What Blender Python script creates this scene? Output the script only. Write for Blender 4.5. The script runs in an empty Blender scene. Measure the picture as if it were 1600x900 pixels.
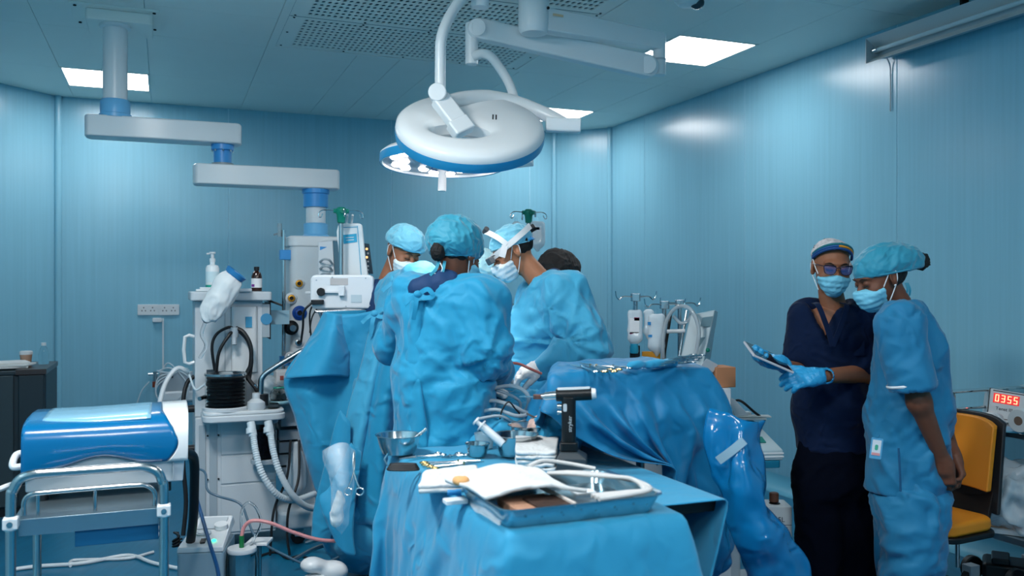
import bpy, math, random
import numpy as np
from mathutils import Vector, Matrix

# ---------------------------------------------------------------- camera, world, exposure
sc = bpy.context.scene
C = sc.collection
F, H = 1368.0, 1.45                 # focal length in pixels of the 1600x900 frame, eye height
cam = bpy.data.cameras.new('camera')
cam.sensor_width = 36.0
cam.lens = F / 1600 * 36
cam.clip_start = 0.05
cam.dof.use_dof = True
cam.dof.focus_distance = 4.2
cam.dof.aperture_fstop = 2.8
camo = bpy.data.objects.new('camera', cam)
camo.location = (0, 0, H)
camo.rotation_euler = (math.pi / 2, 0, 0)
C.objects.link(camo)
sc.camera = camo
world = bpy.data.worlds.new('world')
world.use_nodes = True
world.node_tree.nodes['Background'].inputs[0].default_value = (0.02, 0.05, 0.07, 1)
world.node_tree.nodes['Background'].inputs[1].default_value = 0.3
sc.world = world
sc.view_settings.view_transform = 'Standard'
sc.view_settings.look = 'None'
sc.view_settings.gamma = 1.0
sc.view_settings.use_curve_mapping = False
sc.view_settings.exposure = 0.02
sc.cycles.max_bounces = 7
sc.cycles.diffuse_bounces = 5
sc.cycles.glossy_bounces = 4
sc.cycles.transmission_bounces = 6
sc.cycles.transparent_max_bounces = 12
sc.cycles.caustics_reflective = False
sc.cycles.caustics_refractive = False
sc.cycles.sample_clamp_indirect = 6
PANEL_W = 1.5                      # watts of the ceiling panels at the far walls
NEAR_W = 38.0                       # watts of the near panels, the added fill pair included
PANEL_LIGHT = 17.0                   # ceiling panels
LED_LIGHT = 16.0                    # diodes of the surgical lamps
SPOT_W = 115.0                       # beam of the lit surgical lamp

# ---------------------------------------------------------------- helpers
random.seed(7)
rng = np.random.RandomState(7)
PI = math.pi
YAW = math.radians(21.6)            # the room is turned against the camera
RD = Vector((math.cos(YAW), math.sin(YAW), 0))      # along the back wall
DD = Vector((-math.sin(YAW), math.cos(YAW), 0))     # along the right wall
RZ = Matrix.Rotation(YAW, 4, 'Z')
CEIL = 3.04

def W(px, py, Y):
    return Vector(((px - 800) * Y / F, Y, H - (py - 450) * Y / F))
def onz(px, py, z):
    return W(px, py, (H - z) * F / (py - 450))
def uv(u, v, z=0.0):
    p = RD * u + DD * v
    return Vector((p.x, p.y, z))
def lin(c):
    return tuple((x / 255 / 12.92 if x / 255 <= 0.04045 else ((x / 255 + 0.055) / 1.055) ** 2.4) for x in c)
def T(loc, rz=0.0):
    return Matrix.Translation(Vector(loc)) @ Matrix.Rotation(rz, 4, 'Z')
def frame(o, zdir, xhint=(1, 0, 0)):
    z = Vector(zdir).normalized(); x = Vector(xhint); x = (x - z * x.dot(z)).normalized(); y = z.cross(x)
    m = Matrix((x, y, z)).transposed().to_4x4(); m.translation = Vector(o); return m

MATS = {}
def mat(name, col, rough=0.5, metal=0.0, spec=0.5, emit=0.0, trans=0.0, alpha=1.0, ior=1.45, sheen=0.0, coat=0.0,
        vary=0.0, vscale=8.0, stretch=(1, 1, 1), bump=0.0, bscale=40.0, bdist=0.01, bstretch=(1, 1, 1), crumple=0.0, cscale=14.0, sss=0.0, ecol=None):
    if name in MATS: return MATS[name]
    m = bpy.data.materials.new(name); m.use_nodes = True
    nt = m.node_tree; b = nt.nodes['Principled BSDF']; L = nt.links
    c = lin(col)
    b.inputs['Base Color'].default_value = (*c, 1)
    b.inputs['Roughness'].default_value = rough
    b.inputs['Metallic'].default_value = metal
    b.inputs['Specular IOR Level'].default_value = spec
    b.inputs['IOR'].default_value = ior
    b.inputs['Transmission Weight'].default_value = trans
    b.inputs['Alpha'].default_value = alpha
    b.inputs['Sheen Weight'].default_value = sheen
    b.inputs['Coat Weight'].default_value = coat
    if sss:
        b.inputs['Subsurface Weight'].default_value = sss
        b.inputs['Subsurface Radius'].default_value = (0.01, 0.004, 0.002)
    if emit:
        b.inputs['Emission Color'].default_value = (*(lin(ecol) if ecol else c), 1)
        b.inputs['Emission Strength'].default_value = emit
    tc = None
    def coords(st):
        nonlocal tc
        if tc is None: tc = nt.nodes.new('ShaderNodeTexCoord')
        mp = nt.nodes.new('ShaderNodeMapping'); mp.inputs['Scale'].default_value = st
        L.new(tc.outputs['Object'], mp.inputs['Vector']); return mp.outputs[0]
    if vary:
        n = nt.nodes.new('ShaderNodeTexNoise'); n.inputs['Scale'].default_value = vscale; n.inputs['Detail'].default_value = 4
        L.new(coords(stretch), n.inputs['Vector'])
        r = nt.nodes.new('ShaderNodeMapRange'); r.inputs['From Min'].default_value = 0.25; r.inputs['From Max'].default_value = 0.75
        r.inputs['To Min'].default_value = 1 - vary; r.inputs['To Max'].default_value = 1 + vary
        L.new(n.outputs['Fac'], r.inputs['Value'])
        mx = nt.nodes.new('ShaderNodeMix'); mx.data_type = 'RGBA'; mx.blend_type = 'MULTIPLY'; mx.inputs['Factor'].default_value = 1
        mx.inputs['A'].default_value = (*c, 1)
        L.new(r.outputs[0], mx.inputs['B']); L.new(mx.outputs['Result'], b.inputs['Base Color'])
    hgt = None
    if bump:
        n = nt.nodes.new('ShaderNodeTexNoise'); n.inputs['Scale'].default_value = bscale; n.inputs['Detail'].default_value = 3
        L.new(coords(bstretch), n.inputs['Vector']); hgt = (n.outputs['Fac'], bump)
    if crumple:
        w = nt.nodes.new('ShaderNodeTexNoise'); w.inputs['Scale'].default_value = 5; cc = coords((1, 1, 1)); L.new(cc, w.inputs['Vector'])
        ad = nt.nodes.new('ShaderNodeVectorMath'); ad.operation = 'MULTIPLY_ADD'
        ad.inputs[1].default_value = (0.25, 0.25, 0.25); L.new(w.outputs['Color'], ad.inputs[0]); L.new(cc, ad.inputs[2])
        v = nt.nodes.new('ShaderNodeTexNoise'); v.noise_type = 'RIDGED_MULTIFRACTAL'; v.inputs['Scale'].default_value = cscale * 1.2; v.inputs['Detail'].default_value = 2.5; v.inputs['Roughness'].default_value = .4; v.inputs['Distortion'].default_value = .3
        L.new(ad.outputs[0], v.inputs['Vector'])
        bp = nt.nodes.new('ShaderNodeBump'); bp.inputs['Distance'].default_value = 0.03; bp.inputs['Strength'].default_value = crumple
        L.new(v.outputs['Fac'], bp.inputs['Height'])
        if hgt:
            b2 = nt.nodes.new('ShaderNodeBump'); b2.inputs['Distance'].default_value = bdist; b2.inputs['Strength'].default_value = bump
            L.new(hgt[0], b2.inputs['Height']); L.new(bp.outputs[0], b2.inputs['Normal']); L.new(b2.outputs[0], b.inputs['Normal'])
        else:
            L.new(bp.outputs[0], b.inputs['Normal'])
    elif hgt:
        bp = nt.nodes.new('ShaderNodeBump'); bp.inputs['Distance'].default_value = bdist; bp.inputs['Strength'].default_value = bump
        L.new(hgt[0], bp.inputs['Height']); L.new(bp.outputs[0], b.inputs['Normal'])
    MATS[name] = m
    return m

def catmull(pts, k=6, closed=False):
    P = [Vector(p) for p in pts]
    if k < 2 or len(P) < 3: return P
    out = []; n = len(P)
    for i in range(n if closed else n - 1):
        p0 = P[(i - 1) % n] if closed or i > 0 else P[0] * 2 - P[1]
        p1 = P[i]; p2 = P[(i + 1) % n]
        p3 = P[(i + 2) % n] if closed or i + 2 < n else P[-1] * 2 - P[-2]
        for j in range(k):
            t = j / k
            out.append(0.5 * ((2 * p1) + (p2 - p0) * t + (2 * p0 - 5 * p1 + 4 * p2 - p3) * t * t + (3 * p1 - p0 - 3 * p2 + p3) * t ** 3))
    if not closed: out.append(P[-1])
    return out

class MB:
    """collects shapes for ONE mesh; X is the transform applied to what is added"""
    def __init__(s, X=None):
        s.v = []; s.f = []; s.X = X or Matrix.Identity(4)
    def add(s, V, Fc):
        o = len(s.v)
        s.v += [s.X @ Vector(p) for p in V]
        s.f += [tuple(i + o for i in f) for f in Fc]
        return s
    def box(s, x0, x1, y0, y1, z0, z1):
        V = [(x, y, z) for z in (z0, z1) for y in (y0, y1) for x in (x0, x1)]
        return s.add(V, [(0, 2, 3, 1), (4, 5, 7, 6), (0, 1, 5, 4), (2, 6, 7, 3), (0, 4, 6, 2), (1, 3, 7, 5)])
    def cbox(s, c, d):
        return s.box(c[0] - d[0] / 2, c[0] + d[0] / 2, c[1] - d[1] / 2, c[1] + d[1] / 2, c[2] - d[2] / 2, c[2] + d[2] / 2)
    def prism(s, poly, z0, z1, ax='z'):
        n = len(poly)
        def q(p, z):
            return (p[0], p[1], z) if ax == 'z' else ((p[0], z, p[1]) if ax == 'y' else (z, p[0], p[1]))
        V = [q(p, z0) for p in poly] + [q(p, z1) for p in poly]
        Fc = [tuple(range(n))[::-1], tuple(range(n, 2 * n))] + [(i, (i + 1) % n, n + (i + 1) % n, n + i) for i in range(n)]
        if ax == 'y': Fc = [f[::-1] for f in Fc]
        return s.add(V, Fc)
    def rbox(s, x0, x1, y0, y1, z0, z1, r, ax='z', n=5):
        return s.prism(rrect(x0, x1, y0, y1, r, n), z0, z1, ax)
    def cyl(s, a, b, r0, r1=None, n=16, caps=True):
        r1 = r0 if r1 is None else r1
        a = Vector(a); b = Vector(b); m = frame(a, b - a, (1, 0, 0) if abs((b - a).normalized().x) < 0.9 else (0, 1, 0))
        h = (b - a).length
        V = [m @ Vector((r * math.cos(2 * PI * i / n), r * math.sin(2 * PI * i / n), z)) for r, z in ((r0, 0), (r1, h)) for i in range(n)]
        Fc = [(i, (i + 1) % n, n + (i + 1) % n, n + i) for i in range(n)]
        if caps: Fc += [tuple(range(n))[::-1], tuple(range(n, 2 * n))]
        return s.add(V, Fc)
    def lathe(s, prof, o=(0, 0, 0), z=(0, 0, 1), n=24, sx=1.0, closed=False):
        z = Vector(z); m = frame(o, z, (1, 0, 0) if abs(z.normalized().x) < 0.9 else (0, 1, 0)); V = []; k = len(prof)
        for r, h in prof:
            V += [m @ Vector((sx * r * math.cos(2 * PI * i / n), r * math.sin(2 * PI * i / n), h)) for i in range(n)]
        Fc = [(j * n + i, j * n + (i + 1) % n, (j + 1) * n + (i + 1) % n, (j + 1) * n + i) for j in range(k - 1) for i in range(n)]
        if closed: Fc += [((k - 1) * n + i, (k - 1) * n + (i + 1) % n, (i + 1) % n, i) for i in range(n)]
        else: Fc += [tuple(range(n))[::-1], tuple(range((k - 1) * n, k * n))]
        return s.add(V, Fc)
    def sph(s, c, r, n=16, m=10, R=None):
        r = (r, r, r) if isinstance(r, (int, float)) else r
        V = []; c = Vector(c); R = R or Matrix.Identity(3)
        for j in range(m + 1):
            t = PI * j / m
            rr = max(math.sin(t), 1e-4)
            V += [c + R @ Vector((r[0] * rr * math.cos(2 * PI * i / n), r[1] * rr * math.sin(2 * PI * i / n), -r[2] * math.cos(t))) for i in range(n)]
        return s.add(V, [(j * n + i, j * n + (i + 1) % n, (j + 1) * n + (i + 1) % n, (j + 1) * n + i) for j in range(m) for i in range(n)])
    def tube(s, pts, r, n=8, k=6, closed=False, caps=True):
        P = catmull(pts, k, closed)
        m = len(P); rad = r if isinstance(r, (list, tuple)) else None
        t0 = (P[1] - P[0]).normalized(); up = Vector((0, 0, 1)) if abs(t0.z) < 0.9 else Vector((1, 0, 0))
        x = t0.cross(up).normalized(); V = []
        for i, p in enumerate(P):
            if closed: t = (P[(i + 1) % m] - P[i - 1])
            else: t = P[min(i + 1, m - 1)] - P[max(i - 1, 0)]
            if t.length < 1e-9: t = t0
            t = t.normalized(); x = (x - t * x.dot(t))
            x = x.normalized() if x.length > 1e-6 else t.orthogonal().normalized()
            y = t.cross(x); t0 = t
            if rad:
                q = i / (m - 1) * (len(rad) - 1); a = min(int(q), len(rad) - 2); rr = rad[a] + (rad[a + 1] - rad[a]) * (q - a)
            else: rr = r
            V += [p + x * (rr * math.cos(2 * PI * j / n)) + y * (rr * math.sin(2 * PI * j / n)) for j in range(n)]
        Fc = [(i * n + j, i * n + (j + 1) % n, (i + 1) % m * n + (j + 1) % n, (i + 1) % m * n + j) for i in range(m if closed else m - 1) for j in range(n)]
        if caps and not closed: Fc += [tuple(range(n))[::-1], tuple(range((m - 1) * n, m * n))]
        return s.add(V, Fc)
    def strip(s, pts, w, t, nrm, k=6):
        """flat band following pts; w along nrm-cross, t thickness along nrm"""
        P = catmull(pts, k); V = []; nrm = Vector(nrm)
        for i, p in enumerate(P):
            d = (P[min(i + 1, len(P) - 1)] - P[max(i - 1, 0)]).normalized(); nn = (nrm - d * nrm.dot(d)).normalized(); y = d.cross(nn)
            V += [p + y * w / 2 + nn * t / 2, p - y * w / 2 + nn * t / 2, p - y * w / 2 - nn * t / 2, p + y * w / 2 - nn * t / 2]
        m = len(P)
        Fc = [(i * 4 + j, i * 4 + (j + 1) % 4, i * 4 + 4 + (j + 1) % 4, i * 4 + 4 + j) for i in range(m - 1) for j in range(4)] + [(3, 2, 1, 0), tuple(range(4 * m - 4, 4 * m))]
        return s.add(V, Fc)
    def build(s, name, m, parent=None, bevel=0.0, seg=2, sharp=35, smooth=True, sub=0):
        me = bpy.data.meshes.new(name)
        V = s.v
        if parent is None:
            xs = [p.x for p in V]; ys = [p.y for p in V]; zs = [p.z for p in V]
            org = Vector(((min(xs) + max(xs)) / 2, (min(ys) + max(ys)) / 2, min(zs)))
        else: org = wpos(parent)
        me.from_pydata([tuple(p - org) for p in V], [], s.f)
        return finish(name, me, m, parent, org, bevel, seg, sharp, smooth, sub)

def rrect(x0, x1, y0, y1, r, n=5):
    out = []
    for cx, cy, a in ((x1 - r, y1 - r, 0), (x0 + r, y1 - r, PI / 2), (x0 + r, y0 + r, PI), (x1 - r, y0 + r, 1.5 * PI)):
        out += [(cx + r * math.cos(a + PI / 2 * i / n), cy + r * math.sin(a + PI / 2 * i / n)) for i in range(n + 1)]
    return out
def wpos(o):
    p = Vector((0, 0, 0))
    while o is not None: p = p + o.location; o = o.parent
    return p
def finish(name, me, m, parent, org, bevel=0, seg=2, sharp=35, smooth=True, sub=0):
    o = bpy.data.objects.new(name, me); C.objects.link(o)
    if isinstance(m, (list, tuple)):
        for q in m: me.materials.append(q)
    elif m: me.materials.append(m)
    if parent is None: o.location = org
    else: o.parent = parent
    import bmesh
    if smooth:
        me.shade_smooth()
        if sharp: me.set_sharp_from_angle(angle=math.radians(sharp))
    if bevel:
        b = o.modifiers.new('bevel', 'BEVEL'); b.width = bevel; b.segments = seg; b.limit_method = 'ANGLE'; b.angle_limit = math.radians(35); b.harden_normals = True
    if sub:
        b = o.modifiers.new('sub', 'SUBSURF'); b.levels = sub; b.render_levels = sub
    return o
def tag(o, label, cat, group=None):
    o['label'] = label; o['category'] = cat
    if group: o['group'] = group
    return o
def thing(name, loc, label, cat, group=None):
    o = bpy.data.objects.new(name, None); o.empty_display_size = 0.1
    C.objects.link(o); o.location = Vector(loc)
    return tag(o, label, cat, group)
def struct(o):
    o['kind'] = 'structure'; return o
def dup(o, parent=None, delta=(0, 0, 0)):
    c = o.copy(); C.objects.link(c); c.parent = parent
    if parent is None: c.location = o.location + Vector(delta)
    for ch in list(o.children): dup(ch, c)
    return c
def npmesh(name, V, Q, m, parent=None, smooth=True, sharp=0, sub=0):
    """mesh from numpy arrays; Q is (n,4) or (n,3)"""
    me = bpy.data.meshes.new(name)
    V = np.asarray(V, dtype=np.float32); Q = np.asarray(Q, dtype=np.int32); k = Q.shape[1]
    if parent is None:
        mn, mx = V.min(0), V.max(0); org = Vector(((mn[0] + mx[0]) / 2, (mn[1] + mx[1]) / 2, mn[2]))
    else: org = wpos(parent)
    V = V - np.array(org, dtype=np.float32)
    me.vertices.add(len(V)); me.vertices.foreach_set('co', V.ravel())
    me.loops.add(Q.size); me.loops.foreach_set('vertex_index', Q.ravel())
    me.polygons.add(len(Q)); me.polygons.foreach_set('loop_start', np.arange(0, Q.size, k, dtype=np.int32))
    me.update(calc_edges=True); me.validate()
    return finish(name, me, m, parent, org, smooth=smooth, sharp=sharp, sub=sub)
def text(s, size, M, name, m, parent, ext=0.0008, align='CENTER'):
    cu = bpy.data.curves.new(name, 'FONT'); cu.body = s; cu.size = size; cu.extrude = ext; cu.align_x = align; cu.align_y = 'CENTER'
    tmp = bpy.data.objects.new(name, cu); C.objects.link(tmp)
    dg = bpy.context.evaluated_depsgraph_get(); me = bpy.data.meshes.new_from_object(tmp.evaluated_get(dg))
    bpy.data.objects.remove(tmp); bpy.data.curves.remove(cu)
    org = wpos(parent); me.transform(Matrix.Translation(-org) @ M)
    return finish(name, me, m, parent, org, smooth=False)

# ---------------------------------------------------------------- implicit surfaces (people, bags, soft things)
def A(p): return np.array(tuple(p), dtype=np.float32)
def rc(P, a, b, r1, r2, wide=None, f=1.0):
    a = A(a); b = A(b); ba = b - a
    t = np.clip((P - a) @ ba / max(float(ba @ ba), 1e-9), 0, 1)
    q = P - a - t[:, None] * ba
    if wide is not None:
        w = A(wide); w /= np.linalg.norm(w)
        q = q + (q @ w)[:, None] * w * (1 / f - 1)
    return np.sqrt((q * q).sum(1)) - (r1 + (r2 - r1) * t)
def chain(P, pts, rs, k=0.02, **kw):
    d = None
    for i in range(len(pts) - 1):
        e = rc(P, pts[i], pts[i + 1], rs[i], rs[i + 1], **kw)
        d = e if d is None else smin(d, e, k)
    return d
def ell(P, c, r, R=None):
    q = P - A(c)
    if R is not None: q = q @ np.array(R, dtype=np.float32)
    r = A(r); k0 = np.sqrt(((q / r) ** 2).sum(1)); k1 = np.sqrt(((q / (r * r)) ** 2).sum(1)) + 1e-6
    return k0 * (k0 - 1) / k1
def rbx(P, c, h, r, R=None):
    q = P - A(c)
    if R is not None: q = q @ np.array(R, dtype=np.float32)
    q = np.abs(q) - A(h) + r
    return np.sqrt((np.maximum(q, 0) ** 2).sum(1)) + np.minimum(q.max(1), 0) - r
def smin(a, b, k):
    h = np.maximum(k - np.abs(a - b), 0) / k
    return np.minimum(a, b) - h * h * k * 0.25
def smax(a, b, k): return -smin(-a, -b, k)
def vnoise(P, seed=0):
    P = np.asarray(P, dtype=np.float64); i = np.floor(P).astype(np.int64); f = P - i; f = f * f * (3 - 2 * f); out = 0
    def hsh(x, y, z):
        h = (x * 374761393 + y * 668265263 + z * 2147483647 + seed * 974711) & 0xffffffff
        h = ((h ^ (h >> 13)) * 1274126177) & 0xffffffff
        return ((h ^ (h >> 16)) & 0xffff) / 65535.0
    for dx in (0, 1):
        wx = f[:, 0] if dx else 1 - f[:, 0]
        for dy in (0, 1):
            wy = f[:, 1] if dy else 1 - f[:, 1]
            for dz in (0, 1):
                wz = f[:, 2] if dz else 1 - f[:, 2]
                out = out + wx * wy * wz * hsh(i[:, 0] + dx, i[:, 1] + dy, i[:, 2] + dz)
    return out
def ridge(P, seed=0):
    return (1 - np.abs(2 * vnoise(P, seed) - 1) * 1.6).clip(-0.6, 1)
def folds(V, amp=0.012, s=(9, 9, 3.5), seed=0, warp=0.25):
    """cloth folds: long ridges with a few sharp creases"""
    V = np.asarray(V, dtype=np.float64)
    w = np.stack([vnoise(V * 4 + 11, seed + 5), vnoise(V * 4 + 37, seed + 6), vnoise(V * 4 + 71, seed + 7)], 1) - 0.5
    Q = V + w * warp
    S = np.array(s, dtype=np.float64)
    return amp * (1.15 * np.maximum(ridge(Q * S, seed), -.35) + .35 * ridge(Q * S * np.array([1.6, 1.6, .6]) + 3, seed + 9) + 0.45 * ridge((Q @ np.array([[0.7, 0.5, 0.5], [-0.6, 0.8, 0.1], [-0.4, -0.3, 0.86]])) * S * 1.9, seed + 1) + 0.2 * ridge(Q * 24, seed + 2) - 0.5)
def radial(V, c, amp, fall, n=2.4, seed=0):
    """tension creases spreading from a bent joint or a knot"""
    q = np.asarray(V, dtype=np.float64) - np.array(tuple(c)); d = np.sqrt((q * q).sum(1)) + 1e-6; a = np.arctan2(q[:, 2], q[:, 0])
    return amp * ridge(np.stack([a * n + 7, d * 4, q[:, 1] * 3], 1), seed) * np.exp(-(d / fall) ** 1.5) * np.clip(d / .04, 0, 1)
def nets(fn, lo, hi, h):
    lo = A(lo); hi = A(hi); n = np.ceil((hi - lo) / h).astype(int) + 1
    ax = [lo[i] + h * np.arange(n[i], dtype=np.float32) for i in range(3)]
    G = np.stack(np.meshgrid(*ax, indexing='ij'), -1).reshape(-1, 3)
    D = np.empty(len(G), dtype=np.float32)
    for i in range(0, len(G), 400000): D[i:i + 400000] = fn(G[i:i + 400000])
    D = D.reshape(n); S = D < 0
    nc = n - 1
    cs = np.zeros(nc, dtype=np.int8)
    for dx in (0, 1):
        for dy in (0, 1):
            for dz in (0, 1):
                cs += S[dx:nc[0] + dx, dy:nc[1] + dy, dz:nc[2] + dz]
    idx = np.argwhere((cs > 0) & (cs < 8))
    acc = np.zeros((len(idx), 3)); cnt = np.zeros(len(idx))
    cor = [(x, y, z) for x in (0, 1) for y in (0, 1) for z in (0, 1)]
    for a in cor:
        for e in range(3):
            if a[e]: continue
            b = list(a); b[e] = 1
            da = D[idx[:, 0] + a[0], idx[:, 1] + a[1], idx[:, 2] + a[2]]; db = D[idx[:, 0] + b[0], idx[:, 1] + b[1], idx[:, 2] + b[2]]
            c = (da < 0) != (db < 0); t = np.where(c, da / np.where(c, da - db, 1), 0)
            p = np.array(a, dtype=float)[None].repeat(len(idx), 0); p[:, e] += t
            acc += p * c[:, None]; cnt += c
    V = lo + h * (idx + acc / np.maximum(cnt, 1)[:, None])
    vid = -np.ones(nc, dtype=np.int64); vid[idx[:, 0], idx[:, 1], idx[:, 2]] = np.arange(len(idx))
    Q = []
    for e in range(3):
        o1, o2 = [(1, 2), (2, 0), (0, 1)][e]
        s0 = [slice(0, None)] * 3; s1 = [slice(0, None)] * 3; s0[e] = slice(0, -1); s1[e] = slice(1, None)
        ch = S[tuple(s0)] != S[tuple(s1)]
        ed = np.argwhere(ch)
        ok = (ed[:, o1] > 0) & (ed[:, o2] > 0) & (ed[:, o1] < nc[o1]) & (ed[:, o2] < nc[o2]); ed = ed[ok]
        def g(a, b):
            q = ed.copy(); q[:, o1] -= a; q[:, o2] -= b; return vid[q[:, 0], q[:, 1], q[:, 2]]
        q = np.stack([g(1, 1), g(0, 1), g(0, 0), g(1, 0)], 1)
        fl = ~S[ed[:, 0], ed[:, 1], ed[:, 2]]
        q[fl] = q[fl][:, ::-1]; Q.append(q)
    return V, np.concatenate(Q)
def vnormals(V, Q):
    N = np.zeros_like(V); fn = np.cross(V[Q[:, 2]] - V[Q[:, 0]], V[Q[:, 3]] - V[Q[:, 1]])
    for i in range(4): np.add.at(N, Q[:, i], fn)
    return N / np.maximum(np.linalg.norm(N, axis=1), 1e-9)[:, None]
def soft(name, fn, lo, hi, h, m, parent=None, disp=None, smoothit=0):
    V, Q = nets(fn, lo, hi, h)
    for _ in range(smoothit):
        S = np.zeros_like(V); c = np.zeros(len(V))
        for i in range(4):
            for j in (1, 3):
                np.add.at(S, Q[:, i], V[Q[:, (i + j) % 4]]); np.add.at(c, Q[:, i], 1)
        V = 0.5 * V + 0.5 * S / np.maximum(c, 1)[:, None]
    if disp is not None:
        N = vnormals(V, Q); V = V + N * np.asarray(disp(V, N))[:, None]
    return npmesh(name, V, Q, m, parent)
def toloc(M):
    """returns a function that takes world points to the local frame M"""
    Mi = np.array(M.inverted(), dtype=np.float32)
    return lambda P: P @ Mi[:3, :3].T + Mi[:3, 3]

# ---------------------------------------------------------------- cloth: small position based solver for drapes
def drape(name, nx, ny, org, du, dv, collide, m, parent=None, pins=None, steps=90, iters=8, thick=0.003, noise=0.004, seed=1, bend=0.15, settle=0.985, sub=1, grav=9.8, post=None):
    """sheet of nx*ny points from org along du, dv (whole edge vectors) falling on collide(P)->P"""
    r = np.random.RandomState(seed)
    u, v = np.meshgrid(np.linspace(0, 1, nx), np.linspace(0, 1, ny), indexing='ij')
    P = (np.array(org)[None, None] + u[..., None] * np.array(du) + v[..., None] * np.array(dv)).astype(np.float64)
    P0 = P.copy(); P += r.randn(nx, ny, 3) * noise
    Lu = np.linalg.norm(du) / (nx - 1); Lv = np.linalg.norm(dv) / (ny - 1); Ld = math.hypot(Lu, Lv)
    cons = []
    def pr(a, b, L, k): cons.append((a, b, L, k))
    S = slice
    for o in (0, 1):
        pr((S(o, nx - 1, 2), S(None)), (S(o + 1, nx, 2), S(None)), Lu, 1.0)
        pr((S(None), S(o, ny - 1, 2)), (S(None), S(o + 1, ny, 2)), Lv, 1.0)
        pr((S(o, nx - 1, 2), S(0, ny - 1)), (S(o + 1, nx, 2), S(1, ny)), Ld, 0.5)
        pr((S(o, nx - 1, 2), S(1, ny)), (S(o + 1, nx, 2), S(0, ny - 1)), Ld, 0.5)
    for o in range(4):
        pr((S(o, nx - 2, 4), S(None)), (S(o + 2, nx, 4), S(None)), 2 * Lu, bend)
        pr((S(None), S(o, ny - 2, 4)), (S(None), S(o + 2, ny, 4)), 2 * Lv, bend)
    cons = [(a, b, L, k, min(P[a].shape[0], P[b].shape[0]), min(P[a].shape[1], P[b].shape[1])) for a, b, L, k in cons]
    Vv = np.zeros_like(P); dt = 1 / 45
    for st in range(steps):
        old = P.copy(); Vv[..., 2] -= grav * dt; Vv *= settle; P = P + Vv * dt
        for it in range(iters):
            for a, b, L, k, ma, mb in cons:
                pa = P[a][:ma, :mb]; pb = P[b][:ma, :mb]
                d = pb - pa; l = np.sqrt((d * d).sum(-1, keepdims=True)) + 1e-9
                c = d * ((l - L) / l * 0.5 * k)
                pa += c; pb -= c
            if pins is not None:
                for ij, t in pins: P[ij] = t
            P = collide(P.reshape(-1, 3)).reshape(P.shape)
        Vv = (P - old) / dt
        sp = np.linalg.norm(Vv, axis=-1, keepdims=True); Vv *= np.minimum(1, 2.5 / np.maximum(sp, 1e-6))
    if post is not None: P = post(P)
    i, j = np.meshgrid(np.arange(nx - 1), np.arange(ny - 1), indexing='ij'); i = i.ravel(); j = j.ravel()
    Q = np.stack([i * ny + j, (i + 1) * ny + j, (i + 1) * ny + j + 1, i * ny + j + 1], 1)
    o = npmesh(name, P.reshape(-1, 3), Q, m, parent)
    if sub: q = o.modifiers.new('sub', 'SUBSURF'); q.levels = sub; q.render_levels = sub
    q = o.modifiers.new('thick', 'SOLIDIFY'); q.thickness = thick; q.offset = -1
    return o
def boxpush(P, M, h, r=0.008, fr=0.0):
    """push points out of a box frame M half sizes h"""
    Mi = np.array(M.inverted()); q = P @ Mi[:3, :3].T + Mi[:3, 3]
    h = np.array(h) + r; d = h - np.abs(q); ins = (d > 0).all(1)
    if ins.any():
        qi = q[ins]; a = d[ins].argmin(1); k = np.arange(len(qi)); qi[k, a] = np.sign(qi[k, a]) * h[a]; q[ins] = qi
        Mm = np.array(M); P[ins] = qi @ Mm[:3, :3].T + Mm[:3, 3]
    return P
def sheet(name, rows, m, parent=None, thick=0.003, sub=1, k=4, disp=None):
    """lofted cloth: rows of points (equal length), smoothed both ways"""
    R = [catmull(r, k) for r in rows]; cols = list(zip(*R)); Cn = [catmull(list(c), k) for c in cols]
    V = np.array([[tuple(p) for p in c] for c in Cn], dtype=np.float64); nx, ny = V.shape[:2]
    i, j = np.meshgrid(np.arange(nx - 1), np.arange(ny - 1), indexing='ij'); i = i.ravel(); j = j.ravel()
    Q = np.stack([i * ny + j, i * ny + j + 1, (i + 1) * ny + j + 1, (i + 1) * ny + j], 1); V = V.reshape(-1, 3)
    if disp is not None: V = V + vnormals(V, Q) * np.asarray(disp(V))[:, None]
    o = npmesh(name, V, Q, m, parent)
    if sub: q = o.modifiers.new('sub', 'SUBSURF'); q.levels = sub; q.render_levels = sub
    if thick: q = o.modifiers.new('thick', 'SOLIDIFY'); q.thickness = thick; q.offset = 0
    return o
# ---------------------------------------------------------------- materials of the room
M_wall = mat('wall_vinyl', (130, 184, 203), rough=0.24, spec=0.55, vary=0.05, vscale=16, stretch=(3, 3, 0.06), bump=0.05, bscale=9, bdist=0.006, bstretch=(1, 1, 0.5))
M_ceil = mat('ceiling_paint', (236, 231, 224), rough=0.45, spec=0.4, vary=0.02, vscale=2)
M_floor = mat('floor_vinyl', (14, 102, 136), rough=0.3, spec=0.5, vary=0.14, vscale=6, stretch=(6, 0.7, 1))
M_cove = mat('coving', (96, 168, 192), rough=0.35)
M_white = mat('white_enamel', (214, 218, 220), rough=0.3, spec=0.5)
M_grey = mat('light_grey_enamel', (176, 186, 192), rough=0.4)
M_panel = mat('lamp_diffuser', (255, 255, 255), emit=PANEL_LIGHT, ecol=(252, 253, 255))
M_dark = mat('void', (8, 14, 18), rough=0.8)
M_seam = mat('seam', (170, 212, 226), rough=0.4)
M_steel = mat('stainless_steel', (190, 194, 196), rough=0.22, metal=1.0)
M_chrome = mat('chrome', (215, 215, 215), rough=0.1, metal=1.0)

U0, U1, V0, V1 = -1.35, 4.10, -1.9, 8.13
CH = 0.42
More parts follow.
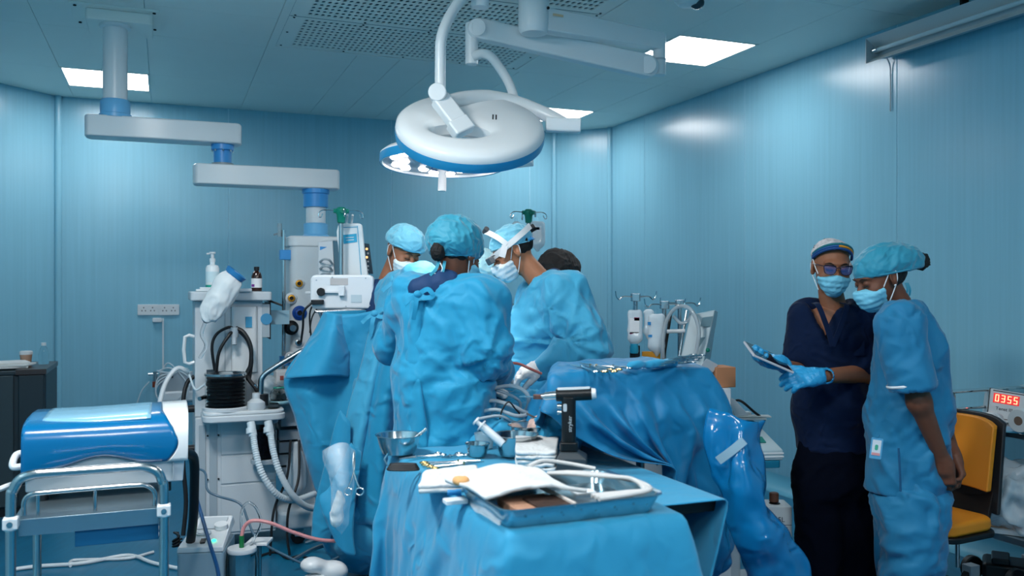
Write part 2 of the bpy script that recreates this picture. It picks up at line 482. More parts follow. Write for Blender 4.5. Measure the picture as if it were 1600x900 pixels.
# floor
mb = MB()
mb.add([uv(U0 - .1, V0 - .1, -0.05), uv(U1 + .1, V0 - .1, -0.05), uv(U1 + .1, V1 + .1, -0.05), uv(U0 - .1, V1 + .1, -0.05),
        uv(U0 - .1, V0 - .1), uv(U1 + .1, V0 - .1), uv(U1 + .1, V1 + .1), uv(U0 - .1, V1 + .1)],
       [(3, 2, 1, 0), (4, 5, 6, 7), (0, 1, 5, 4), (1, 2, 6, 5), (2, 3, 7, 6), (3, 0, 4, 7)])
fl = struct(mb.build('floor', M_floor, smooth=False)); fl['label'] = 'blue vinyl operating room floor'; fl['category'] = 'floor'

def wall(name, a, b, seams, label):
    """wall from a to b (uv pairs, room on the left-hand side); panels with recessed joints as parts"""
    a = uv(*a); b = uv(*b); L = (b - a).length; d = (b - a).normalized(); nrm = Vector((-d.y, d.x, 0))      # outward
    X = Matrix((d, nrm, Vector((0, 0, 1)))).transposed().to_4x4(); X.translation = a
    mb = MB(X); mb.box(-.03, L + .03, 0.006, 0.06, 0, CEIL)
    w = struct(mb.build(name, M_seam, smooth=False)); w['label'] = label; w['category'] = 'wall'
    cuts = [0] + list(seams) + [L]
    for i in range(len(cuts) - 1):
        p = MB(X); p.box(cuts[i] + (0.003 if i else 0), cuts[i + 1] - (0.003 if i < len(cuts) - 2 else 0), 0.003, 0.007, 0.0, CEIL)
        p.build('wall_panel', M_wall, w, bevel=0.0015)
    return w, X, L
def along(a, b, pxs):
    """distances along the wall a-b at which the camera sees the given pixel columns"""
    a = uv(*a); b = uv(*b); d = (b - a).normalized(); out = []
    for px in pxs:
        k = (px - 800) / F; t = (k * a.y - a.x) / (d.x - k * d.y); out.append(t)
    return out
pa, pb = (U0 + CH + .1, V1), (U1 - CH, V1)
WB = wall('wall_back', pa, pb, along(pa, pb, [357, 612, 828]), 'blue panelled back wall behind the surgeons')
pc = (U1, V1 - CH)
WC = wall('wall_corner_right', pb, pc, [], 'narrow slanted corner panel between back and right walls')
pd = (U1, V0)
WR = wall('wall_right', pc, pd, along(pc, pd, [1007, 1163, 1401]), 'blue panelled right wall with blurred lamp reflections')
pe = (U0, V0)
WF = wall('wall_front', pd, pe, [1.2, 2.4, 3.6], 'blue panelled wall behind the photographer')
pf = (U0, V1 - CH - .1)
WL = wall('wall_left', pe, pf, [1.2, 2.4, 3.6, 4.8, 6.0, 7.2, 8.4], 'blue panelled left wall')
WK = wall('wall_corner_left', pf, pa, [], 'narrow slanted corner panel between left and back walls')
# rounded coving strips in the wall corners and along the floor
for nm, p in (('trim_1', pa), ('trim_2', pb), ('trim_3', pc), ('trim_4', pf)):
    q = uv(*p); c = uv((U0 + U1) / 2, (V0 + V1) / 2); q = q + (c - q).normalized() * 0.012
    o = MB().cyl((q.x, q.y, 0), (q.x, q.y, CEIL), 0.028, n=20).build(nm, M_wall); struct(o); o['label'] = 'rounded vertical corner strip of the blue wall'; o['category'] = 'trim'
def skirt(name, a, b, z0, z1, prof, label, m):
    a = uv(*a); b = uv(*b); L = (b - a).length; d = (b - a).normalized(); nrm = Vector((-d.y, d.x, 0)) * 1
    V = []; k = len(prof)
    for t in (-.0, L):
        V += [a + d * t + Vector((d.y, -d.x, 0)) * o + Vector((0, 0, z)) for o, z in prof]
    mb = MB(); mb.add(V, [(i, (i + 1) % k, k + (i + 1) % k, k + i) for i in range(k)] + [tuple(range(k))[::-1], tuple(range(k, 2 * k))])
    o = struct(mb.build(name, m)); o['label'] = label; o['category'] = 'baseboard'
cove = [(0, 0)] + [(0.10 - 0.10 * math.sin(t) + .004, 0.11 - 0.11 * math.cos(t) + .002) for t in [i * PI / 2 / 8 for i in range(9)]]
skirt('baseboard_back', pa, pb, 0, 0, cove, 'rounded floor coving along the back wall', M_cove)
skirt('baseboard_right', pc, pd, 0, 0, cove, 'rounded floor coving along the right wall', M_cove)
skirt('baseboard_corner', pb, pc, 0, 0, cove, 'rounded floor coving across the far corner', M_cove)
skirt('baseboard_left', pe, pf, 0, 0, cove, 'rounded floor coving along the left wall', M_cove)
# ceiling of flat panels
cl = MB(); cl.X = RZ; cl.box(U0 - .1, U1 + .1, V0 - .1, V1 + .1, CEIL + 0.012, CEIL + 0.08)
ce = struct(cl.build('ceiling', M_seam, smooth=False)); ce['label'] = 'pale blue panelled ceiling with recessed lamps'; ce['category'] = 'ceiling'
LU, LV = (-0.41, 3.30), (7.35, 5.02, 2.69, 0.36)
DU0, DU1, DV0, DV1 = 0.62, 2.42, 2.9, 5.95
holes = [(u - .3, u + .3, v - .3, v + .3) for u in LU for v in LV if (u, v) not in ((LU[0], LV[1]), (LU[1], LV[2]), (LU[1], LV[3]))] + [(1.22, 1.82, .6, 1.2), (1.22, 1.82, -1.3, -.7)] + [(DU0, DU1, DV0, DV1)]
ucut = sorted(set([U0 - .1, U1 + .1, .62, 1.52, 2.42] + [c for h in holes for c in h[:2]]))
vcut = sorted(set([V0 - .1, V1 + .1, 0.9, 1.9, 3.9] + [c for h in holes for c in h[2:]]))
vb = sorted([V0 - .1, -0.7, 0.66, 1.9, DV0, 3.9, 4.72, DV1, 6.65, 7.4, V1 + .1])
def free(u, v): return not any(h[0] < u < h[1] and h[2] < v < h[3] for h in holes)
for i in range(len(ucut) - 1):
    vs = sorted(set([v for v in vcut]))
    j = 0
    while j < len(vs) - 1:
        um = (ucut[i] + ucut[i + 1]) / 2
        if not free(um, (vs[j] + vs[j + 1]) / 2): j += 1; continue
        k = j
        while k + 1 < len(vs) - 1 and free(um, (vs[k + 1] + vs[k + 2]) / 2) and vs[k + 2] - vs[j] < 1.6: k += 1
        p = MB(RZ); p.box(ucut[i] + .0015, ucut[i + 1] - .0015, vs[j] + .0015, vs[k + 1] - .0015, CEIL, CEIL + .013)
        p.build('ceiling_panel', M_ceil, ce, bevel=0.001)
        j = k + 1
# recessed square lamps
place = {(0, 0): 'square white ceiling lamp behind the pendant column at far left', (1, 1): 'large square white ceiling lamp beside the lamp arm joint',
         (1, 0): 'square white ceiling lamp partly hidden behind the upper surgical light'}
for i, j, u, v in [(i, j, LU[i], LV[j]) for i in (0, 1) for j in range(4) if (i, j) not in ((0, 1), (1, 2), (1, 3))] + [(2, 2, 1.52, .9), (2, 3, 1.52, -1.0)]:  # the middle pair are unseen lamps added as fill from the camera side
    if 1:
        lab = place.get((i, j), [['', '', 'square ceiling lamp above the trolley, out of the frame', 'square ceiling lamp behind the photographer on the left'], [''] * 4, ['', '', 'added square fill lamp straight above the photographer', 'added square fill lamp over the wall behind the photographer']][i][j])
        r = thing('ceiling_light', uv(u, v, CEIL - .004), lab, 'ceiling lamp', 'recessed ceiling lamps')
        f = MB(RZ)
        for a, b, c, d in ((-.3, .3, -.3, -.285), (-.3, .3, .285, .3), (-.3, -.285, -.285, .285), (.285, .3, -.285, .285)):
            f.box(u + a, u + b, v + c, v + d, CEIL - .004, CEIL + .012)
        f.build('frame', M_ceil, r)
        d = MB(RZ); d.box(u - .285, u + .285, v - .285, v + .285, CEIL + .002, CEIL + .010); d.build('diffuser', M_panel, r, smooth=False)
        al = bpy.data.lights.new('panel_light', 'AREA'); al.shape = 'SQUARE'; al.size = .56; al.energy = PANEL_W if v > 4 else NEAR_W * {(0, 2): 1.7, (0, 3): .6, (2, 2): .5, (2, 3): .5}[(i, j)]; al.spread = math.radians(180); al.color = (1, .975, .94)
        ao = bpy.data.objects.new('panel_light', al); C.objects.link(ao); ao.parent = r; ao.rotation_euler = (0, 0, YAW); ao.location = (0, 0, .002)
# perforated air supply field
r = thing('air_diffuser', uv((DU0 + DU1) / 2, (DV0 + DV1) / 2, CEIL - .006), 'perforated metal air supply grille in the ceiling above the surgical lights', 'air vent')
MB(RZ).box(DU0, DU1, DV0, DV1, CEIL + .010, CEIL + .012).build('plenum', mat('plenum_grey', (46, 80, 96), rough=.7), r, smooth=False)
f = MB(RZ)
for a, b, c, d in ((DU0, DU1, DV1 - .05, DV1), (DU0, DU0 + .05, DV0, DV1 - .05), (DU1 - .05, DU1, DV0, DV1 - .05)):
    f.box(a, b, c, d, CEIL - .006, CEIL + .010)
f.build('frame', M_ceil, r, bevel=.002)
def perf(u0, u1, v0, v1):
    """steel sheet with rows of rounded holes, a plain border round them"""
    bd = .085; pu, pv = .036, .060; nx = int((u1 - u0 - 2 * bd) / pu); ny = int((v1 - v0 - .07) / pv)
    ou = (u0 + u1 - nx * pu) / 2; ov = (v0 + v1 - ny * pv) / 2; V = []; Q = []
    z = CEIL - .002; R = RZ.to_3x3()
    ring = []
    for k in range(8):
        a = PI / 4 * k; m_ = max(abs(math.cos(a)), abs(math.sin(a))); ring.append((math.cos(a) / m_ * .5, math.sin(a) / m_ * .5))
    for i in range(nx):
        for j in range(ny):
            cx = ou + (i + .5) * pu; cy = ov + (j + .5) * pv; o = len(V); sh = .25 * pv * (1 if i % 2 else -1) * 0
            V += [(cx + x * pu, cy + y * pv, z) for x, y in ring]
            for dz in (0, .006): V += [(cx + .0125 * math.cos(PI / 4 * k), cy + .022 * math.sin(PI / 4 * k), z + dz) for k in range(8)]
            for k in range(8):
                l = (k + 1) % 8
                Q += [(o + k, o + 8 + k, o + 8 + l, o + l), (o + 8 + k, o + 16 + k, o + 16 + l, o + 8 + l)]
    p = 1
    e = [(u0, u1, v0, ov), (u0, u1, ov + ny * pv, v1), (u0, ou, ov, ov + ny * pv), (ou + nx * pu, u1, ov, ov + ny * pv)]
    for a, b, c, d in e:
        o = len(V); V += [(a, c, z), (a, d, z), (b, d, z), (b, c, z)]; Q.append((o, o + 1, o + 2, o + 3))
    V = np.array(V) @ np.array(R).T
    npmesh('perforated_panel', V, np.array(Q), M_ceil, r, smooth=False)
    for uu, ww in [(x, y) for x in np.linspace(u0 + .03, u1 - .03, 5) for y in (v0 + .02, v1 - .02)] + [(x, (v0 + v1) / 2) for x in (u0 + .03, u1 - .03)]:
        MB(RZ).cyl((uu, ww, z - .003), (uu, ww, z), .007, n=8).build('screw', M_dark, r)
vv = DV1 - .05
for k in range(6):
    v0 = max(vv - .68, DV0); 
    if v0 < vv - .2: perf(DU0 + .052, DU1 - .052, v0 + .004, vv - .004)
    vv = v0
# little dome camera on the ceiling
r = thing('ceiling_dome_camera', onz(1075, -4, CEIL), 'small white dome camera on the ceiling at the top edge', 'camera')
c = onz(1075, -4, CEIL)
MB().lathe([(.001, -.05), (.05, -.045), (.075, -.02), (.08, 0)], (c.x, c.y, CEIL), n=24).build('housing', M_white, r)
MB().sph((c.x + .05, c.y, CEIL - .03), (.04, .04, .035)).build('lens_dome', mat('smoky_dome', (40, 60, 70), rough=.1), r)
# ultraviolet tube lamp on the right wall
a = uv(U1 - .02, 0, 0)
t0 = along(pc, pd, [1390])[0]
d0 = (uv(*pd) - uv(*pc)).normalized(); base = uv(*pc) + d0 * t0
X = Matrix((d0, Vector((-d0.y, d0.x, 0)) * -1, Vector((0, 0, 1)))).transposed().to_4x4(); X.translation = base   # x along the wall, -y into room? 
inn = Vector((-d0.y, d0.x, 0)); inn = inn if inn.dot(uv(0, 3) - base) > 0 else -inn
X = Matrix((d0, inn, Vector((0, 0, 1)))).transposed().to_4x4(); X.translation = base
zt = H + (450 - 58) * (base.y - .1) / F * 1.0
zb = H + (450 - 97) * (base.y - .1) / F
r = thing('wall_lamp', (base.x, base.y, zb), 'long grey metal tube lamp fixed high on the right wall', 'wall lamp')
L = 1.55
m_refl = mat('dull_reflector', (206, 208, 208), rough=.4)
b = MB(X); zc = (zt + zb) / 2; hh = (zt - zb) / 2
b.prism([(0.02, zc - .03), (0.02, zc + .03), (.10, zc + .03), (.10, zc - .03)], 0.0, L, 'x'); b.build('housing', M_grey, r, bevel=.004)
b = MB(X); b.prism([(.10, zc + .03), (.18, zc + hh), (.184, zc + hh), (.106, zc + .026)], 0, L, 'x'); b.build('upper_reflector', m_refl, r)
b = MB(X); b.prism([(.10, zc - .03), (.106, zc - .026), (.184, zc - hh), (.18, zc - hh)], 0, L, 'x'); b.build('lower_reflector', m_refl, r)
b = MB(X); b.prism([(.02, zc - .03), (.10, zc - .03), (.184, zc - hh), (.184, zc + hh), (.10, zc + .03), (.02, zc + .03)], -.004, .0, 'x'); b.build('end_plate', M_grey, r)
b = MB(X); b.cyl((.05, .14, zc), (L - .05, .14, zc), .013, n=14); b.build('tube', mat('lamp_glass', (190, 205, 210), rough=.12, spec=.7), r)
b = MB(X); b.cyl((.012, .14, zc), (.05, .14, zc), .020, n=14).cyl((.0, .14, zc), (.014, .14, zc), .012, n=12); b.build('end_socket', M_chrome, r)
b = MB(X); b.box(.55, .565, -.0, .05, zc + .02, zc + .16); b.build('bracket', M_dark, r)
b = MB(X); b.tube([(.01, .03, zc - .03), (.012, .006, zc - .1), (.012, .006, zc - .35)], .004, n=6); b.build('cable', M_grey, r)
# ---------------------------------------------------------------- ceiling pendant
M_blue = mat('pendant_blue', (58, 142, 205), rough=.35)
M_lblue = mat('pendant_light_blue', (110, 178, 220), rough=.35)
def px_on(px, py, pt, n):
    """point where the camera ray of a pixel meets the plane pt, n"""
    d = Vector(((px - 800) / F, 1, -(py - 450) / F)); o = Vector((0, 0, H)); n = Vector(n)
    return o + d * ((Vector(pt) - o).dot(n) / d.dot(n))
P0 = Vector((-2.293, 5.06, 0)); J1 = P0 + RD * .59; P2 = J1 + RD * .555
r = thing('ceiling_pendant', (P2.x, P2.y, .72), 'white ceiling pendant with two jointed arms carrying a gas outlet column', 'pendant')
X0 = T(P0, YAW)
MB(X0).rbox(-.23, .24, -.15, .25, CEIL - .012, CEIL, .01).build('ceiling_plate', M_ceil, r, bevel=.002)
MB(X0).rbox(-.15, .20, -.10, .22, CEIL - .075, CEIL - .012, .02).build('mount_box', M_ceil, r, bevel=.006)
for x in (-.2, .21):
    for y in (-.12, .22): MB(X0).cyl((x, y, CEIL - .018), (x, y, CEIL - .01), .009, n=8).build('bolt', M_dark, r)
MB(X0).lathe([(.0666, 2.52), (.0666, CEIL - .095), (.085, CEIL - .09), (.085, CEIL - .07)], n=32).build('column', M_white, r)
MB(X0).lathe([(.088, 2.43), (.088, 2.45), (.081, 2.455), (.081, 2.525), (.074, 2.535)], n=32).build('collar', M_lblue, r)
def arm(X, a, b, z0, z1, w):
    n = 8; pts = []
    for s_, x in ((1, b - w * .35), (-1, a + w * .35)):
        for i in range(n + 1):
            t = -PI / 2 + PI * i / n; t = t if s_ > 0 else t + PI
            pts.append((x + w * .35 * math.cos(t), w * math.sin(t) * .98))
    m = MB(X); m.prism([(p[0], max(-w, min(w, p[1] * 1.0))) for p in pts], z0, z1); return m
arm(X0, -.16, .70, 2.312, 2.435, .085).build('upper_arm', M_white, r, bevel=.012, seg=3)
X1 = T(J1, YAW)
m = MB(X1).lathe([(.052, 2.19), (.052, 2.275), (.066, 2.28), (.066, 2.312)], n=28); m.build('joint', M_blue, r)
MB(X1).lathe([(.064, 2.187), (.064, 2.2), (.05, 2.204)], n=28).build('joint_ring', mat('clear_ring', (190, 205, 210), rough=.15, trans=.5), r)
for k in range(8):
    a = 2 * PI * k / 8; MB(X1).cyl((.061 * math.cos(a), .061 * math.sin(a), 2.268), (.061 * math.cos(a), .061 * math.sin(a), 2.282), .005, n=6).build('bolt', M_chrome, r)
arm(X1, -.17, .70, 2.065, 2.187, .085).build('lower_arm', M_white, r, bevel=.012, seg=3)
X2 = T(P2, YAW)
MB(X2).lathe([(.076, 1.955), (.076, 2.035), (.084, 2.04), (.084, 2.066)], n=28).build('upper_collar', M_blue, r)
MB(X2).cyl((0, 0, 1.84), (0, 0, 1.96), .06, n=28).build('drop_tube', M_white, r)
MB(X2).lathe([(.085, 1.765), (.085, 1.775), (.074, 1.785), (.074, 1.85), (.062, 1.856)], n=28).build('lower_collar', M_lblue, r)
MB(X2).rbox(-.185, .225, -.18, .18, 1.70, 1.765, .05).build('column_cap', M_white, r, bevel=.012, seg=3)
MB(X2).rbox(-.175, .215, -.17, .17, .72, 1.70, .045).build('gas_column', mat('pendant_body', (205, 212, 216), rough=.35), r)
MB(X2).box(.03, .036, -.172, -.168, .74, 1.68).build('panel_joint', M_grey, r)
MB(X2).cyl((-.21, -.12, .74), (-.21, -.12, 1.80), .012, n=12).build('side_rail', M_chrome, r)
for z in (1.62, .98):
    MB(X2).box(-.235, -.17, -.145, -.095, z, z + .06).build('rail_clamp', M_blue, r, bevel=.004)
MB(X2).cyl((-.235, -.12, 1.76), (-.235, -.12, 1.84), .013, n=10).cyl((-.21, -.12, 1.79), (-.27, -.12, 1.77), .006, n=8).build('rail_knob', mat('clear_plastic', (205, 220, 225), rough=.1, trans=.7), r)
ff = P2 - DD * .172; nf = -DD
fr = lambda p: frame(p, nf, RD)
M_gold = mat('outlet_gold', (206, 146, 40), rough=.3, metal=.4); M_navy = mat('outlet_blue', (20, 70, 150), rough=.35); M_blk = mat('black_plastic', (14, 16, 20), rough=.4)
for (x, y, rr, m_) in ((467, 443, .034, M_gold), (455, 466, .034, M_gold), (468, 489, .044, M_navy), (455, 512, .044, M_blk), (466, 535, .032, M_white), (453, 558, .032, M_white)):
    p = px_on(x, y, ff, nf); f = fr(p)
    o = MB(f).lathe([(rr, 0), (rr, .004), (rr * .72, .012), (rr * .66, .014), (rr * .66, .004), (.001, .003)], n=24).build('gas_outlet', M_white if m_ is M_gold else m_, r)
    MB(f).lathe([(rr * .62, .003), (rr * .62, .018), (rr * .36, .02), (rr * .36, .004)], n=20).build('outlet_ring', m_ if m_ is not M_white else M_steel, o)
    MB(f).cyl((0, 0, .003), (0, 0, .008), rr * .36, n=16).build('socket', M_blk, o)
    if y == 512:
        MB(f).cyl((0, 0, .005), (0, 0, .07), .014, n=14).cyl((0, 0, .06), (0, 0, .085), .019, n=14).build('plug', M_steel, o)
# ---------------------------------------------------------------- surgical lights
M_lamp = mat('lamp_white', (226, 229, 230), rough=.28, spec=.5)
M_rim = mat('lamp_rim_blue', (40, 140, 190), rough=.25)
M_led = mat('diode', (255, 245, 238), emit=LED_LIGHT, ecol=(255, 246, 240))
hub = W(834, 50, 4.5)
r = thing('surgical_light', (hub.x, hub.y, 2.0), 'upper round white surgical light seen from its back above the team', 'surgical light')
MB().lathe([(.03, 2.75), (.065, 2.756), (.078, 2.775), (.08, 2.80), (.08, 2.93), (.07, 2.935), (.07, CEIL)], (hub.x, hub.y, 0), n=32).build('hub', M_lamp, r)
MB().sph((hub.x + .072, hub.y - .045, 2.875), (.008, .008, .008), 8, 6).build('hub_screw', M_dark, r)
j0 = W(750, -18, 4.3)
MB().tube([(hub.x, hub.y, 2.97), ((hub.x + j0.x) / 2, (hub.y + j0.y) / 2, 2.97), (j0.x, j0.y, 2.97)], .05, n=14, k=3).build('swing_arm', M_lamp, r)
MB().lathe([(.040, W(750, 12, 4.3).z), (.044, W(750, 9, 4.3).z), (.044, 3.0)], (j0.x, j0.y, 0), n=24).build('joint', M_lamp, r)
MB().tube([(j0.x, j0.y, 2.98), W(738, -22, 4.25), W(722, -4, 4.2), W(703, 25, 4.15), W(690, 58, 4.1), W(688, 95, 4.1), W(688, 150, 4.1)], .0255, n=16, k=8).build('drop_tube', M_lamp, r)
C1 = W(735, 197, 4.1); n1 = Vector((.07, -.585, .807)).normalized()
X1L = frame(C1, n1, (1, 0, .0))
def ringbody(X, R, h, prof, off, ri, n=72, zf=1.0):
    """prof: list of (outer scale 0..1 -> lerp between inner and outer circle, z)"""
    V = []; k = len(prof)
    for s_, z in prof:
        for i in range(n):
            a = 2 * PI * i / n
            po = Vector((R * math.cos(a), R * math.sin(a), 0)); pi_ = Vector((off[0] + ri[0] * math.cos(a), off[1] + ri[1] * math.sin(a), 0))
            p = pi_.lerp(po, s_); V.append((p.x, p.y, z))
    m = MB(X); m.add(V, [(j * n + i, j * n + (i + 1) % n, (j + 1) % k * n + (i + 1) % n, (j + 1) % k * n + i) for j in range(k) for i in range(n)])
    return m
OFF, RI = (-.045, -.10), (.14, .075)
ringbody(X1L, .35, 0, [(0, -.035), (0.0, .015), (.05, .026), (.2, .032), (.6, .032), (.88, .026), (.97, .01), (1.0, -.015), (.98, -.035)], OFF, RI).build('lamp_body', M_lamp, r, sharp=50)
ringbody(X1L, .352, 0, [(.93, -.06), (.95, -.036), (.995, -.015), (1.0, -.02), (1.0, -.045), (.985, -.06)], OFF, RI).build('rim', M_rim, r, sharp=50)
ringbody(X1L, .345, 0, [(0.02, -.05), (.95, -.058), (.95, -.036), (0.02, -.036)], OFF, RI).build('lens_plate', mat('lens_plate', (190, 200, 205), rough=.2), r)
for k in range(12):
    a = 2 * PI * k / 12 + .2
    p = Vector((.27 * math.cos(a), .27 * math.sin(a), -.058)); MB(X1L).cyl(p, (p.x, p.y, -.062), .03, n=14).build('diode', M_led, r)
MB(X1L).cyl((-.19, .2, .030), (-.19, .2, .035), .006, n=10).build('marker', mat('red_dot', (160, 40, 40)), r)
for x in (.10, .115): MB(X1L).box(x, x + .006, .02, .07, .031, .034).build('marking', M_dark, r)
kn = W(684, 146, 4.02)
MB().cyl(kn + Vector((0, -.035, 0)), kn + Vector((0, .07, 0)), .042, n=28).build('pivot_knob', M_lamp, r, bevel=.006)
q0 = W(690, 158, 4.03); q1 = W(722, 200, 4.0)
zz = (q1 - q0); Xb = frame(q0, zz, (1, .3, 0))
MB(Xb).box(-.045, .045, -.03, .03, -.02, zz.length * .8).build('bracket', M_lamp, r, bevel=.012)
MB(Xb).box(-.055, .05, -.035, .03, zz.length * .72, zz.length + .03).build('bracket_foot', M_lamp, r, bevel=.01)
MB().tube([W(700, 158, 4.12), W(725, 154, 4.22), W(765, 154, 4.32), W(810, 163, 4.36), W(855, 180, 4.33), W(890, 196, 4.26)], [.03, .036, .042, .040, .036, .026], n=16).build('yoke', M_lamp, r)
q0 = W(853, 195, 4.2); q1 = W(907, 197, 4.2); Xb = frame(q0, q1 - q0, (0, 1, 0))
MB(Xb).rbox(-.03, .03, -.034, .034, 0, (q1 - q0).length, .012).build('pivot_block', M_lamp, r, bevel=.004)
# lower lamp
r2 = thing('surgical_light', W(692, 249, 4.35), 'lower round surgical light with glowing diodes and a hanging handle', 'surgical light')
a0 = Vector((hub.x + .05, hub.y, 2.83)); a1 = W(1030, 66, 4.9)
dv = (a1 - a0); Xb = frame(a0, dv, (0, 0, 1)); Lh = dv.length
m = MB(Xb)
m.add([(-.065, -.04, 0), (.055, -.04, 0), (.055, .04, 0), (-.065, .04, 0), (-.045, -.035, Lh), (.05, -.035, Lh), (.05, .035, Lh), (-.045, .035, Lh)], [(3, 2, 1, 0), (4, 5, 6, 7), (0, 1, 5, 4), (1, 2, 6, 5), (2, 3, 7, 6), (3, 0, 4, 7)])
m.build('extension_arm', M_lamp, r2, bevel=.008)
Xt = frame(px_on(872, 24, a0 + Vector((0, -.045, 0)), (-.4, .9, 0)), Vector((.45, -.9, 0)), dv)
MB(Xt).box(-.03, .03, -.006, .006, 0, .002).build('label_strip', mat('label_orange', (214, 186, 150), rough=.5), r2)
e0 = W(1030, 52, 4.9); e1 = W(1030, 118, 4.9)
MB().cyl(e0, e1, .036, n=24).build('elbow', M_lamp, r2, bevel=.004)
MB().cyl(W(1030, 92, 4.9), W(1030, 95, 4.9), .038, n=24).build('elbow_ring', M_grey, r2)
s0 = W(1010, 104, 4.84); s1 = W(746, 46, 4.5); dv = s1 - s0; Xb = frame(s0, dv, (0, 0, 1))
m = MB(Xb); n = 10; Lh = dv.length; pts = [(-.06 * math.cos(PI * i / n - PI / 2 + 0) * 1, .0) for i in range(1)]
prof = [(.058 * math.cos(PI + PI * i / n), -.058 * math.sin(PI * i / n)) for i in range(n + 1)]
prof = [(.062 * math.sin(-PI / 2 + PI * i / n), -.062 * math.cos(-PI / 2 + PI * i / n)) for i in range(n + 1)] + [(.052 * math.sin(PI / 2 - PI * i / n), Lh + .052 * math.cos(PI / 2 - PI * i / n)) for i in range(n + 1)]
V = [(p[0], -.035, p[1]) for p in prof] + [(p[0], .035, p[1]) for p in prof]; k = len(prof)
m.add(V, [tuple(range(k)), tuple(range(k, 2 * k))[::-1]] + [(i, k + i, k + (i + 1) % k, (i + 1) % k) for i in range(k)]); m.build('spring_arm', M_lamp, r2, bevel=.01, seg=3)
MB().cyl(s0 + Vector((0, -.045, 0)), s0 + Vector((0, .04, 0)), .05, n=24).build('spring_joint', M_lamp, r2, bevel=.004)
MB().cyl(s1 + Vector((0, -.045, 0)), s1 + Vector((0, .04, 0)), .045, n=24).build('end_joint', M_lamp, r2, bevel=.004)
MB().cyl(W(737, 36, 4.52), W(737, 101, 4.52), .033, n=22).build('drop_joint', M_lamp, r2, bevel=.004)
MB().tube([W(738, 90, 4.5), W(752, 84, 4.5), W(766, 88, 4.5), W(782, 108, 4.5), W(797, 134, 4.48), W(806, 165, 4.45), W(812, 200, 4.42), W(806, 236, 4.38), W(780, 244, 4.36)], .024, n=14).build('drop_tube', M_lamp, r2)
C2 = W(692, 248, 4.35); n2 = Vector((.02, .075, .997)).normalized(); X2L = frame(C2, n2, (1, 0, 0))
ringbody(X2L, .31, 0, [(0, -.015), (0, .015), (.1, .03), (.9, .03), (1, .012), (1, -.02), (.985, -.034), (.95, -.034), (.94, -.02)], (0, 0), (.085, .085)).build('lamp_body', M_lamp, r2, sharp=50)
ringbody(X2L, .312, 0, [(.985, -.036), (1.0, -.03), (1.0, .005), (.99, .005)], (0, 0), (.085, .085)).build('rim', M_rim, r2, sharp=50)
ringbody(X2L, .295, 0, [(0, -.02), (1, -.022), (1, -.016), (0, -.014)], (0, 0), (.08, .08)).build('lens_plate', mat('lens_plate2', (150, 165, 180), rough=.25), r2)
MB(X2L).lathe([(.07, -.05), (.085, -.045), (.09, -.015), (.09, .02), (.07, .025)], n=32).build('centre_hub', M_grey, r2)
MB(X2L).lathe([(.055, -.054), (.06, -.048), (.05, -.048)], n=28, closed=True).build('hub_ring', M_navy, r2)
MB(X2L).lathe([(.001, -.165), (.020, -.163), (.021, -.155), (.019, -.07), (.026, -.055), (.026, -.045)], n=20).build('handle', mat('handle_white', (228, 226, 226), rough=.35), r2)
for k in range(18):
    a = 2 * PI * k / 18 + .1; rr = .245 if k % 3 else .19
    p = (rr * math.cos(a), rr * math.sin(a)); MB(X2L).lathe([(.001, -.031), (.02, -.030), (.027, -.022)], (p[0], p[1], 0), n=14).build('diode', M_led, r2)
Xb = frame(W(814, 247, 4.3), (-.2, -1, .25), (1, -.25, .1))
MB(Xb).box(-.058, .058, -.04, .04, -.03, .03).build('control_box', M_lamp, r2, bevel=.006)
MB(Xb).box(-.048, .018, -.03, .028, .030, .033).build('control_screen', mat('grey_screen', (120, 140, 150), rough=.2), r2)
sl = bpy.data.lights.new('lamp_beam', 'SPOT'); sl.energy = SPOT_W; sl.spot_size = math.radians(62); sl.spot_blend = .5; sl.shadow_soft_size = .25; sl.color = (1, .97, .94)
so = bpy.data.objects.new('lamp_beam', sl); C.objects.link(so); so.parent = r2
so.matrix_local = Matrix.Translation(X2L @ Vector((0, 0, -.06)) - wpos(r2)) @ Vector((.16, -.12, -1)).to_track_quat('-Z', 'Y').to_matrix().to_4x4()
# ---------------------------------------------------------------- anaesthesia machine (local: x along back wall, y away, z up)
M_mach = mat('machine_white', (196, 203, 208), rough=.4)
M_mach2 = mat('machine_grey', (160, 172, 180), rough=.45)
M_clear = mat('clear_acrylic', (244, 250, 252), rough=.02, trans=1.0, ior=1.12)
M_hose = mat('white_hose', (200, 212, 218), rough=.35)
M_blk = mat('black_plastic', (14, 16, 20), rough=.4)
M_rub = mat('black_rubber', (18, 20, 24), rough=.5)
O = Vector((-1.719, 4.75, 0)); XA = T(O, YAW)
r = thing('anaesthesia_machine', (O.x + .3, O.y + .3, 0), 'tall white anaesthesia machine with black bellows and corrugated hoses', 'anaesthesia machine')
B = lambda: MB(XA)
B().box(0, .43, .03, .50, .08, .74).build('cabinet', M_mach, r, bevel=.008)
for i, (z0, z1) in enumerate(((.10, .36), (.37, .52), (.53, .72))):
    d = B().box(.135, .425, .022, .03, z0, z1).build('drawer', M_mach, r, bevel=.003)
B().box(.02, .055, .02, .03, .1, .70).box(.075, .115, .024, .032, .1, .70).build('rail_track', M_mach2, r, bevel=.002)
for z in (.16, .40, .64):
    for x in (.065, .122): B().cyl((x, .018, z), (x, .03, z), .005, n=8).build('screw', M_blk, r)
B().box(0, .36, .06, .50, .74, 1.38).build('upper_cabinet', M_mach, r, bevel=.006)
B().box(.155, .16, .056, .062, .76, 1.37).build('panel_joint', M_mach2, r)
B().rbox(.19, .33, .04, .07, .98, 1.345, .02, ).build('door_panel', mat('machine_light', (210, 215, 218), rough=.35), r, bevel=.006)
B().box(.265, .30, .034, .042, 1.23, 1.29).build('window', mat('gauge_blue', (70, 150, 190), rough=.2), r)
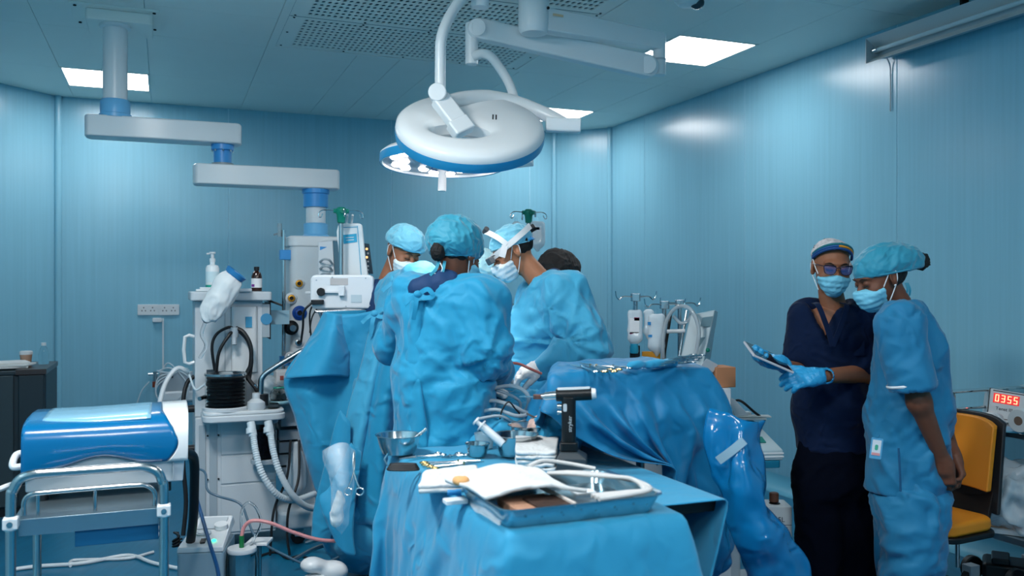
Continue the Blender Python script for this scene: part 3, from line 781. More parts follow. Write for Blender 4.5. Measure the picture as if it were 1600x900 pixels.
B().rbox(-.025, .405, .0, .52, 1.38, 1.43, .02).build('top_shelf', M_mach, r, bevel=.008)
B().box(.355, .40, .06, .36, 1.17, 1.36).build('gas_monitor', M_mach2, r, bevel=.004)
B().box(.40, .406, .07, .36, 1.16, 1.37).build('monitor_edge', M_blk, r)
B().cyl((.38, .055, 1.275), (.38, .06, 1.275), .032, n=20).build('blue_disc', mat('blue_disc', (70, 140, 180), rough=.3), r)
B().tube([(.36, .1, 1.39), (.42, .08, 1.37), (.47, .07, 1.35)], .006, n=8).build('lever', M_blk, r)
B().box(.40, .52, .16, .18, 1.24, 1.32).build('bracket', mat('bracket_clear', (150, 185, 200), rough=.3), r)
# flow meter recess on the left
B().box(.06, .12, .045, .06, .84, 1.0).build('flowmeter', mat('dark_gauge', (70, 85, 95), rough=.3), r)
B().box(.125, .20, .03, .06, .85, .985).build('gauge_block', M_mach2, r, bevel=.004)
for x in (.14, .17):
    for z in (.89, .95): B().cyl((x, .02, z), (x, .03, z), .006, n=8).build('screw', M_blk, r)
# side handle on the left
B().tube([(0, .1, 1.18), (-.05, .1, 1.18), (-.05, .1, 1.04), (0, .1, 1.04)], .010, n=8, k=2).build('side_handle', M_white, r)
# absorber shelf with bellows
B().rbox(.03, .46, -.18, .14, .735, .772, .06).build('absorber_shelf', M_mach, r, bevel=.010, seg=3)
B().rbox(.035, .455, -.172, .13, .772, .79, .055).build('shelf_rim', mat('machine_light', (210, 215, 218)), r, bevel=.006)
bx, by = .155, -.06
pr = []
for i in range(9):
    z = .80 + i * .0195; pr += [(.088, z), (.100, z + .006), (.100, z + .011), (.088, z + .017)]
B().lathe([(.001, .795)] + pr + [(.001, pr[-1][1] + .004)], (bx, by, 0), n=32).build('bellows', M_rub, r, sharp=60)
B().lathe([(.108, .79), (.108, .985), (.106, .985), (.106, .79)], (bx, by, 0), n=32, closed=True).build('bellows_jar', M_clear, r)
B().lathe([(.112, .978), (.112, .99), (.1, .99), (.1, .978)], (bx, by, 0), n=32, closed=True).build('jar_ring', M_steel, r)
B().lathe([(.118, .79), (.118, .805), (.108, .81), (.1, .79)], (bx, by, 0), n=32).build('jar_base', M_mach, r)
B().cyl((.05, -.02, .86), (.02, -.06, .855), .012, n=12).build('knob', M_steel, r)
B().lathe([(.045, .79), (.05, .80), (.048, .83), (.03, .845), (.022, .85), (.022, .88)], (.31, -.11, 0), n=22).build('valve', M_mach, r)
B().lathe([(.03, .79), (.032, .81), (.028, .82)], (.40, -.10, 0), n=20).build('valve', M_clear, r)
B().tube([(.335, -.1, .80), (.335, -.1, .92), (.345, -.10, .965), (.40, -.105, 1.01), (.60, -.13, 1.13), (.66, -.14, 1.17)], .016, n=12).build('bag_arm', M_steel, r)
B().cyl((.345, -.1, .81), (.345, -.1, .87), .03, n=16).build('arm_collar', M_rub, r)
# corrugated breathing outlets and soda lime canister
for x in (.275, .365):
    B().cyl((x, -.17, .73), (x + .01, -.20, .66), .022, n=14).lathe([(.026, 0), (.026, .03)], (x, -.185, .70), (0, -.4, -1), n=14).build('outlet', M_hose, r)
for i, x in enumerate((.275, .365)):
    pts = [(x + .01, -.20, .67), (x + .02, -.24, .58), (x + .05, -.27, .47), (x + .12, -.27, .36 - .02 * i), (x + .22, -.2, .30 - .05 * i), (x + .36, -.05, .29 - .08 * i)]
    P = catmull([XA @ Vector(p) for p in pts], 18)
    mbh = MB(); mbh.tube(P, [.016 + (.0025 if k % 2 else 0) for k in range(len(P))], n=12, k=1); mbh.build('breathing_hose', M_hose, r)
B().lathe([(.062, .50), (.066, .50), (.066, .71), (.062, .71)], (.36, -.04, 0), n=26, closed=True).build('lime_canister', M_clear, r)
B().cyl((.36, -.04, .515), (.36, -.04, .66), .060, n=24).build('soda_lime', mat('soda_lime', (176, 160, 196), rough=.9, vary=.3, vscale=90, bump=.8, bscale=120), r)
B().lathe([(.07, .705), (.074, .71), (.074, .735)], (.36, -.04, 0), n=26).build('canister_cap', M_mach2, r)
B().lathe([(.074, .485), (.074, .505), (.066, .51)], (.36, -.04, 0), n=26).build('canister_base', M_mach2, r)
# right bay: stacked modules, reservoir bag, base with caster
B().box(.46, .64, .06, .50, .66, .80).build('module', M_mach2, r, bevel=.005)
for k in range(4): B().box(.455, .60, .10, .42, .36 + k * .072, .42 + k * .072).build('module', M_mach2, r, bevel=.004)
B().box(.56, .66, .10, .46, .10, .66).build('bay_wall', M_mach, r, bevel=.005)
B().rbox(.44, .68, -.06, .50, .10, .20, .05).build('base', M_mach, r, bevel=.02, seg=3)
def bagf(P):
    q = toloc(XA)(P); d = smin(ell(q, (.535, -.02, .42), (.055, .045, .12)), rc(q, (.535, -.02, .33), (.535, -.02, .27), .035, .010), .06); return smin(d, rc(q, (.535, -.02, .53), (.535, -.02, .57), .02, .018), .02)
soft('reservoir_bag', bagf, XA @ Vector((.535, -.02, .42)) - Vector((.14, .14, .2)), XA @ Vector((.535, -.02, .42)) + Vector((.14, .14, .2)), .008, mat('bag_grey', (176, 188, 196), rough=.35), r)
def caster(X, p, parent, s=1.0):
    c = MB(X); c.cyl((p[0], p[1] - .014 * s, .04 * s), (p[0], p[1] + .014 * s, .04 * s), .04 * s, n=18); o = c.build('caster', M_rub, parent, bevel=.005)
    MB(X).box(p[0] - .02 * s, p[0] + .03 * s, p[1] - .022 * s, p[1] + .022 * s, .045 * s, .10 * s).build('caster_fork', M_mach2, o, bevel=.004)
for p in ((.07, .1), (.07, .42), (.55, .02), (.6, .42)): caster(XA, p, r, .98)
# looped black hoses at the front of the upper cabinet
for pts, rr in (([(.10, -.02, 1.0), (.085, -.03, 1.13), (.11, -.03, 1.20), (.17, -.03, 1.235), (.20, -.02, 1.225)], .008), ([(.105, -.03, .97), (.12, -.05, 1.10), (.17, -.05, 1.19), (.19, -.03, 1.21)], .009),
                ([(.21, -.02, 1.23), (.25, -.04, 1.205), (.285, -.05, 1.13), (.285, -.05, 1.03), (.265, -.05, .97), (.31, -.06, .90), (.33, -.06, .86)], .012), ([(.22, -.02, 1.22), (.27, -.03, 1.16), (.292, -.04, 1.06), (.28, -.04, .95)], .009),
                ([(.105, -.03, .99), (.10, -.06, .93), (.085, -.08, .88), (.06, -.08, .85)], .011)):
    B().tube(pts, rr, n=8).build('black_hose', M_rub, r)
B().cyl((.20, -.02, 1.18), (.20, -.02, 1.235), .024, n=14).cyl((.20, -.04, 1.14), (.20, -.03, 1.18), .014, n=12).build('hose_mount', M_mach2, r)
for a_, b_ in (((.085, -.08, .90), (.062, -.08, .84)), ((.305, -.06, .92), (.335, -.06, .85))): B().cyl(a_, b_, .010, n=10).build('hose_tip', M_steel, r)
# white oxygen tubing and cables behind / left
B().tube([(-.03, .2, .98), (-.09, .2, 1.0), (-.15, .18, .92), (-.185, .15, .78), (-.2, .1, .60)], .013, n=10).build('white_hose', M_white, r)
B().tube([(.0, .12, .96), (-.04, .12, .92), (-.06, .1, .80), (-.06, .1, .50), (-.045, .08, .28), (-.06, .05, .1)], .012, n=10).build('black_hose', M_rub, r)
B().tube([(.10, -.05, .97), (.04, -.02, .92), (.0, .0, .90), (-.03, .02, .98)], .006, n=8).build('clear_tube', M_hose, r)
for z in (.78, .56): B().cyl((-.055, .12, z), (.0, .12, z), .02, n=12).build('cable_gland', M_rub, r)
for pts in ([(.50, -.05, .60), (.47, -.14, .42), (.40, -.20, .28), (.38, -.22, .18), (.37, -.22, .02)], [(.545, -.06, .60), (.53, -.14, .40), (.47, -.2, .25), (.46, -.22, .12), (.47, -.24, .015)]):
    B().tube(pts, .007, n=8).build('black_cable', M_rub, r)
# transparent face mask and tissues on the absorber shelf
o = thing('face_mask', XA @ Vector((.44, -.04, .80)), 'clear anaesthetic face mask lying on the machine shelf', 'mask')
def fm(P):
    q = toloc(XA)(P); d = ell(q, (.44, -.04, .85), (.05, .04, .05)); return np.maximum(np.abs(d) - .003, -(q[:, 2] - .815))
c = XA @ Vector((.44, -.04, .85)); soft('dome', fm, c - Vector((.08, .08, .07)), c + Vector((.08, .08, .07)), .005, M_clear, o)
MB(XA).tube([(.44 + .048 * math.cos(a), -.04 + .04 * math.sin(a), .815) for a in [i * PI / 6 for i in range(12)]], .009, closed=True).build('cushion', mat('aqua_cushion', (150, 205, 220), rough=.3, trans=.3), o)
MB(XA).tube([(.44 + .03 * math.cos(a), -.04 + .02 * math.sin(a), .895) for a in [i * PI / 6 for i in range(12)]], .005, closed=True).build('hook_ring', mat('teal_plastic', (20, 140, 125), rough=.35), o)
def crumpled(name, c, rad, m, parent, seed=0, h=.008, amp=.02):
    def fn(P): return ell(P, c, rad)
    c = Vector(c); e = Vector(rad) + Vector((.05, .05, .05))
    return soft(name, fn, c - e, c + e, h, m, parent, disp=lambda V, N: folds(V, amp, (18, 18, 18), seed))
M_film = mat('clear_film', (225, 236, 242), rough=.2, spec=.35, alpha=.24, bump=.8, bscale=22)
M_filmw = mat('cloudy_film', (214, 226, 232), rough=.15, alpha=.5, bump=.6, bscale=25)
o = tag(crumpled('plastic_bag', XA @ Vector((.40, .06, .87)), (.06, .05, .07), M_filmw, None, 3), 'crumpled clear plastic bag behind the face mask on the machine', 'plastic bag')
B().box(.43, .52, .02, .16, .79, .98).build('bottle_carton', mat('carton_white', (205, 205, 205), rough=.5), r, bevel=.003)
for z, xx in ((.93, .45), (.94, .49)): B().box(xx, xx + .02, .018, .02, z, z + .025).build('carton_mark', mat('brick_red', (150, 70, 60)), r)
# sanitizer, amber bottle, clear bag valve mask on the top shelf
pz = 1.432
def stand(px, py, Y, z): p = W(px, py, Y); return Vector((p.x, p.y, z))
c = stand(332, 450, 4.95, pz)
o = thing('pump_bottle', c, 'white pump bottle of hand sanitizer on the anaesthesia machine', 'bottle')
MB().lathe([(.034, 0), (.037, .005), (.037, .13), (.030, .145), (.014, .15), (.014, .17)], c, n=26).build('body', mat('bottle_white', (222, 228, 230), rough=.3), o)
MB().lathe([(.016, .165), (.016, .185), (.009, .187), (.009, .21)], c, n=18).cyl(c + Vector((0, 0, .212)), c + Vector((.0, 0, .222)), .017, n=16).cyl(c + Vector((0, 0, .214)), c + Vector((-.03, -.01, .210)), .005, n=8).build('pump', M_white, o)
MB().lathe([(.0375, .015), (.0375, .035)], c, n=26).build('green_band', mat('sanitizer_green', (30, 160, 140), rough=.4), o)
MB().lathe([(.0375, .05), (.0375, .11)], c, n=26).build('label_paper', mat('pale_label', (200, 222, 228), rough=.5), o)
c = stand(401, 450, 4.95, pz)
o = thing('amber_bottle', c, 'small brown glass bottle with white label on the anaesthesia machine', 'bottle')
MB().lathe([(.026, 0), (.029, .006), (.029, .085), (.022, .105), (.012, .112), (.012, .122)], c, n=24).build('glass', mat('amber_glass', (48, 22, 12), rough=.12, spec=.6), o)
MB().lathe([(.015, .118), (.015, .138), (.001, .139)], c, n=18).build('cap', M_blk, o)
MB().lathe([(.0296, .02), (.0296, .072)], c, n=24).build('label_paper', mat('label_white', (228, 230, 232), rough=.5), o)
MB().cbox(c + Vector((-.012, -.028, .032)), (.016, .006, .014)).build('label_mark', mat('purple_mark', (110, 30, 130)), o)
c = stand(318, 450, 4.85, pz)
o = tag(MB(T(c, YAW)).box(-.04, .05, -.03, .03, 0, .012).box(-.02, .04, -.02, .03, .012, .022).build('tape_packet', mat('packet_white', (222, 228, 232), rough=.4), bevel=.003), 'flat white packet at the left end of the machine top', 'packet')
c = stand(378, 450, 4.85, pz)
o = tag(MB(T(c, YAW)).rbox(-.05, .05, -.04, .04, 0, .015, .01).build('white_tray', mat('packet_white', (222, 228, 232)), bevel=.003), 'small white tray beside the amber bottle', 'tray')
o = thing('resuscitator_bag', W(340, 470, 4.66), 'clear resuscitator bag with blue mask hanging off the machine top', 'resuscitator')
a_ = W(361, 437, 4.68); b_ = W(322, 500, 4.64)
def rb(P):
    d = rc(P, a_.lerp(b_, .2), a_.lerp(b_, .75), .065, .055); return smin(d, rc(P, a_, b_, .045, .012), .04)
soft('bag', rb, Vector((-1.75, 4.5, 1.2)), Vector((-1.38, 4.84, 1.62)), .008, mat('bag_film', (232, 238, 240), rough=.2, trans=.15, ior=1.15), o, disp=lambda V, N: folds(V, .008, (22, 22, 12), 4))
z_ = (a_ - b_).normalized(); Xm = frame(a_ + z_ * .01, z_ + Vector((.3, 0, .1)), (1, 0, 0))
MB(Xm).lathe([(.03, 0), (.055, .015), (.062, .04), (.058, .042), (.05, .02), (.026, .006)], n=26, closed=True).build('mask_cone', mat('mask_blue', (60, 150, 215), rough=.15, trans=.4), o)
MB(Xm).lathe([(.036, -.02), (.040, .0), (.03, .01)], n=24).build('mask_collar', mat('mask_deep', (20, 110, 190), rough=.3), o)
MB().tube([b_, W(315, 522, 4.66), W(322, 540, 4.66), W(312, 560, 4.66)], .009, n=8).build('bag_tube', M_clear, o)
# ---------------------------------------------------------------- monitor on a drip stand, drip bag
p = W(533, 400, 4.62)
r = thing('drip_stand', (p.x, p.y, 0), 'steel drip stand with green hub and wire hooks holding the monitor', 'drip stand')
def dripstand(r, p, ztop, green, zlo=.0):
    MB().cyl((p.x, p.y, zlo + .08), (p.x, p.y, ztop - .06), .0125, n=14).build('pole', M_steel, r)
    MB().lathe([(.014, ztop - .085), (.02, ztop - .08), (.024, ztop - .04), (.03, ztop - .03), (.03, ztop - .01), (.018, ztop)], (p.x, p.y, 0), n=18).build('hub', green, r)
    for k in range(4):
        a = PI / 2 * k + .35; d = Vector((math.cos(a), math.sin(a), 0)); c = Vector((p.x, p.y, ztop - .02))
        MB().cyl(c + d * .02, c + d * .04, .012, n=10).build('hub_knob', green, r)
        MB().tube([c + d * .03, c + d * .08 + Vector((0, 0, .004)), c + d * .11 + Vector((0, 0, -.005)), c + d * .118 + Vector((0, 0, -.03)), c + d * .105 + Vector((0, 0, -.035)), c + d * .096 + Vector((0, 0, -.015))], .003, n=6).build('hook', M_chrome, r)
    for k in range(5):
        a = 2 * PI * k / 5; d = Vector((math.cos(a), math.sin(a), 0))
        MB().tube([(p.x, p.y, zlo + .12), Vector((p.x, p.y, zlo + .10)) + d * .15, Vector((p.x, p.y, zlo + .06)) + d * .27], .012, n=8).build('foot', M_steel, r)
M_green = mat('hub_green', (10, 120, 100), rough=.35)
dripstand(r, p, W(533, 324, 4.62).z, M_green)
M_monb = mat('monitor_shell', (214, 218, 222), rough=.35)
p = W(536, 456, 4.54)
r = thing('patient_monitor', (p.x, p.y, W(0, 482, 4.54).z), 'white patient monitor seen from the back, clamped to the drip stand', 'monitor')
Xm = T((p.x, p.y, p.z), math.radians(4))
MB(Xm).rbox(-.162, .160, -.088, .088, -.04, .035, .03, 'y').build('shell', M_monb, r, bevel=.012, seg=3)
MB(Xm).rbox(-.155, .155, -.08, .08, .035, .055, .02, 'y').build('bezel', M_mach2, r, bevel=.004)
MB(Xm).box(-.06, .03, -.0425, -.04, .035, .07).build('vent', mat('vent_grey', (176, 172, 172)), r)
MB(Xm).box(.045, .10, -.0425, -.04, -.055, -.015).build('rating_plate', mat('plate_grey', (180, 196, 204)), r)
for x, z in ((-.13, .06), (.12, .07), (-.13, -.06), (.02, -.075), (.14, -.07), (-.05, .075)): MB(Xm).cyl((x, -.043, z), (x, -.04, z), .004, n=8).build('screw', M_mach2, r)
MB(Xm).cyl((-.105, -.04, .0), (-.105, -.065, .0), .022, n=8).build('clamp_knob', M_blk, r, bevel=.003)
MB(Xm).box(-.09, .0, -.06, -.04, -.006, .006).box(-.015, .015, -.075, -.04, -.02, .03).build('pole_clamp', M_monb, r, bevel=.002)
MB(Xm).rbox(-.155, -.09, -.065, -.045, -.065, -.04, .008, ).build('plug', M_blk, r, bevel=.004)
MB().tube([Xm @ Vector((-.15, -.06, -.055)), Xm @ Vector((-.19, -.06, -.10)), Xm @ Vector((-.20, -.03, -.18)), Xm @ Vector((-.215, 0, -.26))], .006, n=8).build('power_cable', M_rub, r)
# side monitor on the pendant
p = W(509, 405, 5.1)
r = thing('pendant_monitor', (p.x, p.y, W(0, 455, 5.1).z), 'white bedside monitor turned sideways beside the gas column', 'monitor')
MB().add([W(497, 378, 5.1), W(520, 376, 5.1), W(524, 455, 5.0), W(497, 455, 5.05), W(505, 376, 5.35), W(527, 374, 5.35), W(533, 455, 5.3), W(508, 455, 5.35)], [(3, 2, 1, 0), (4, 5, 6, 7), (0, 1, 5, 4), (1, 2, 6, 5), (2, 3, 7, 6), (3, 0, 4, 7)]).build('shell', M_monb, r, bevel=.006)
MB().add([W(520, 377, 5.09), W(536, 380, 5.04), W(540, 455, 4.98), W(525, 455, 4.99), W(521, 376, 5.12), W(537, 379, 5.07), W(541, 455, 5.01), W(526, 455, 5.02)], [(3, 2, 1, 0), (4, 5, 6, 7), (0, 1, 5, 4), (1, 2, 6, 5), (2, 3, 7, 6), (3, 0, 4, 7)]).build('screen', mat('screen_grey', (90, 120, 135), rough=.2), r)
MB().add([W(500, 385, 5.09), W(511, 386, 5.09), W(500, 391, 5.09), W(500, 385, 5.1), W(511, 386, 5.1), W(500, 391, 5.1)], [(0, 1, 2), (3, 5, 4), (0, 3, 4, 1), (1, 4, 5, 2), (2, 5, 3, 0)]).build('blue_mark', M_blue, r)
for i, y in enumerate((409, 420, 431)): MB().tube([W(500, y, 5.06), W(506, y - 4, 5.0), W(514, y - 3, 5.0), W(519, y + 3, 5.04)], .007, n=8).build('sensor_plug', M_grey, r)
MB().tube([W(512, 430, 5.02), W(498, 450, 5.0), W(492, 470, 5.0), W(484, 490, 5.02), W(486, 525, 5.05), W(488, 540, 5.05)], .005, n=8).build('black_cable', M_rub, r)
MB().tube([W(519, 440, 5.02), W(503, 470, 5.0), W(488, 495, 5.0), W(484, 520, 5.0)], .004, n=8).build('thin_cable', M_blk, r)
o = thing('equipment_shelf', W(510, 455, 5.2), 'small white shelf on the gas column under the sideways monitor', 'shelf')
MB().box(-1.17, -.98, 4.95, 5.4, W(0, 459, 5.1).z, W(0, 455, 5.1).z).build('shelf_board', M_monb, o, bevel=.004)
MB().cyl((-1.2, 5.3, 1.43), (-1.02, 5.25, 1.42), .012, n=8).build('shelf_bar', M_steel, o)
# urine bag pack on the hook
o = thing('drip_bag', W(552, 430, 4.70), 'large white printed drainage bag hanging from the green hub stand', 'drip bag')
bp = [W(x, y, 4.70) for x, y in ((529, 352), (532, 349), (562, 349), (566, 352), (571, 400), (576, 432), (532, 432), (530, 400), (526, 362))]
m = MB(); n_ = len(bp); m.add([p + Vector((0, -.012, 0)) for p in bp] + [p + Vector((0, .012, 0)) for p in bp], [tuple(range(n_))[::-1], tuple(range(n_, 2 * n_))] + [(i, (i + 1) % n_, n_ + (i + 1) % n_, n_ + i) for i in range(n_)])
m.build('pouch', mat('bag_white', (214, 222, 226), rough=.3), o, bevel=.008, seg=3)
def decal(name, pts, Y, m, parent, t=.002):
    n_ = len(pts); q = [W(x, y, Y) for x, y in pts]
    return MB().add([p for p in q] + [p + Vector((0, t, 0)) for p in q], [tuple(range(n_)), tuple(range(n_, 2 * n_))[::-1]] + [(i, n_ + i, n_ + (i + 1) % n_, (i + 1) % n_) for i in range(n_)]).build(name, m, parent, smooth=False)
M_print = mat('print_cyan', (40, 160, 200), rough=.5)
decal('print_block', [(536, 367), (557, 365), (558, 378), (537, 381)], 4.685, M_print, o)
decal('print_line', [(558, 353), (559, 353), (565, 432), (564, 432)], 4.685, M_print, o)
decal('print_line', [(536, 355), (558, 354), (558, 355), (536, 356)], 4.685, M_print, o)
for a_, b_ in ((540, 372), (541, 376)): decal('print_bar', [(a_, b_ - 1), (553, b_ - 2), (553, b_ - 1), (a_, b_)], 4.684, M_white, o)
for x in (541, 549): MB().tube([W(x, 351, 4.70), W(x + 1, 343, 4.69), W(x - 2 + 4, 336, 4.66)], .006, n=8).build('hanger', M_white, o)
o = thing('infusion_pump', W(575, 425, 4.85), 'narrow dark infusion pump with amber lamp behind the drainage bag', 'infusion pump')
MB().add([W(568, 380, 4.8), W(577, 381, 4.8), W(583, 428, 4.8), W(573, 428, 4.8), W(568, 380, 4.95), W(577, 381, 4.95), W(583, 428, 4.95), W(573, 428, 4.95)], [(0, 1, 2, 3), (7, 6, 5, 4), (4, 5, 1, 0), (5, 6, 2, 1), (6, 7, 3, 2), (7, 4, 0, 3)]).build('casing', mat('pump_grey', (60, 85, 100), rough=.35), o)
for y in (389, 402): MB().sph(W(573, y, 4.795), .007, 8, 6).build('amber_lamp', mat('amber', (240, 170, 110), emit=2.0), o)
for y in (396, 409, 416, 422): MB().sph(W(575, y, 4.795), .006, 8, 6).build('button', M_white, o)
# ---------------------------------------------------------------- wall sockets, conduit, suction bottles on the back wall
bw = uv(*pb); nb = -DD
for (x0, x1, lab) in ((217, 246, 'left white twin wall socket on the blue wall'), (249, 279, 'right white twin wall socket on the blue wall')):
    c = px_on((x0 + x1) / 2, 484, bw, nb); f = frame(c, nb, RD)
    r = thing('wall_socket', c, lab, 'wall socket', 'wall sockets')
    w_ = .083; h_ = .046
    MB(f).rbox(-w_, w_, -h_, h_, .0, .012, .006).build('plate', M_white, r, bevel=.003)
    for s_ in (-1, 1):
        for x, y in ((.0, .018), (-.014, -.008), (.014, -.008)): MB(f).box(s_ * .035 + x - .004, s_ * .035 + x + .004, y - .005, y + .005, .0115, .0128).build('pin_slot', M_blk, r)
        MB(f).box(s_ * .062 - .006, s_ * .062 + .006, .014, .03, .012, .016).build('switch', M_white, r)
c = px_on(247, 500, bw, nb); f = frame(c, nb, RD)
r = thing('wall_conduit', px_on(254, 575, bw, nb), 'thin white cable conduit running down from a plug under the sockets', 'conduit')
MB(f).rbox(-.045, .03, -.018, .018, 0, .03, .01).build('plug', M_white, r, bevel=.004)
MB(f).box(.034, .046, -.42, .015, 0, .012).build('duct', M_white, r)
px0 = px_on(265, 600, bw - DD * .12, nb)
r = thing('suction_regulator', px0, 'grey wall suction unit with red knob and tangled clear tubing', 'suction unit')
f = frame(px0, nb, RD)
MB(f).box(-.08, .22, -.17, .1, -.06, .0).build('casing', M_mach2, r, bevel=.006)
MB(f).box(-.07, .2, -.15, -.06, .0, .05).build('canister', mat('machine_light', (210, 215, 218)), r, bevel=.02, seg=3)
MB(f).cyl((-.115, -.02, .02), (-.115, .03, .02), .022, n=14).build('red_knob', mat('copper_red', (150, 70, 50), rough=.3, metal=.4), r)
MB(f).cyl((-.115, .03, .02), (-.115, .11, .02), .018, n=14).cyl((-.17, .09, .02), (-.09, .09, .02), .012, n=10).build('gauge_valve', M_steel, r)
for k in range(3):
    MB(f).tube([(-.1 + .02 * k, .12, .03), (.0, .1 + .04 * k, .05), (.14, .13 - .06 * k, .05), (.16, -.02, .06), (.1, -.15 + .03 * k, .06), (0, -.17, .05), (-.1, -.1, .05), (-.09, .03 * k, .05), (.05, .1, .05)], .006, n=8).build('tubing', M_hose, r)
MB(f).tube([(-.16, .03, .03), (-.22, -.05, .03), (-.27, -.2, .03)], .004, n=6).build('tubing', M_hose, r)
for x in (0, .03, .06): MB(f).cyl((-.04 + x, .06, 0), (-.04 + x, .06, .02), .009, n=8).build('port', M_blk, r)
# ---------------------------------------------------------------- dark cabinet with papers, cup, bottle
Oc = W(72, 575, 5.6); Oc.z = 0; XC = T(Oc, YAW)
r = thing('dark_cabinet', (Oc.x - .3, Oc.y + .2, 0), 'dark grey cabinet against the left corner with papers on top', 'cabinet')
M_dcab = mat('cabinet_dark', (30, 46, 54), rough=.45); M_dcab2 = mat('cabinet_dark2', (48, 62, 68), rough=.4)
MB(XC).box(-.45, -.0, .0, .62, .06, .90).build('carcass', M_dcab, r, bevel=.01)
MB(XC).box(-.45, -.18, -.02, .0, .07, .90).build('door', M_dcab2, r, bevel=.008)
MB(XC).box(-.155, -.01, -.02, .0, .07, .90).build('side_door', M_dcab, r, bevel=.008)
MB(XC).box(-.17, .005, -.03, .62, .90, .935).build('edge_strip', mat('edge_brown', (60, 50, 48), rough=.3), r, bevel=.004)
MB(XC).box(-.46, -.0, -.015, .63, .90, .925).build('top_board', M_dcab, r, bevel=.006)
MB(XC).box(-.43, -.03, .03, .6, .0, .06).build('plinth', M_blk, r)
pap = mat('paper', (214, 216, 214), rough=.7)
for k, (dx, dy, rz) in enumerate(((-.27, .15, .1), (-.25, .17, -.2), (-.28, .2, .3))):
    tag(MB(XC @ T((dx, dy, .936 + k * .012), rz)).box(-.15, .15, -.1, .1, 0, .011).build('paper_stack', pap, bevel=.002), ['bottom', 'middle', 'topmost'][k] + ' loose white sheet bundle on the dark cabinet', 'papers', 'papers on the dark cabinet')
c = XC @ Vector((-.16, .36, .936)); o = thing('paper_cup', c, 'brown paper cup with white lid on the dark cabinet', 'cup')
MB().lathe([(.03, 0), (.038, .07), (.037, .07), (.001, .005)], c, n=20).build('cup', mat('kraft', (176, 140, 118), rough=.7), o)
MB().lathe([(.041, .068), (.041, .085), (.036, .092), (.001, .092)], c, n=20).build('lid', M_white, o)
c = XC @ Vector((-.055, .36, .936)); o = thing('water_bottle', c, 'small clear plastic water bottle beside the paper cup', 'bottle')
MB().lathe([(.03, 0), (.034, .01), (.030, .04), (.034, .07), (.02, .11), (.012, .12), (.012, .13)], c, n=20).build('bottle', M_clear, o)
MB().lathe([(.015, .125), (.015, .145), (.001, .146)], c, n=14).build('cap', M_white, o)
# ---------------------------------------------------------------- trolley with the blue heater unit
Ot = Vector((-1.603, 2.80, 0)); XT = T(Ot, YAW)
r = thing('steel_trolley', (Ot.x, Ot.y + .2, 0), 'chrome tube trolley with white clamps in the left foreground', 'trolley')
M_ch2 = mat('satin_chrome', (190, 190, 190), rough=.18, metal=1.0)
Tb = lambda: MB(XT)
rc_ = [(0, 0, .02)]
Tb().tube([(0, 0, .10), (0, 0, .4), (0, 0, .76), (.006, 0, .80), (.025, 0, .835), (.06, 0, .848), (.10, 0, .850), (.25, 0, .850), (.36, 0, .850), (.40, 0, .846), (.435, 0, .828), (.449, 0, .795), (.455, 0, .75), (.455, 0, .4), (.455, 0, .10)], .0155, n=16, k=4).build('push_frame', M_ch2, r)
Tb().tube([(.0, .62, .10), (0, .62, .7), (0, .62, .84), (.03, .62, .87), (.10, .62, .88), (.35, .62, .88), (.43, .62, .87), (.455, .62, .84), (.455, .62, .7), (.455, .62, .1)], .0155, n=14, k=3).build('rear_frame', M_ch2, r)
Tb().tube([(.03, .06, .705), (.03, .06, .75), (.05, .06, .772), (.10, .06, .775), (.25, .06, .777), (.36, .06, .777), (.40, .06, .772), (.425, .06, .745), (.425, .06, .70)], .008, n=12, k=4).build('gallery_rail', M_ch2, r)
for x in (.07, .24): Tb().cyl((x, .06, .69), (x, .06, .776), .006, n=10).build('rail_post', M_ch2, r)
m_sh = mat('shelf_steel', (150, 170, 180), rough=.3, metal=.9)
Tb().box(.0, .455, .03, .60, .685, .70).build('top_shelf', m_sh, r, bevel=.003)
Tb().box(.017, .438, .028, .036, .645, .70).build('shelf_apron', m_sh, r, bevel=.002)
Tb().box(.18, .438, .04, .05, .59, .645).build('drawer_front', mat('trolley_blue', (20, 90, 130), rough=.4), r, bevel=.003)
Tb().box(.0, .455, .03, .60, .16, .175).build('lower_shelf', m_sh, r, bevel=.003)
for x in (0, .455):
    o = Tb().lathe([(.02, .675), (.022, .68), (.022, .715), (.02, .72)], (x, 0, 0), n=20).box(x - .022, x + .022, -.022, .03, .68, .716).build('clamp', M_white, r, bevel=.004)
    Tb().cyl((x, -.026, .698), (x, -.02, .698), .009, n=12).build('clamp_screw', M_steel, o)
for x, y in ((0, 0), (.455, 0), (0, .62), (.455, .62)): caster(XT, (x, y), r, 1.05)
Tb().tube([(.14, .1, .176), (.15, .1, .24), (.2, .1, .27), (.25, .1, .235), (.27, .1, .176)], .012, n=10).build('hose_loop', M_rub, r)
Tb().tube([(.30, .08, .18), (.31, .08, .26), (.37, .09, .30), (.45, .1, .315), (.52, .12, .30), (.55, .15, .2), (.54, .18, .05)], .019, n=10).build('thick_hose', mat('dark_blue_hose', (8, 40, 80), rough=.4), r)
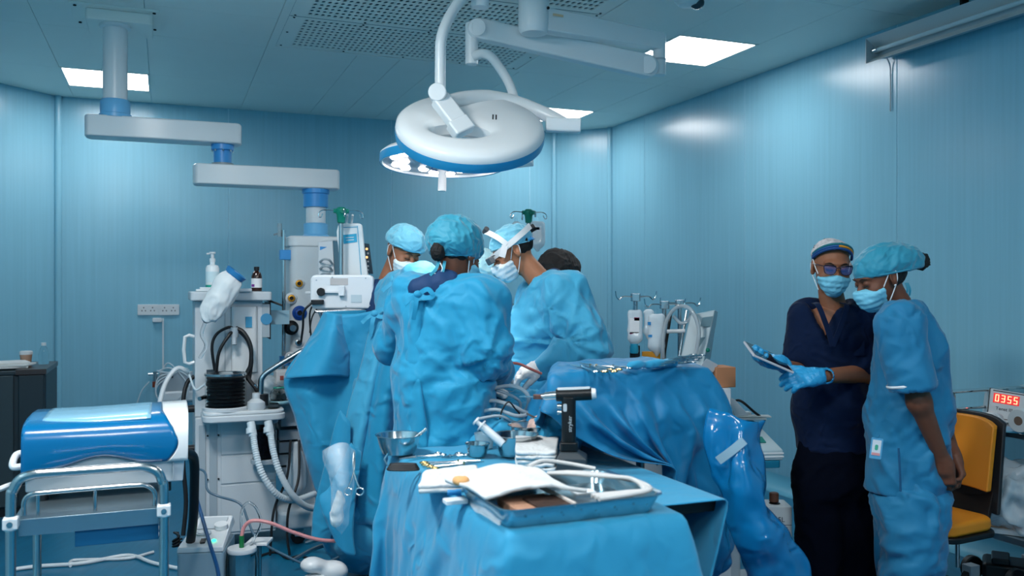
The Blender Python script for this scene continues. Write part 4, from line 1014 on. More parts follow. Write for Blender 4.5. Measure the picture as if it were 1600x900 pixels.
# blue heater unit
Oh = Vector((-1.695, 3.02, .70)); XH = T(Oh, YAW)
r = thing('heater_cooler', Oh + RD * .27 + DD * .2, 'blue and white rounded heater unit on the chrome trolley', 'medical unit')
LX, LYd, Z0, Z1 = .545, .44, .035, .275
MB(XH).add([(.01, .03, Z0), (LX - .02, .03, Z0), (LX - .02, LYd, Z0), (.01, LYd, Z0), (.01, .015, .2), (LX - .01, .015, .2), (LX - .01, LYd, .2), (.01, LYd, .2)], [(3, 2, 1, 0), (4, 5, 6, 7), (0, 1, 5, 4), (1, 2, 6, 5), (2, 3, 7, 6), (3, 0, 4, 7)]).build('white_base', M_mach, r, bevel=.006)
MB(XH).box(LX - .055, LX - .052, .012, .03, Z0 + .01, .14).build('base_seam', M_mach2, r)
MB(XH).box(LX - .022, LX - .016, .04, .06, Z0 + .03, Z0 + .06).build('latch', M_blk, r)
for x in (.06, LX - .08):
    for y in (.06, LYd - .06): MB(XH).cyl((x, y, 0), (x, y, Z0 + .002), .02, n=12).build('foot', M_blk, r)
def shell(x0f, x1f, name, m, zb, nx=40):
    """wrap of top, rounded front edge and front face between two curved limits"""
    path = [(LYd, Z1 + .0), (.30, Z1 + .006), (.15, Z1 + .004), (.06, Z1 - .006), (.03, Z1 - .018), (.014, Z1 - .034), (.006, Z1 - .06)]
    V = []; ny = len(path) + 8
    for i in range(nx + 1):
        t = i / nx
        for j in range(ny):
            if j < len(path): y, z = path[j]
            else:
                q = (j - len(path) + 1) / 8; zz0 = Z1 - .06; xx = x0f(.5) + (x1f(.5) - x0f(.5)) * t
                z = zz0 + (zb(xx) - zz0) * q; y = .006 - .004 * math.sin(q * PI)
            s_ = j / (ny - 1); x = x0f(s_) + (x1f(s_) - x0f(s_)) * t
            rise = .012 * max(0, x - .2) / .35 if j < 4 else 0
            V.append((x, y, z + rise))
    n_ = ny; Fc = [(i * n_ + j, i * n_ + j + 1, (i + 1) * n_ + j + 1, (i + 1) * n_ + j) for i in range(nx) for j in range(n_ - 1)]
    mbx = MB(XH); mbx.add(V, Fc); o = mbx.build(name, m, r, sharp=60)
    q = o.modifiers.new('thick', 'SOLIDIFY'); q.thickness = .006; q.offset = -1
    return o
zb = lambda x: .105 + .045 * math.exp(-((x - .27) / .13) ** 2) - .03 * (1 - min(1, max(0, x / .12))) ** 2 + .012 * max(0, (x - .40)) / .1
bound = lambda s_: LX - .075 + .045 * math.sin(min(1, max(0, (s_ - .15) / .85)) * PI) ** 1.0 - .02 * (1 - s_)
shell(lambda s_: 0.0, bound, 'blue_cover', mat('heater_blue', (0, 98, 150), rough=.22, coat=.3), zb)
shell(lambda s_: bound(s_) + .002, lambda s_: LX - .004 * s_, 'end_cover', mat('heater_white', (222, 224, 225), rough=.25), lambda x: .115, nx=10)
MB(XH).box(0.0, .004, .012, LYd, .10, Z1 - .03).build('side_cover', mat('heater_blue', (0, 92, 168)), r)
def topins():
    V = []; n = 24
    for i in range(n + 1):
        t = i / n; x = .055 + (LX - .13 - .055) * t
        y0 = .10 - .055 * (1 - math.exp(-t * 4)) ; V += [(x, y0, 0), (x, LYd - .005, 0)]
    for k in range(len(V)):
        x, y, _ = V[k]; rise = .012 * max(0, x - .2) / .35
        z = np.interp(y, [.014, .03, .06, .15, .30, LYd], [Z1 - .034, Z1 - .018, Z1 - .006, Z1 + .004, Z1 + .006, Z1]); V[k] = (x, y, float(z) + rise + .0035)
    # subdivide across
    W_ = []; m_ = 8
    for i in range(n + 1):
        a, b = Vector(V[2 * i]), Vector(V[2 * i + 1])
        for j in range(m_ + 1):
            p = a.lerp(b, j / m_); rise = .012 * max(0, p.x - .2) / .35
            p.z = float(np.interp(p.y, [.014, .03, .06, .15, .30, LYd], [Z1 - .034, Z1 - .018, Z1 - .006, Z1 + .004, Z1 + .006, Z1])) + rise + .003; W_.append(p)
    k = m_ + 1
    mm = MB(XH); mm.add(W_, [(i * k + j, (i + 1) * k + j, (i + 1) * k + j + 1, i * k + j + 1) for i in range(n) for j in range(m_)]); o = mm.build('top_insert', mat('heater_pale', (128, 178, 204), rough=.18, coat=.4), r)
    q = o.modifiers.new('thick', 'SOLIDIFY'); q.thickness = .004; q.offset = -1
topins()
MB(XH).tube([(.0, .10, .165), (-.025, .09, .16), (-.032, .06, .14), (-.028, .05, .125), (.0, .05, .125)], .012, n=10).build('side_handle', M_white, r)
MB(XH).tube([(-.002, .12, .06), (-.04, .10, .055), (-.09, .06, .045), (-.16, .03, .04)], .010, n=8).build('drain_hose', M_white, r)
MB(XH).cyl((0, .12, .06), (-.03, .105, .057), .014, n=10).build('hose_gland', M_blk, r)
MB(XH).tube([(LX - .01, .40, .08), (LX + .03, .50, .03), (LX + .035, .58, -.12), (LX + .03, .66, -.30), (LX + .0, .9, -.60)], .02, n=12).build('ribbed_hose', M_rub, r)
# ---------------------------------------------------------------- suction pump, jar, pedal, floor cables
p = W(318, 862, 3.85); Xp = T((p.x, p.y, 0), math.radians(8))
r = thing('suction_pump', (p.x, p.y, 0), 'grey portable suction pump with a green power light on the floor', 'suction pump')
MB(Xp).rbox(-.115, .085, -.0, .30, .03, .285, .02).build('casing', mat('pump_casing', (150, 172, 184), rough=.4), r, bevel=.006)
MB(Xp).add([(-.115, .0, .285), (.085, .0, .285), (.085, .30, .34), (-.085, .30, .34), (-.112, .0, .31), (.083, .0, .31), (.075, .29, .375), (-.075, .29, .375)], [(3, 2, 1, 0), (4, 5, 6, 7), (0, 1, 5, 4), (1, 2, 6, 5), (2, 3, 7, 6), (3, 0, 4, 7)]).build('control_panel', M_white, r, bevel=.006)
Xq = Xp @ Matrix.Translation((0, 0, .312)) @ Matrix.Rotation(math.atan2(.065, .29), 4, 'X')
MB(Xq).box(-.06, .06, .16, .27, .0, .004).build('handle_recess', M_grey, r, bevel=.002)
MB(Xq).rbox(-.055, .01, .10, .14, .0, .006, .015).build('gauge_plate', M_grey, r)
MB(Xq).cyl((-.035, .12, .006), (-.035, .12, .009), .012, n=14).build('gauge', M_white, r)
MB(Xq).cyl((.045, .17, .0), (.045, .17, .02), .03, n=18).build('dial', M_white, r)
MB(Xq).box(-.022, .0, .03, .065, .0, .006).build('switch', M_blk, r)
MB(Xq).sph((.035, .05, .003), (.010, .010, .004), 10, 6).build('power_light', mat('green_light', (40, 230, 160), emit=4.0), r)
for x, y in ((-.09, .03), (.06, .03), (-.09, .27), (.06, .27)): MB(Xp).cyl((x, y, 0), (x, y, .032), .016, n=10).build('foot', M_blk, r)
p = W(378, 880, 3.95); c = Vector((p.x, p.y, 0))
r = thing('suction_jar', c, 'clear glass suction jar with white lid and green connector', 'jar')
MB().lathe([(.001, .004), (.068, .006), (.072, .02), (.072, .225), (.066, .25), (.064, .262), (.060, .262), (.062, .25), (.067, .224), (.067, .022), (.064, .012), (.001, .010)], c, n=32).build('glass', mat('jar_glass', (225, 240, 244), rough=.03, trans=1.0, ior=1.35), r)
MB().lathe([(.001, .262), (.064, .262), (.066, .27), (.063, .28), (.001, .282)], c, n=28).build('lid', M_mach, r)
MB().cyl(c + Vector((0, -.005, .275)), c + Vector((0, -.005, .335)), .011, n=12).build('connector', mat('green_plastic', (20, 110, 60), rough=.35), r)
MB().tube([c + Vector((.0, -.005, .33)), c + Vector((.012, 0, .375)), c + Vector((.05, 0, .40)), c + Vector((.12, .02, .385)), c + Vector((.22, .06, .33)), c + Vector((.33, .10, .285)), c + Vector((.46, .16, .26))], .0085, n=8).build('pink_tube', mat('pink_tube', (206, 140, 140), rough=.25), r)
MB().tube([c + Vector((-.01, .03, .28)), c + Vector((-.012, .03, .42)), c + Vector((.01, .04, .47)), c + Vector((.05, .04, .45)), c + Vector((.075, .04, .38)), c + Vector((.05, .04, .32)), c + Vector((.03, .03, .28))], .006, n=8).build('clear_loop', M_clear, r)
MB().box(c.x - .0, c.x + .1, c.y + .05, c.y + .15, .27, .285).build('jar_bracket', M_white, r, bevel=.004)
MB().cyl((c.x + .05, c.y + .1, 0), (c.x + .05, c.y + .1, .27), .01, n=10).build('bracket_post', M_steel, r)
p = W(503, 885, 4.05); c = Vector((p.x, p.y, 0))
r = thing('floor_canister', c, 'rounded white plastic foot pump on the floor beside the drape', 'foot pump')
MB().lathe([(.05, 0), (.055, .01), (.055, .10), (.045, .125), (.001, .13)], c + Vector((-.03, -.02, 0)), n=22).build('bottle', M_white, r)
def fp(P): return smin(ell(P, c + Vector((-.045, 0, .17)), (.055, .05, .035)), ell(P, c + Vector((.045, .03, .13)), (.07, .05, .05)), .04)
soft('cover', fp, c + Vector((-.15, -.12, .05)), c + Vector((.16, .14, .26)), .008, M_white, r)
MB().cyl(c + Vector((.04, .03, 0)), c + Vector((.04, .03, .1)), .045, n=20).build('stand', M_mach, r)
def floorcable(pts, rad, m, label, z=.0):
    q = [onz(x, y, .01 + z) for x, y in pts]
    for v in q: v.z = rad + .001
    return tag(MB().tube(q, rad, n=8).build('floor_cable', m), label, 'cable')
floorcable([(20, 890), (60, 885), (130, 880), (200, 868), (240, 880), (300, 893)], .010, M_white, 'white cable crossing the blue floor under the trolley')
floorcable([(110, 884), (112, 876), (140, 874), (200, 872), (240, 862)], .008, M_white, 'white cable bent sharply behind the trolley wheel')
floorcable([(215, 832), (228, 825), (252, 826), (254, 833), (235, 838), (215, 834), (222, 828)], .012, M_white, 'coiled white hose on the floor beside the suction pump')
floorcable([(400, 870), (430, 862), (450, 872), (470, 868), (500, 880)], .007, M_rub, 'black cable lying on the floor in front of the machine base')
def cable(name, pts, rad, m, label):
    return tag(MB().tube(pts, rad, n=8).build(name, m), label, 'cable')
cable('blue_cable', [W(300, 742, 4.3), W(304, 765, 4.2), W(315, 805, 4.0), W(328, 850, 3.7), W(340, 890, 3.55), W(344, 930, 3.5)], .008, mat('cable_blue', (10, 70, 120), rough=.35), 'dark blue cable hanging in front of the suction pump')
cable('grey_cable', [W(300, 730, 4.5), W(320, 738, 4.45), W(324, 765, 4.4), W(340, 775, 4.4), W(375, 787, 4.38), W(388, 815, 4.36), W(402, 842, 4.32), W(440, 865, 4.2), W(490, 885, 4.2), W(530, 870, 4.2)], .006, mat('cable_grey', (70, 100, 120), rough=.4), 'thin grey cable looping across the machine front')
for k in range(3):
    pts = [W(272 + 3 * k, 832, 4.0), W(280, 838 + 5 * k, 3.95), W(270, 846 + 4 * k, 3.95), W(284, 842 + 5 * k, 4.0)]
    cable('curly_cable', pts, .005, M_rub, ['top', 'middle', 'lowest'][k] + ' black curl of cable beside the suction pump')
# ---------------------------------------------------------------- draped tables
M_drape = mat('drape_blue', (38, 142, 182), rough=.6, spec=.3, sheen=.2, crumple=.45, cscale=9, bump=.15, bscale=220, bdist=.002)
M_drape2 = mat('drape_deep', (10, 112, 158), rough=.5, spec=.35, sheen=.1, crumple=.5, cscale=8)
M_under = mat('table_steel', (120, 130, 136), rough=.3, metal=.9)
TZ = .85
TF = Vector((-.023, 2.085, 0)); XF = T(TF, YAW)      # near corner of the instrument table; local x to the right, y away
TW, TD = .55, 1.22
r = thing('instrument_table', XF @ Vector((TW / 2, TD / 2, 0)), 'large instrument table under a light blue drape in the foreground', 'table')
MB(XF).box(.09, TW - .09, .09, TD - .09, TZ - .075, TZ - .045).build('table_top', M_under, r, bevel=.004)
for x in (.11, TW - .11):
    for y in (.11, TD - .11): MB(XF).cyl((x, y, .06), (x, y, TZ - .03), .016, n=12).build('leg', M_under, r)
MB(XF).box(.05, TW - .05, .05, TD - .05, .2, .215).build('lower_shelf', M_under, r)
for x in (.11, TW - .11):
    for y in (.11, TD - .11): caster(XF, (x, y), r, .8)
def coll1(P):
    P = boxpush(P, XF @ Matrix.Translation((TW / 2, TD / 2, TZ / 2)), (TW / 2, TD / 2, TZ / 2), .004)
    P[:, 2] = np.maximum(P[:, 2], .01); return P
ov = .74; e = Vector((-ov, -ov, TZ + .012)); nx, ny = 84, 108
du = XF.to_3x3() @ Vector((TW + 2 * ov, 0, 0)); dv_ = XF.to_3x3() @ Vector((0, TD + 2 * ov, 0))
iu = [i for i in range(nx) if 0 < i / (nx - 1) * (TW + 2 * ov) - ov < TW]; iv = [j for j in range(ny) if 0 < j / (ny - 1) * (TD + 2 * ov) - ov < TD]
def post1(P):
    # gentle rumples on the flat top, falling folds stay as simulated
    Q = P.reshape(-1, 3).copy(); top = Q[:, 2] > TZ - .02
    n_ = folds(Q, .004, (9, 9, 9), 3); Q[:, 2] += np.where(top, np.maximum(n_, -.003), 0)
    w_ = np.clip((TZ - .05 - Q[:, 2]) / .15, 0, 1); c_ = np.array(tuple(XF @ Vector((TW / 2, TD / 2, 0)))); o_ = Q - c_; o_[:, 2] = 0; o_ /= np.linalg.norm(o_, axis=1)[:, None] + 1e-6
    Q += o_ * (w_ * (folds(Q, .020, (9, 9, 2.2), 6) + .012))[:, None]
    return Q.reshape(P.shape)
tl1 = toloc(XF)
u_, v_ = np.meshgrid(np.linspace(0, 1, nx), np.linspace(0, 1, ny), indexing='ij')
org = XF @ e
rest = np.array(tuple(org)) + u_[..., None] * np.array(tuple(du)) + v_[..., None] * np.array(tuple(dv_)); rest[..., 2] = TZ + .006
pin = (slice(iu[0], iu[-1] + 1), slice(iv[0], iv[-1] + 1))
drape('drape', nx, ny, tuple(org), tuple(du), tuple(dv_), coll1, M_drape, r, pins=[(pin, rest[pin])], steps=70, iters=7, noise=.005, seed=5, bend=.12, post=post1, thick=.003)
# ---- operating table with patient under drapes
OU0, OU1 = 1.20, 1.66
r = thing('operating_table', uv(1.42, 3.4), 'operating table with the patient hidden under blue surgical drapes', 'operating table')
XO = RZ.copy()
MB(XO).box(1.34, 1.53, 2.20, 3.25, .785, .82).build('foot_section', mat('table_black', (12, 14, 18), rough=.5), r, bevel=.006)
MB(XO).box(1.22, 1.62, 3.2, 4.75, .76, .82).build('mattress_section', mat('table_black', (12, 14, 18)), r, bevel=.01)
MB(XO).rbox(1.30, 1.55, 3.35, 3.85, .12, .76, .06).build('column', M_under, r, bevel=.01)
MB(XO).rbox(1.22, 1.64, 3.0, 4.2, .0, .12, .05).build('base', M_mach2, r, bevel=.02)
MB(XO).box(1.36, 1.40, 2.2, 3.2, .74, .79).build('side_rail', M_steel, r)
def mound(P):
    q = toloc(RZ)(P); d = rbx(q, (1.43, 3.95, .86), (.235, .76, .10), .08)
    d = smin(d, ell(q, (1.43, 4.1, .95), (.19, .4, .09)), .08); d = smin(d, rbx(q, (1.43, 3.95, .66), (.24, .75, .2), .05), .05)
    return d
lo, hi = bbox([uv(1.15, 3.1, .4), uv(1.75, 3.1, .4), uv(1.15, 4.8, 1.1), uv(1.75, 4.8, 1.1)], .05) if 'bbox' in globals() else (Vector((-1, 3, .4)), Vector((.6, 5.1, 1.15)))
soft('patient_drape', mound, Vector((-.85, 3.1, .40)), Vector((.62, 5.15, 1.12)), .014, M_drape, r, disp=lambda V, N: folds(V, .022, (8, 8, 8), 4, .3))
# flat drape of the foot section, long skirt on its right side
def coll2(P):
    P = boxpush(P, XO @ Matrix.Translation((1.4525, 2.705, .815)), (.1325, .545, .012), .006); P[:, 2] = np.maximum(P[:, 2], .01)
    return P
nx, ny = 44, 56
a0 = XO @ Vector((1.20, 2.145, .835)); w2, d2 = 1.20, 1.15
du = XO.to_3x3() @ Vector((w2, 0, 0)); dv_ = XO.to_3x3() @ Vector((0, d2, 0))
u_, v_ = np.meshgrid(np.linspace(0, 1, nx), np.linspace(0, 1, ny), indexing='ij')
rest = np.array(tuple(a0)) + u_[..., None] * np.array(tuple(du)) + v_[..., None] * np.array(tuple(dv_))
k = int(.385 / w2 * (nx - 1)); pin = (slice(0, k), slice(0, ny))
drape('foot_drape', nx, ny, tuple(a0), tuple(du), tuple(dv_), coll2, M_drape, r, pins=[(pin, rest[pin])], steps=60, iters=7, noise=.004, seed=9, thick=.003)
# patch of bare skin showing between the drapes
lo = W(858, 668, 3.4)
sk = W(850, 667, 3.3)
soft('patient_skin', lambda P: ell(P, sk, (.062, .08, .045)), sk - Vector((.12, .15, .1)), sk + Vector((.12, .15, .1)), .008, mat('patient_skin', (206, 172, 160), rough=.55, vary=.25, vscale=40, sss=.05), r, disp=lambda V, N: folds(V, .004, (30, 30, 30), 1))
# rumpled drapes around the wound
for i, (x, y, d_, rr) in enumerate(((792, 668, 3.45, (.10, .12, .04)), (830, 688, 3.36, (.12, .09, .035)), (775, 690, 3.36, (.09, .06, .03)), (798, 628, 3.74, (.13, .14, .03)), (866, 640, 3.5, (.05, .12, .05)), (872, 676, 3.22, (.075, .10, .06)))):
    c = W(x, y, d_); e = Vector(rr) + Vector((.06, .06, .06))
    soft('folded_drape', lambda P: ell(P, c, rr), c - e, c + e, .009, M_drape, r, disp=lambda V, N: folds(V, .022, (16, 16, 16), 60 + i))
# white gauze strip and wound edge
c = W(775, 610, 3.62); soft('gauze_pad', lambda P: rbx(P, c, (.05, .05, .012), .01, np.array(Matrix.Rotation(.4, 3, 'Y'))), c - Vector((.1, .1, .08)), c + Vector((.1, .1, .08)), .007, mat('gauze', (226, 228, 226), rough=.8, crumple=.3, cscale=40), r, disp=lambda V, N: folds(V, .006, (20, 20, 20), 9))
# tubing over the operating field
M_tube = mat('pvc_tube', (214, 226, 232), rough=.12, trans=.55, ior=1.2)
tubes = [([(742, 618), (775, 606), (805, 604), (825, 618), (822, 640), (800, 655), (770, 660)], 3.40, .008), ([(742, 632), (770, 626), (800, 634), (826, 645), (850, 628)], 3.38, .008),
         ([(742, 646), (775, 640), (810, 650), (842, 642), (865, 636)], 3.36, .007), ([(760, 605), (790, 614), (812, 628), (808, 648), (785, 664)], 3.46, .006), ([(745, 655), (780, 650), (806, 660), (826, 655)], 3.34, .006)]
for i, (pts, d_, rr) in enumerate(tubes):
    o = MB().tube([W(x, y, d_ + .03 * math.sin(k * 1.7 + i)) for k, (x, y) in enumerate(pts)], rr, n=10).build('surgical_tube', M_tube)
    tag(o, ['thick clear tube arching over the surgical field', 'clear tube crossing below the arched tube', 'clear tube running towards the cordless saw', 'clear tube looping down beside the gowned back', 'lowest clear tube above the steel bowls'][i], 'tube', 'clear tubes over the surgical field')
tag(MB().tube([W(781, 655, 3.33), W(785, 640, 3.33), W(795, 628, 3.33), W(806, 640, 3.34), W(812, 646, 3.35)], .0035, n=6).build('black_lead', M_rub), 'thin black lead curled among the clear tubes', 'cable')
tag(MB().tube([W(823, 646, 3.3), W(842, 654, 3.28), W(860, 648, 3.28), W(868, 640, 3.3)], .0035, n=6).build('black_lead', M_rub), 'thin black lead drooping towards the cordless saw', 'cable')
tag(MB().tube([W(797, 567, 3.85), W(812, 569, 3.84), W(828, 576, 3.84), W(846, 584, 3.86)], .006, n=8).build('red_tube', mat('red_tube', (196, 104, 92), rough=.25)), 'thin red suction tube across the white glove', 'tube')
tag(MB().tube([W(848, 636, 3.3), W(856, 635, 3.3), W(864, 637, 3.3)], .004, n=6).build('red_clip', mat('red_plastic', (190, 30, 40), rough=.35)), 'small red clip beside the saw blade', 'clip')
# ---- ether screen: upright drape behind the patient, and the big hanging sheet on the left
r = thing('ether_screen', uv(1.2, 4.75, .9), 'upright blue anaesthesia screen drape behind the surgical team', 'screen drape')
a, b = W(505, 487, 4.45), W(805, 477, 4.88)
MB().tube([Vector((a.x, a.y, .8)), a + Vector((0, 0, -.05)), a, a.lerp(b, .5), b, b + Vector((0, 0, -.05)), Vector((b.x, b.y, .8))], .009, n=8, k=3).build('screen_bar', M_steel, r)
rows = []
for z_, bow_ in ((0, 0), (.04, .01), (.2, .03), (.4, .01), (.62, .04)):
    rows.append([a.lerp(b, t) + Vector((0, -.012 - bow_ * math.sin(t * 19), -z_)) for t in [k / 9 for k in range(10)]])
sheet('screen_cloth', rows, M_drape, r, .003, 1, 3, disp=lambda V: folds(V, .016, (7, 7, 6), 14))
r = thing('hanging_drape', W(500, 850, 4.3), 'blue drape hanging in a wide fold beside the anaesthesia machine', 'drape')
def hang(name, rows, seed, amp=.014, m=M_drape):
    sheet(name, [[W(*p) for p in rw] for rw in rows], m, r, .003, 1, 4, disp=lambda V: folds(V, amp, (8, 8, 4), seed))
hang('rear_fold', [[(506, 490, 4.42), (530, 492, 4.40), (560, 490, 4.40), (590, 484, 4.42), (606, 482, 4.5)],
                   [(485, 530, 4.41), (515, 540, 4.36), (550, 535, 4.40), (585, 530, 4.40), (610, 528, 4.5)],
                   [(447, 592, 4.40), (485, 604, 4.33), (530, 600, 4.40), (570, 600, 4.38), (600, 600, 4.5)],
                   [(466, 660, 4.40), (495, 668, 4.33), (528, 668, 4.38), (562, 668, 4.36), (590, 670, 4.48)],
                   [(486, 738, 4.39), (508, 744, 4.33), (534, 745, 4.36), (560, 745, 4.36), (585, 745, 4.46)],
                   [(520, 820, 4.36), (534, 836, 4.33), (548, 850, 4.34), (562, 860, 4.36), (582, 860, 4.44)]], 5)
hang('front_fold', [[(508, 488, 4.40), (515, 489, 4.36), (524, 490, 4.34), (531, 491, 4.36), (536, 492, 4.41)],
                    [(492, 518, 4.38), (506, 520, 4.31), (520, 522, 4.29), (532, 524, 4.33), (542, 526, 4.40)],
                    [(470, 552, 4.36), (490, 556, 4.28), (510, 558, 4.26), (530, 558, 4.31), (546, 560, 4.39)],
                    [(444, 593, 4.34), (470, 589, 4.26), (496, 588, 4.24), (522, 587, 4.29), (546, 590, 4.38)]], 6, .006)
# tape seal and small diagonal fold further down
hang('lower_fold', [[(532, 640, 4.22), (540, 650, 4.2), (548, 660, 4.2)], [(510, 715, 4.2), (528, 722, 4.17), (545, 730, 4.18)], [(492, 790, 4.2), (512, 800, 4.16), (530, 806, 4.17)], [(488, 838, 4.2), (498, 846, 4.17), (512, 852, 4.18)]], 8, .008)
hang('corner_fold', [[(548, 690, 4.1), (556, 700, 4.1), (566, 706, 4.12)], [(516, 760, 4.05), (535, 770, 4.03), (556, 772, 4.06)], [(498, 782, 4.02), (520, 815, 4.0), (552, 830, 4.02)], [(530, 858, 4.0), (542, 866, 4.0), (556, 870, 4.02)]], 9, .006)
# ---- raised instrument table over the legs
OZ = 1.15
QP = [Vector((.12, 2.94, 0)), Vector((.77, 3.24, 0)), Vector((.56, 3.72, 0)), Vector((.155, 3.44, 0))]      # plan of the top, counter-clockwise
cen = sum(QP, Vector()) / 4
def polypush(P, poly, z0, z1, rr=.006):
    D = []; Nn = []
    for k in range(4):
        a, b = poly[k], poly[(k + 1) % 4]; e_ = (b - a).normalized(); n_ = np.array((e_.y, -e_.x)); Nn.append(n_); D.append(rr - (P[:, :2] - np.array((a.x, a.y))) @ n_)
    D.append(z1 + rr - P[:, 2]); D = np.stack(D, 1); ins = (D > 0).all(1) & (P[:, 2] > z0)
    if ins.any():
        kk = D[ins].argmin(1); dd = D[ins].min(1); Pi = P[ins]
        for k in range(4):
            m_ = kk == k; Pi[m_, :2] += dd[m_][:, None] * Nn[k]
        m_ = kk == 4; Pi[m_, 2] += dd[m_]; P[ins] = Pi
    return P
r = thing('overhead_table', (cen.x, cen.y, 0), 'raised instrument table with long deep blue drape to the right of the saw', 'table')
inn_ = [cen + (p - cen) * .9 for p in QP]
MB().prism([(p.x, p.y) for p in inn_], OZ - .06, OZ - .035).build('table_top', M_under, r, bevel=.004)
for q in (QP[1], QP[2]):
    q = cen + (q - cen) * .85; MB().tube([(q.x, q.y, OZ - .03), (q.x, q.y, .6), (q.x, q.y, .06)], .018, n=10).build('leg', M_under, r)
q0, q1 = (cen + (q - cen) * .85 for q in (QP[1], QP[2])); MB().tube([(q0.x + .05, q0.y - .1, .04), (q0.x, q0.y, .04), (q1.x, q1.y, .04), (q1.x - .05, q1.y + .1, .04)], .02, n=8, k=2).build('foot_bar', M_under, r)
wedge = T((.84, 3.38, .44), .41)
def coll3(P):
    P = polypush(P, QP, .5, OZ)
    P = boxpush(P, wedge, (.05, .11, .44), .005)
    P = boxpush(P, XO @ Matrix.Translation((1.4525, 2.705, .42)), (.16, .56, .425), .006)
    P[:, 2] = np.maximum(P[:, 2], .01); return P
oF, oB, oL, oR = .46, .16, .04, .24; nx, ny = 78, 62; XM = T(QP[0], .36); MWd, MDp = .72, .50
wS, dS = MWd + oL + oR, MDp + oF + oB
a0 = XM @ Vector((-oL, -oF, OZ + .012)); du = XM.to_3x3() @ Vector((wS, 0, 0)); dv_ = XM.to_3x3() @ Vector((0, dS, 0))
u_, v_ = np.meshgrid(np.linspace(0, 1, nx), np.linspace(0, 1, ny), indexing='ij')
rest = np.array(tuple(a0)) + u_[..., None] * np.array(tuple(du)) + v_[..., None] * np.array(tuple(dv_)); rest[..., 2] = OZ + .006
ins = np.ones((nx, ny), bool)
for k in range(4):
    a, b = QP[k], QP[(k + 1) % 4]; e_ = (b - a).normalized(); ins &= ((rest[..., 0] - a.x) * e_.y - (rest[..., 1] - a.y) * e_.x) < -.014
def post3(P):
    Q = P.reshape(-1, 3).copy(); top = Q[:, 2] > OZ - .02; n_ = folds(Q, .010, (9, 9, 9), 13); Q[:, 2] += np.where(top, np.maximum(n_, -.003), 0)
    w_ = np.clip((OZ - .04 - Q[:, 2]) / .12, 0, 1); o_ = Q - np.array((cen.x, cen.y, 0)); o_[:, 2] = 0; o_ /= np.linalg.norm(o_, axis=1)[:, None] + 1e-6
    Q += o_ * (w_ * (folds(Q, .042, (5, 5, 5), 16, .5) + .022))[:, None]
    return Q.reshape(P.shape)
drape('drape', nx, ny, tuple(a0), tuple(du), tuple(dv_), coll3, M_drape2, r, pins=[(ins, rest[ins])], steps=80, iters=7, noise=.006, seed=21, bend=.35, post=post3, thick=.003)
MB(wedge).box(-.04, .04, -.09, .09, .33, .41).build('side_tray', M_under, r)
# glossy blue plastic sheet hanging at the right
r = thing('plastic_drape', W(1190, 890, 3.0), 'glossy blue plastic sheet trailing to the floor right of the tables', 'plastic sheet')
M_plast = mat('blue_film', (10, 108, 164), rough=.16, spec=.5, coat=.2, crumple=.8, cscale=9, alpha=.85)
rows = [[(1118, 640, 2.98), (1140, 650, 2.93), (1165, 662, 2.92), (1183, 655, 2.98)],
        [(1110, 700, 2.95), (1135, 700, 2.88), (1160, 695, 2.87), (1178, 690, 2.95)],
        [(1122, 745, 2.92), (1142, 742, 2.85), (1166, 738, 2.84), (1184, 740, 2.92)],
        [(1140, 790, 2.9), (1158, 790, 2.82), (1178, 785, 2.82), (1194, 790, 2.9)],
        [(1154, 840, 2.9), (1174, 842, 2.82), (1198, 835, 2.82), (1220, 838, 2.9)],
        [(1170, 885, 2.9), (1196, 890, 2.84), (1226, 885, 2.84), (1252, 880, 2.9)],
        [(1172, 925, 2.9), (1200, 935, 2.84), (1230, 935, 2.84), (1262, 925, 2.9)]]
sheet('film', [[W(*p) for p in rw] for rw in rows], M_plast, r, .003, 1, 4, disp=lambda V: folds(V, .028, (12, 12, 9), 31))
p0, p1 = W(1122, 720, 2.86), W(1163, 688, 2.84)
MB().strip([p0, p0.lerp(p1, .5) + Vector((0, -.006, 0)), p1], .028, .003, (0, -1, .1)).build('tape_strip', mat('tape_white', (150, 178, 192), rough=.4), r)
# ---------------------------------------------------------------- things on the instrument table
ZI = TZ + .011
M_bowl = mat('bowl_steel', (200, 204, 206), rough=.16, metal=1.0)
M_inst = mat('instrument_steel', (196, 200, 202), rough=.2, metal=1.0)
M_goldi = mat('instrument_gold', (214, 172, 110), rough=.25, metal=1.0)
M_gauze = mat('gauze_white', (206, 208, 208), rough=.85, crumple=.25, cscale=30, bump=.2, bscale=300, bdist=.001)
def bowl(px, py, rr, h, lab, z=ZI):
    c = onz(px, py, z); t = .0018
    o = MB().lathe([(.001, 0), (rr * .62, 0), (rr * .72, .004), (rr * .86, h * .45), (rr * .97, h - .003), (rr * 1.05, h), (rr * 1.05, h + .002), (rr * .97, h), (rr * .84, h * .45), (rr * .70, .007), (.001, .004)], c, n=40).build('steel_bowl', M_bowl, sharp=30)
    return tag(o, lab, 'bowl', 'steel bowls on the instrument table'), c
_, cb = bowl(623, 709, .080, .068, 'large steel bowl at the far left of the instrument table')
tag(MB().tube([cb + Vector((.02, 0, .03)), cb + Vector((.055, .0, .055)), cb + Vector((.10, .0, .088))], [.005, .004, .006], n=8).build('spoon', M_inst), 'steel spoon standing in the large bowl', 'spoon')
bowl(746, 713, .042, .045, 'small steel cup between the two larger bowls')
_, cm = bowl(806, 712, .078, .075, 'steel bowl holding the syringe')
_, cr = bowl(826, 700, .075, .085, 'shiny steel bowl behind the bowl with the syringe')
c = onz(757, 700, ZI); o = tag(MB().lathe([(.001, 0), (.03, 0), (.038, .055), (.036, .055), (.028, .003), (.001, .003)], c, n=24).build('plastic_cup', mat('cup_frost', (190, 220, 232), rough=.25, trans=.5)), 'frosted plastic cup behind the small steel cup', 'cup')
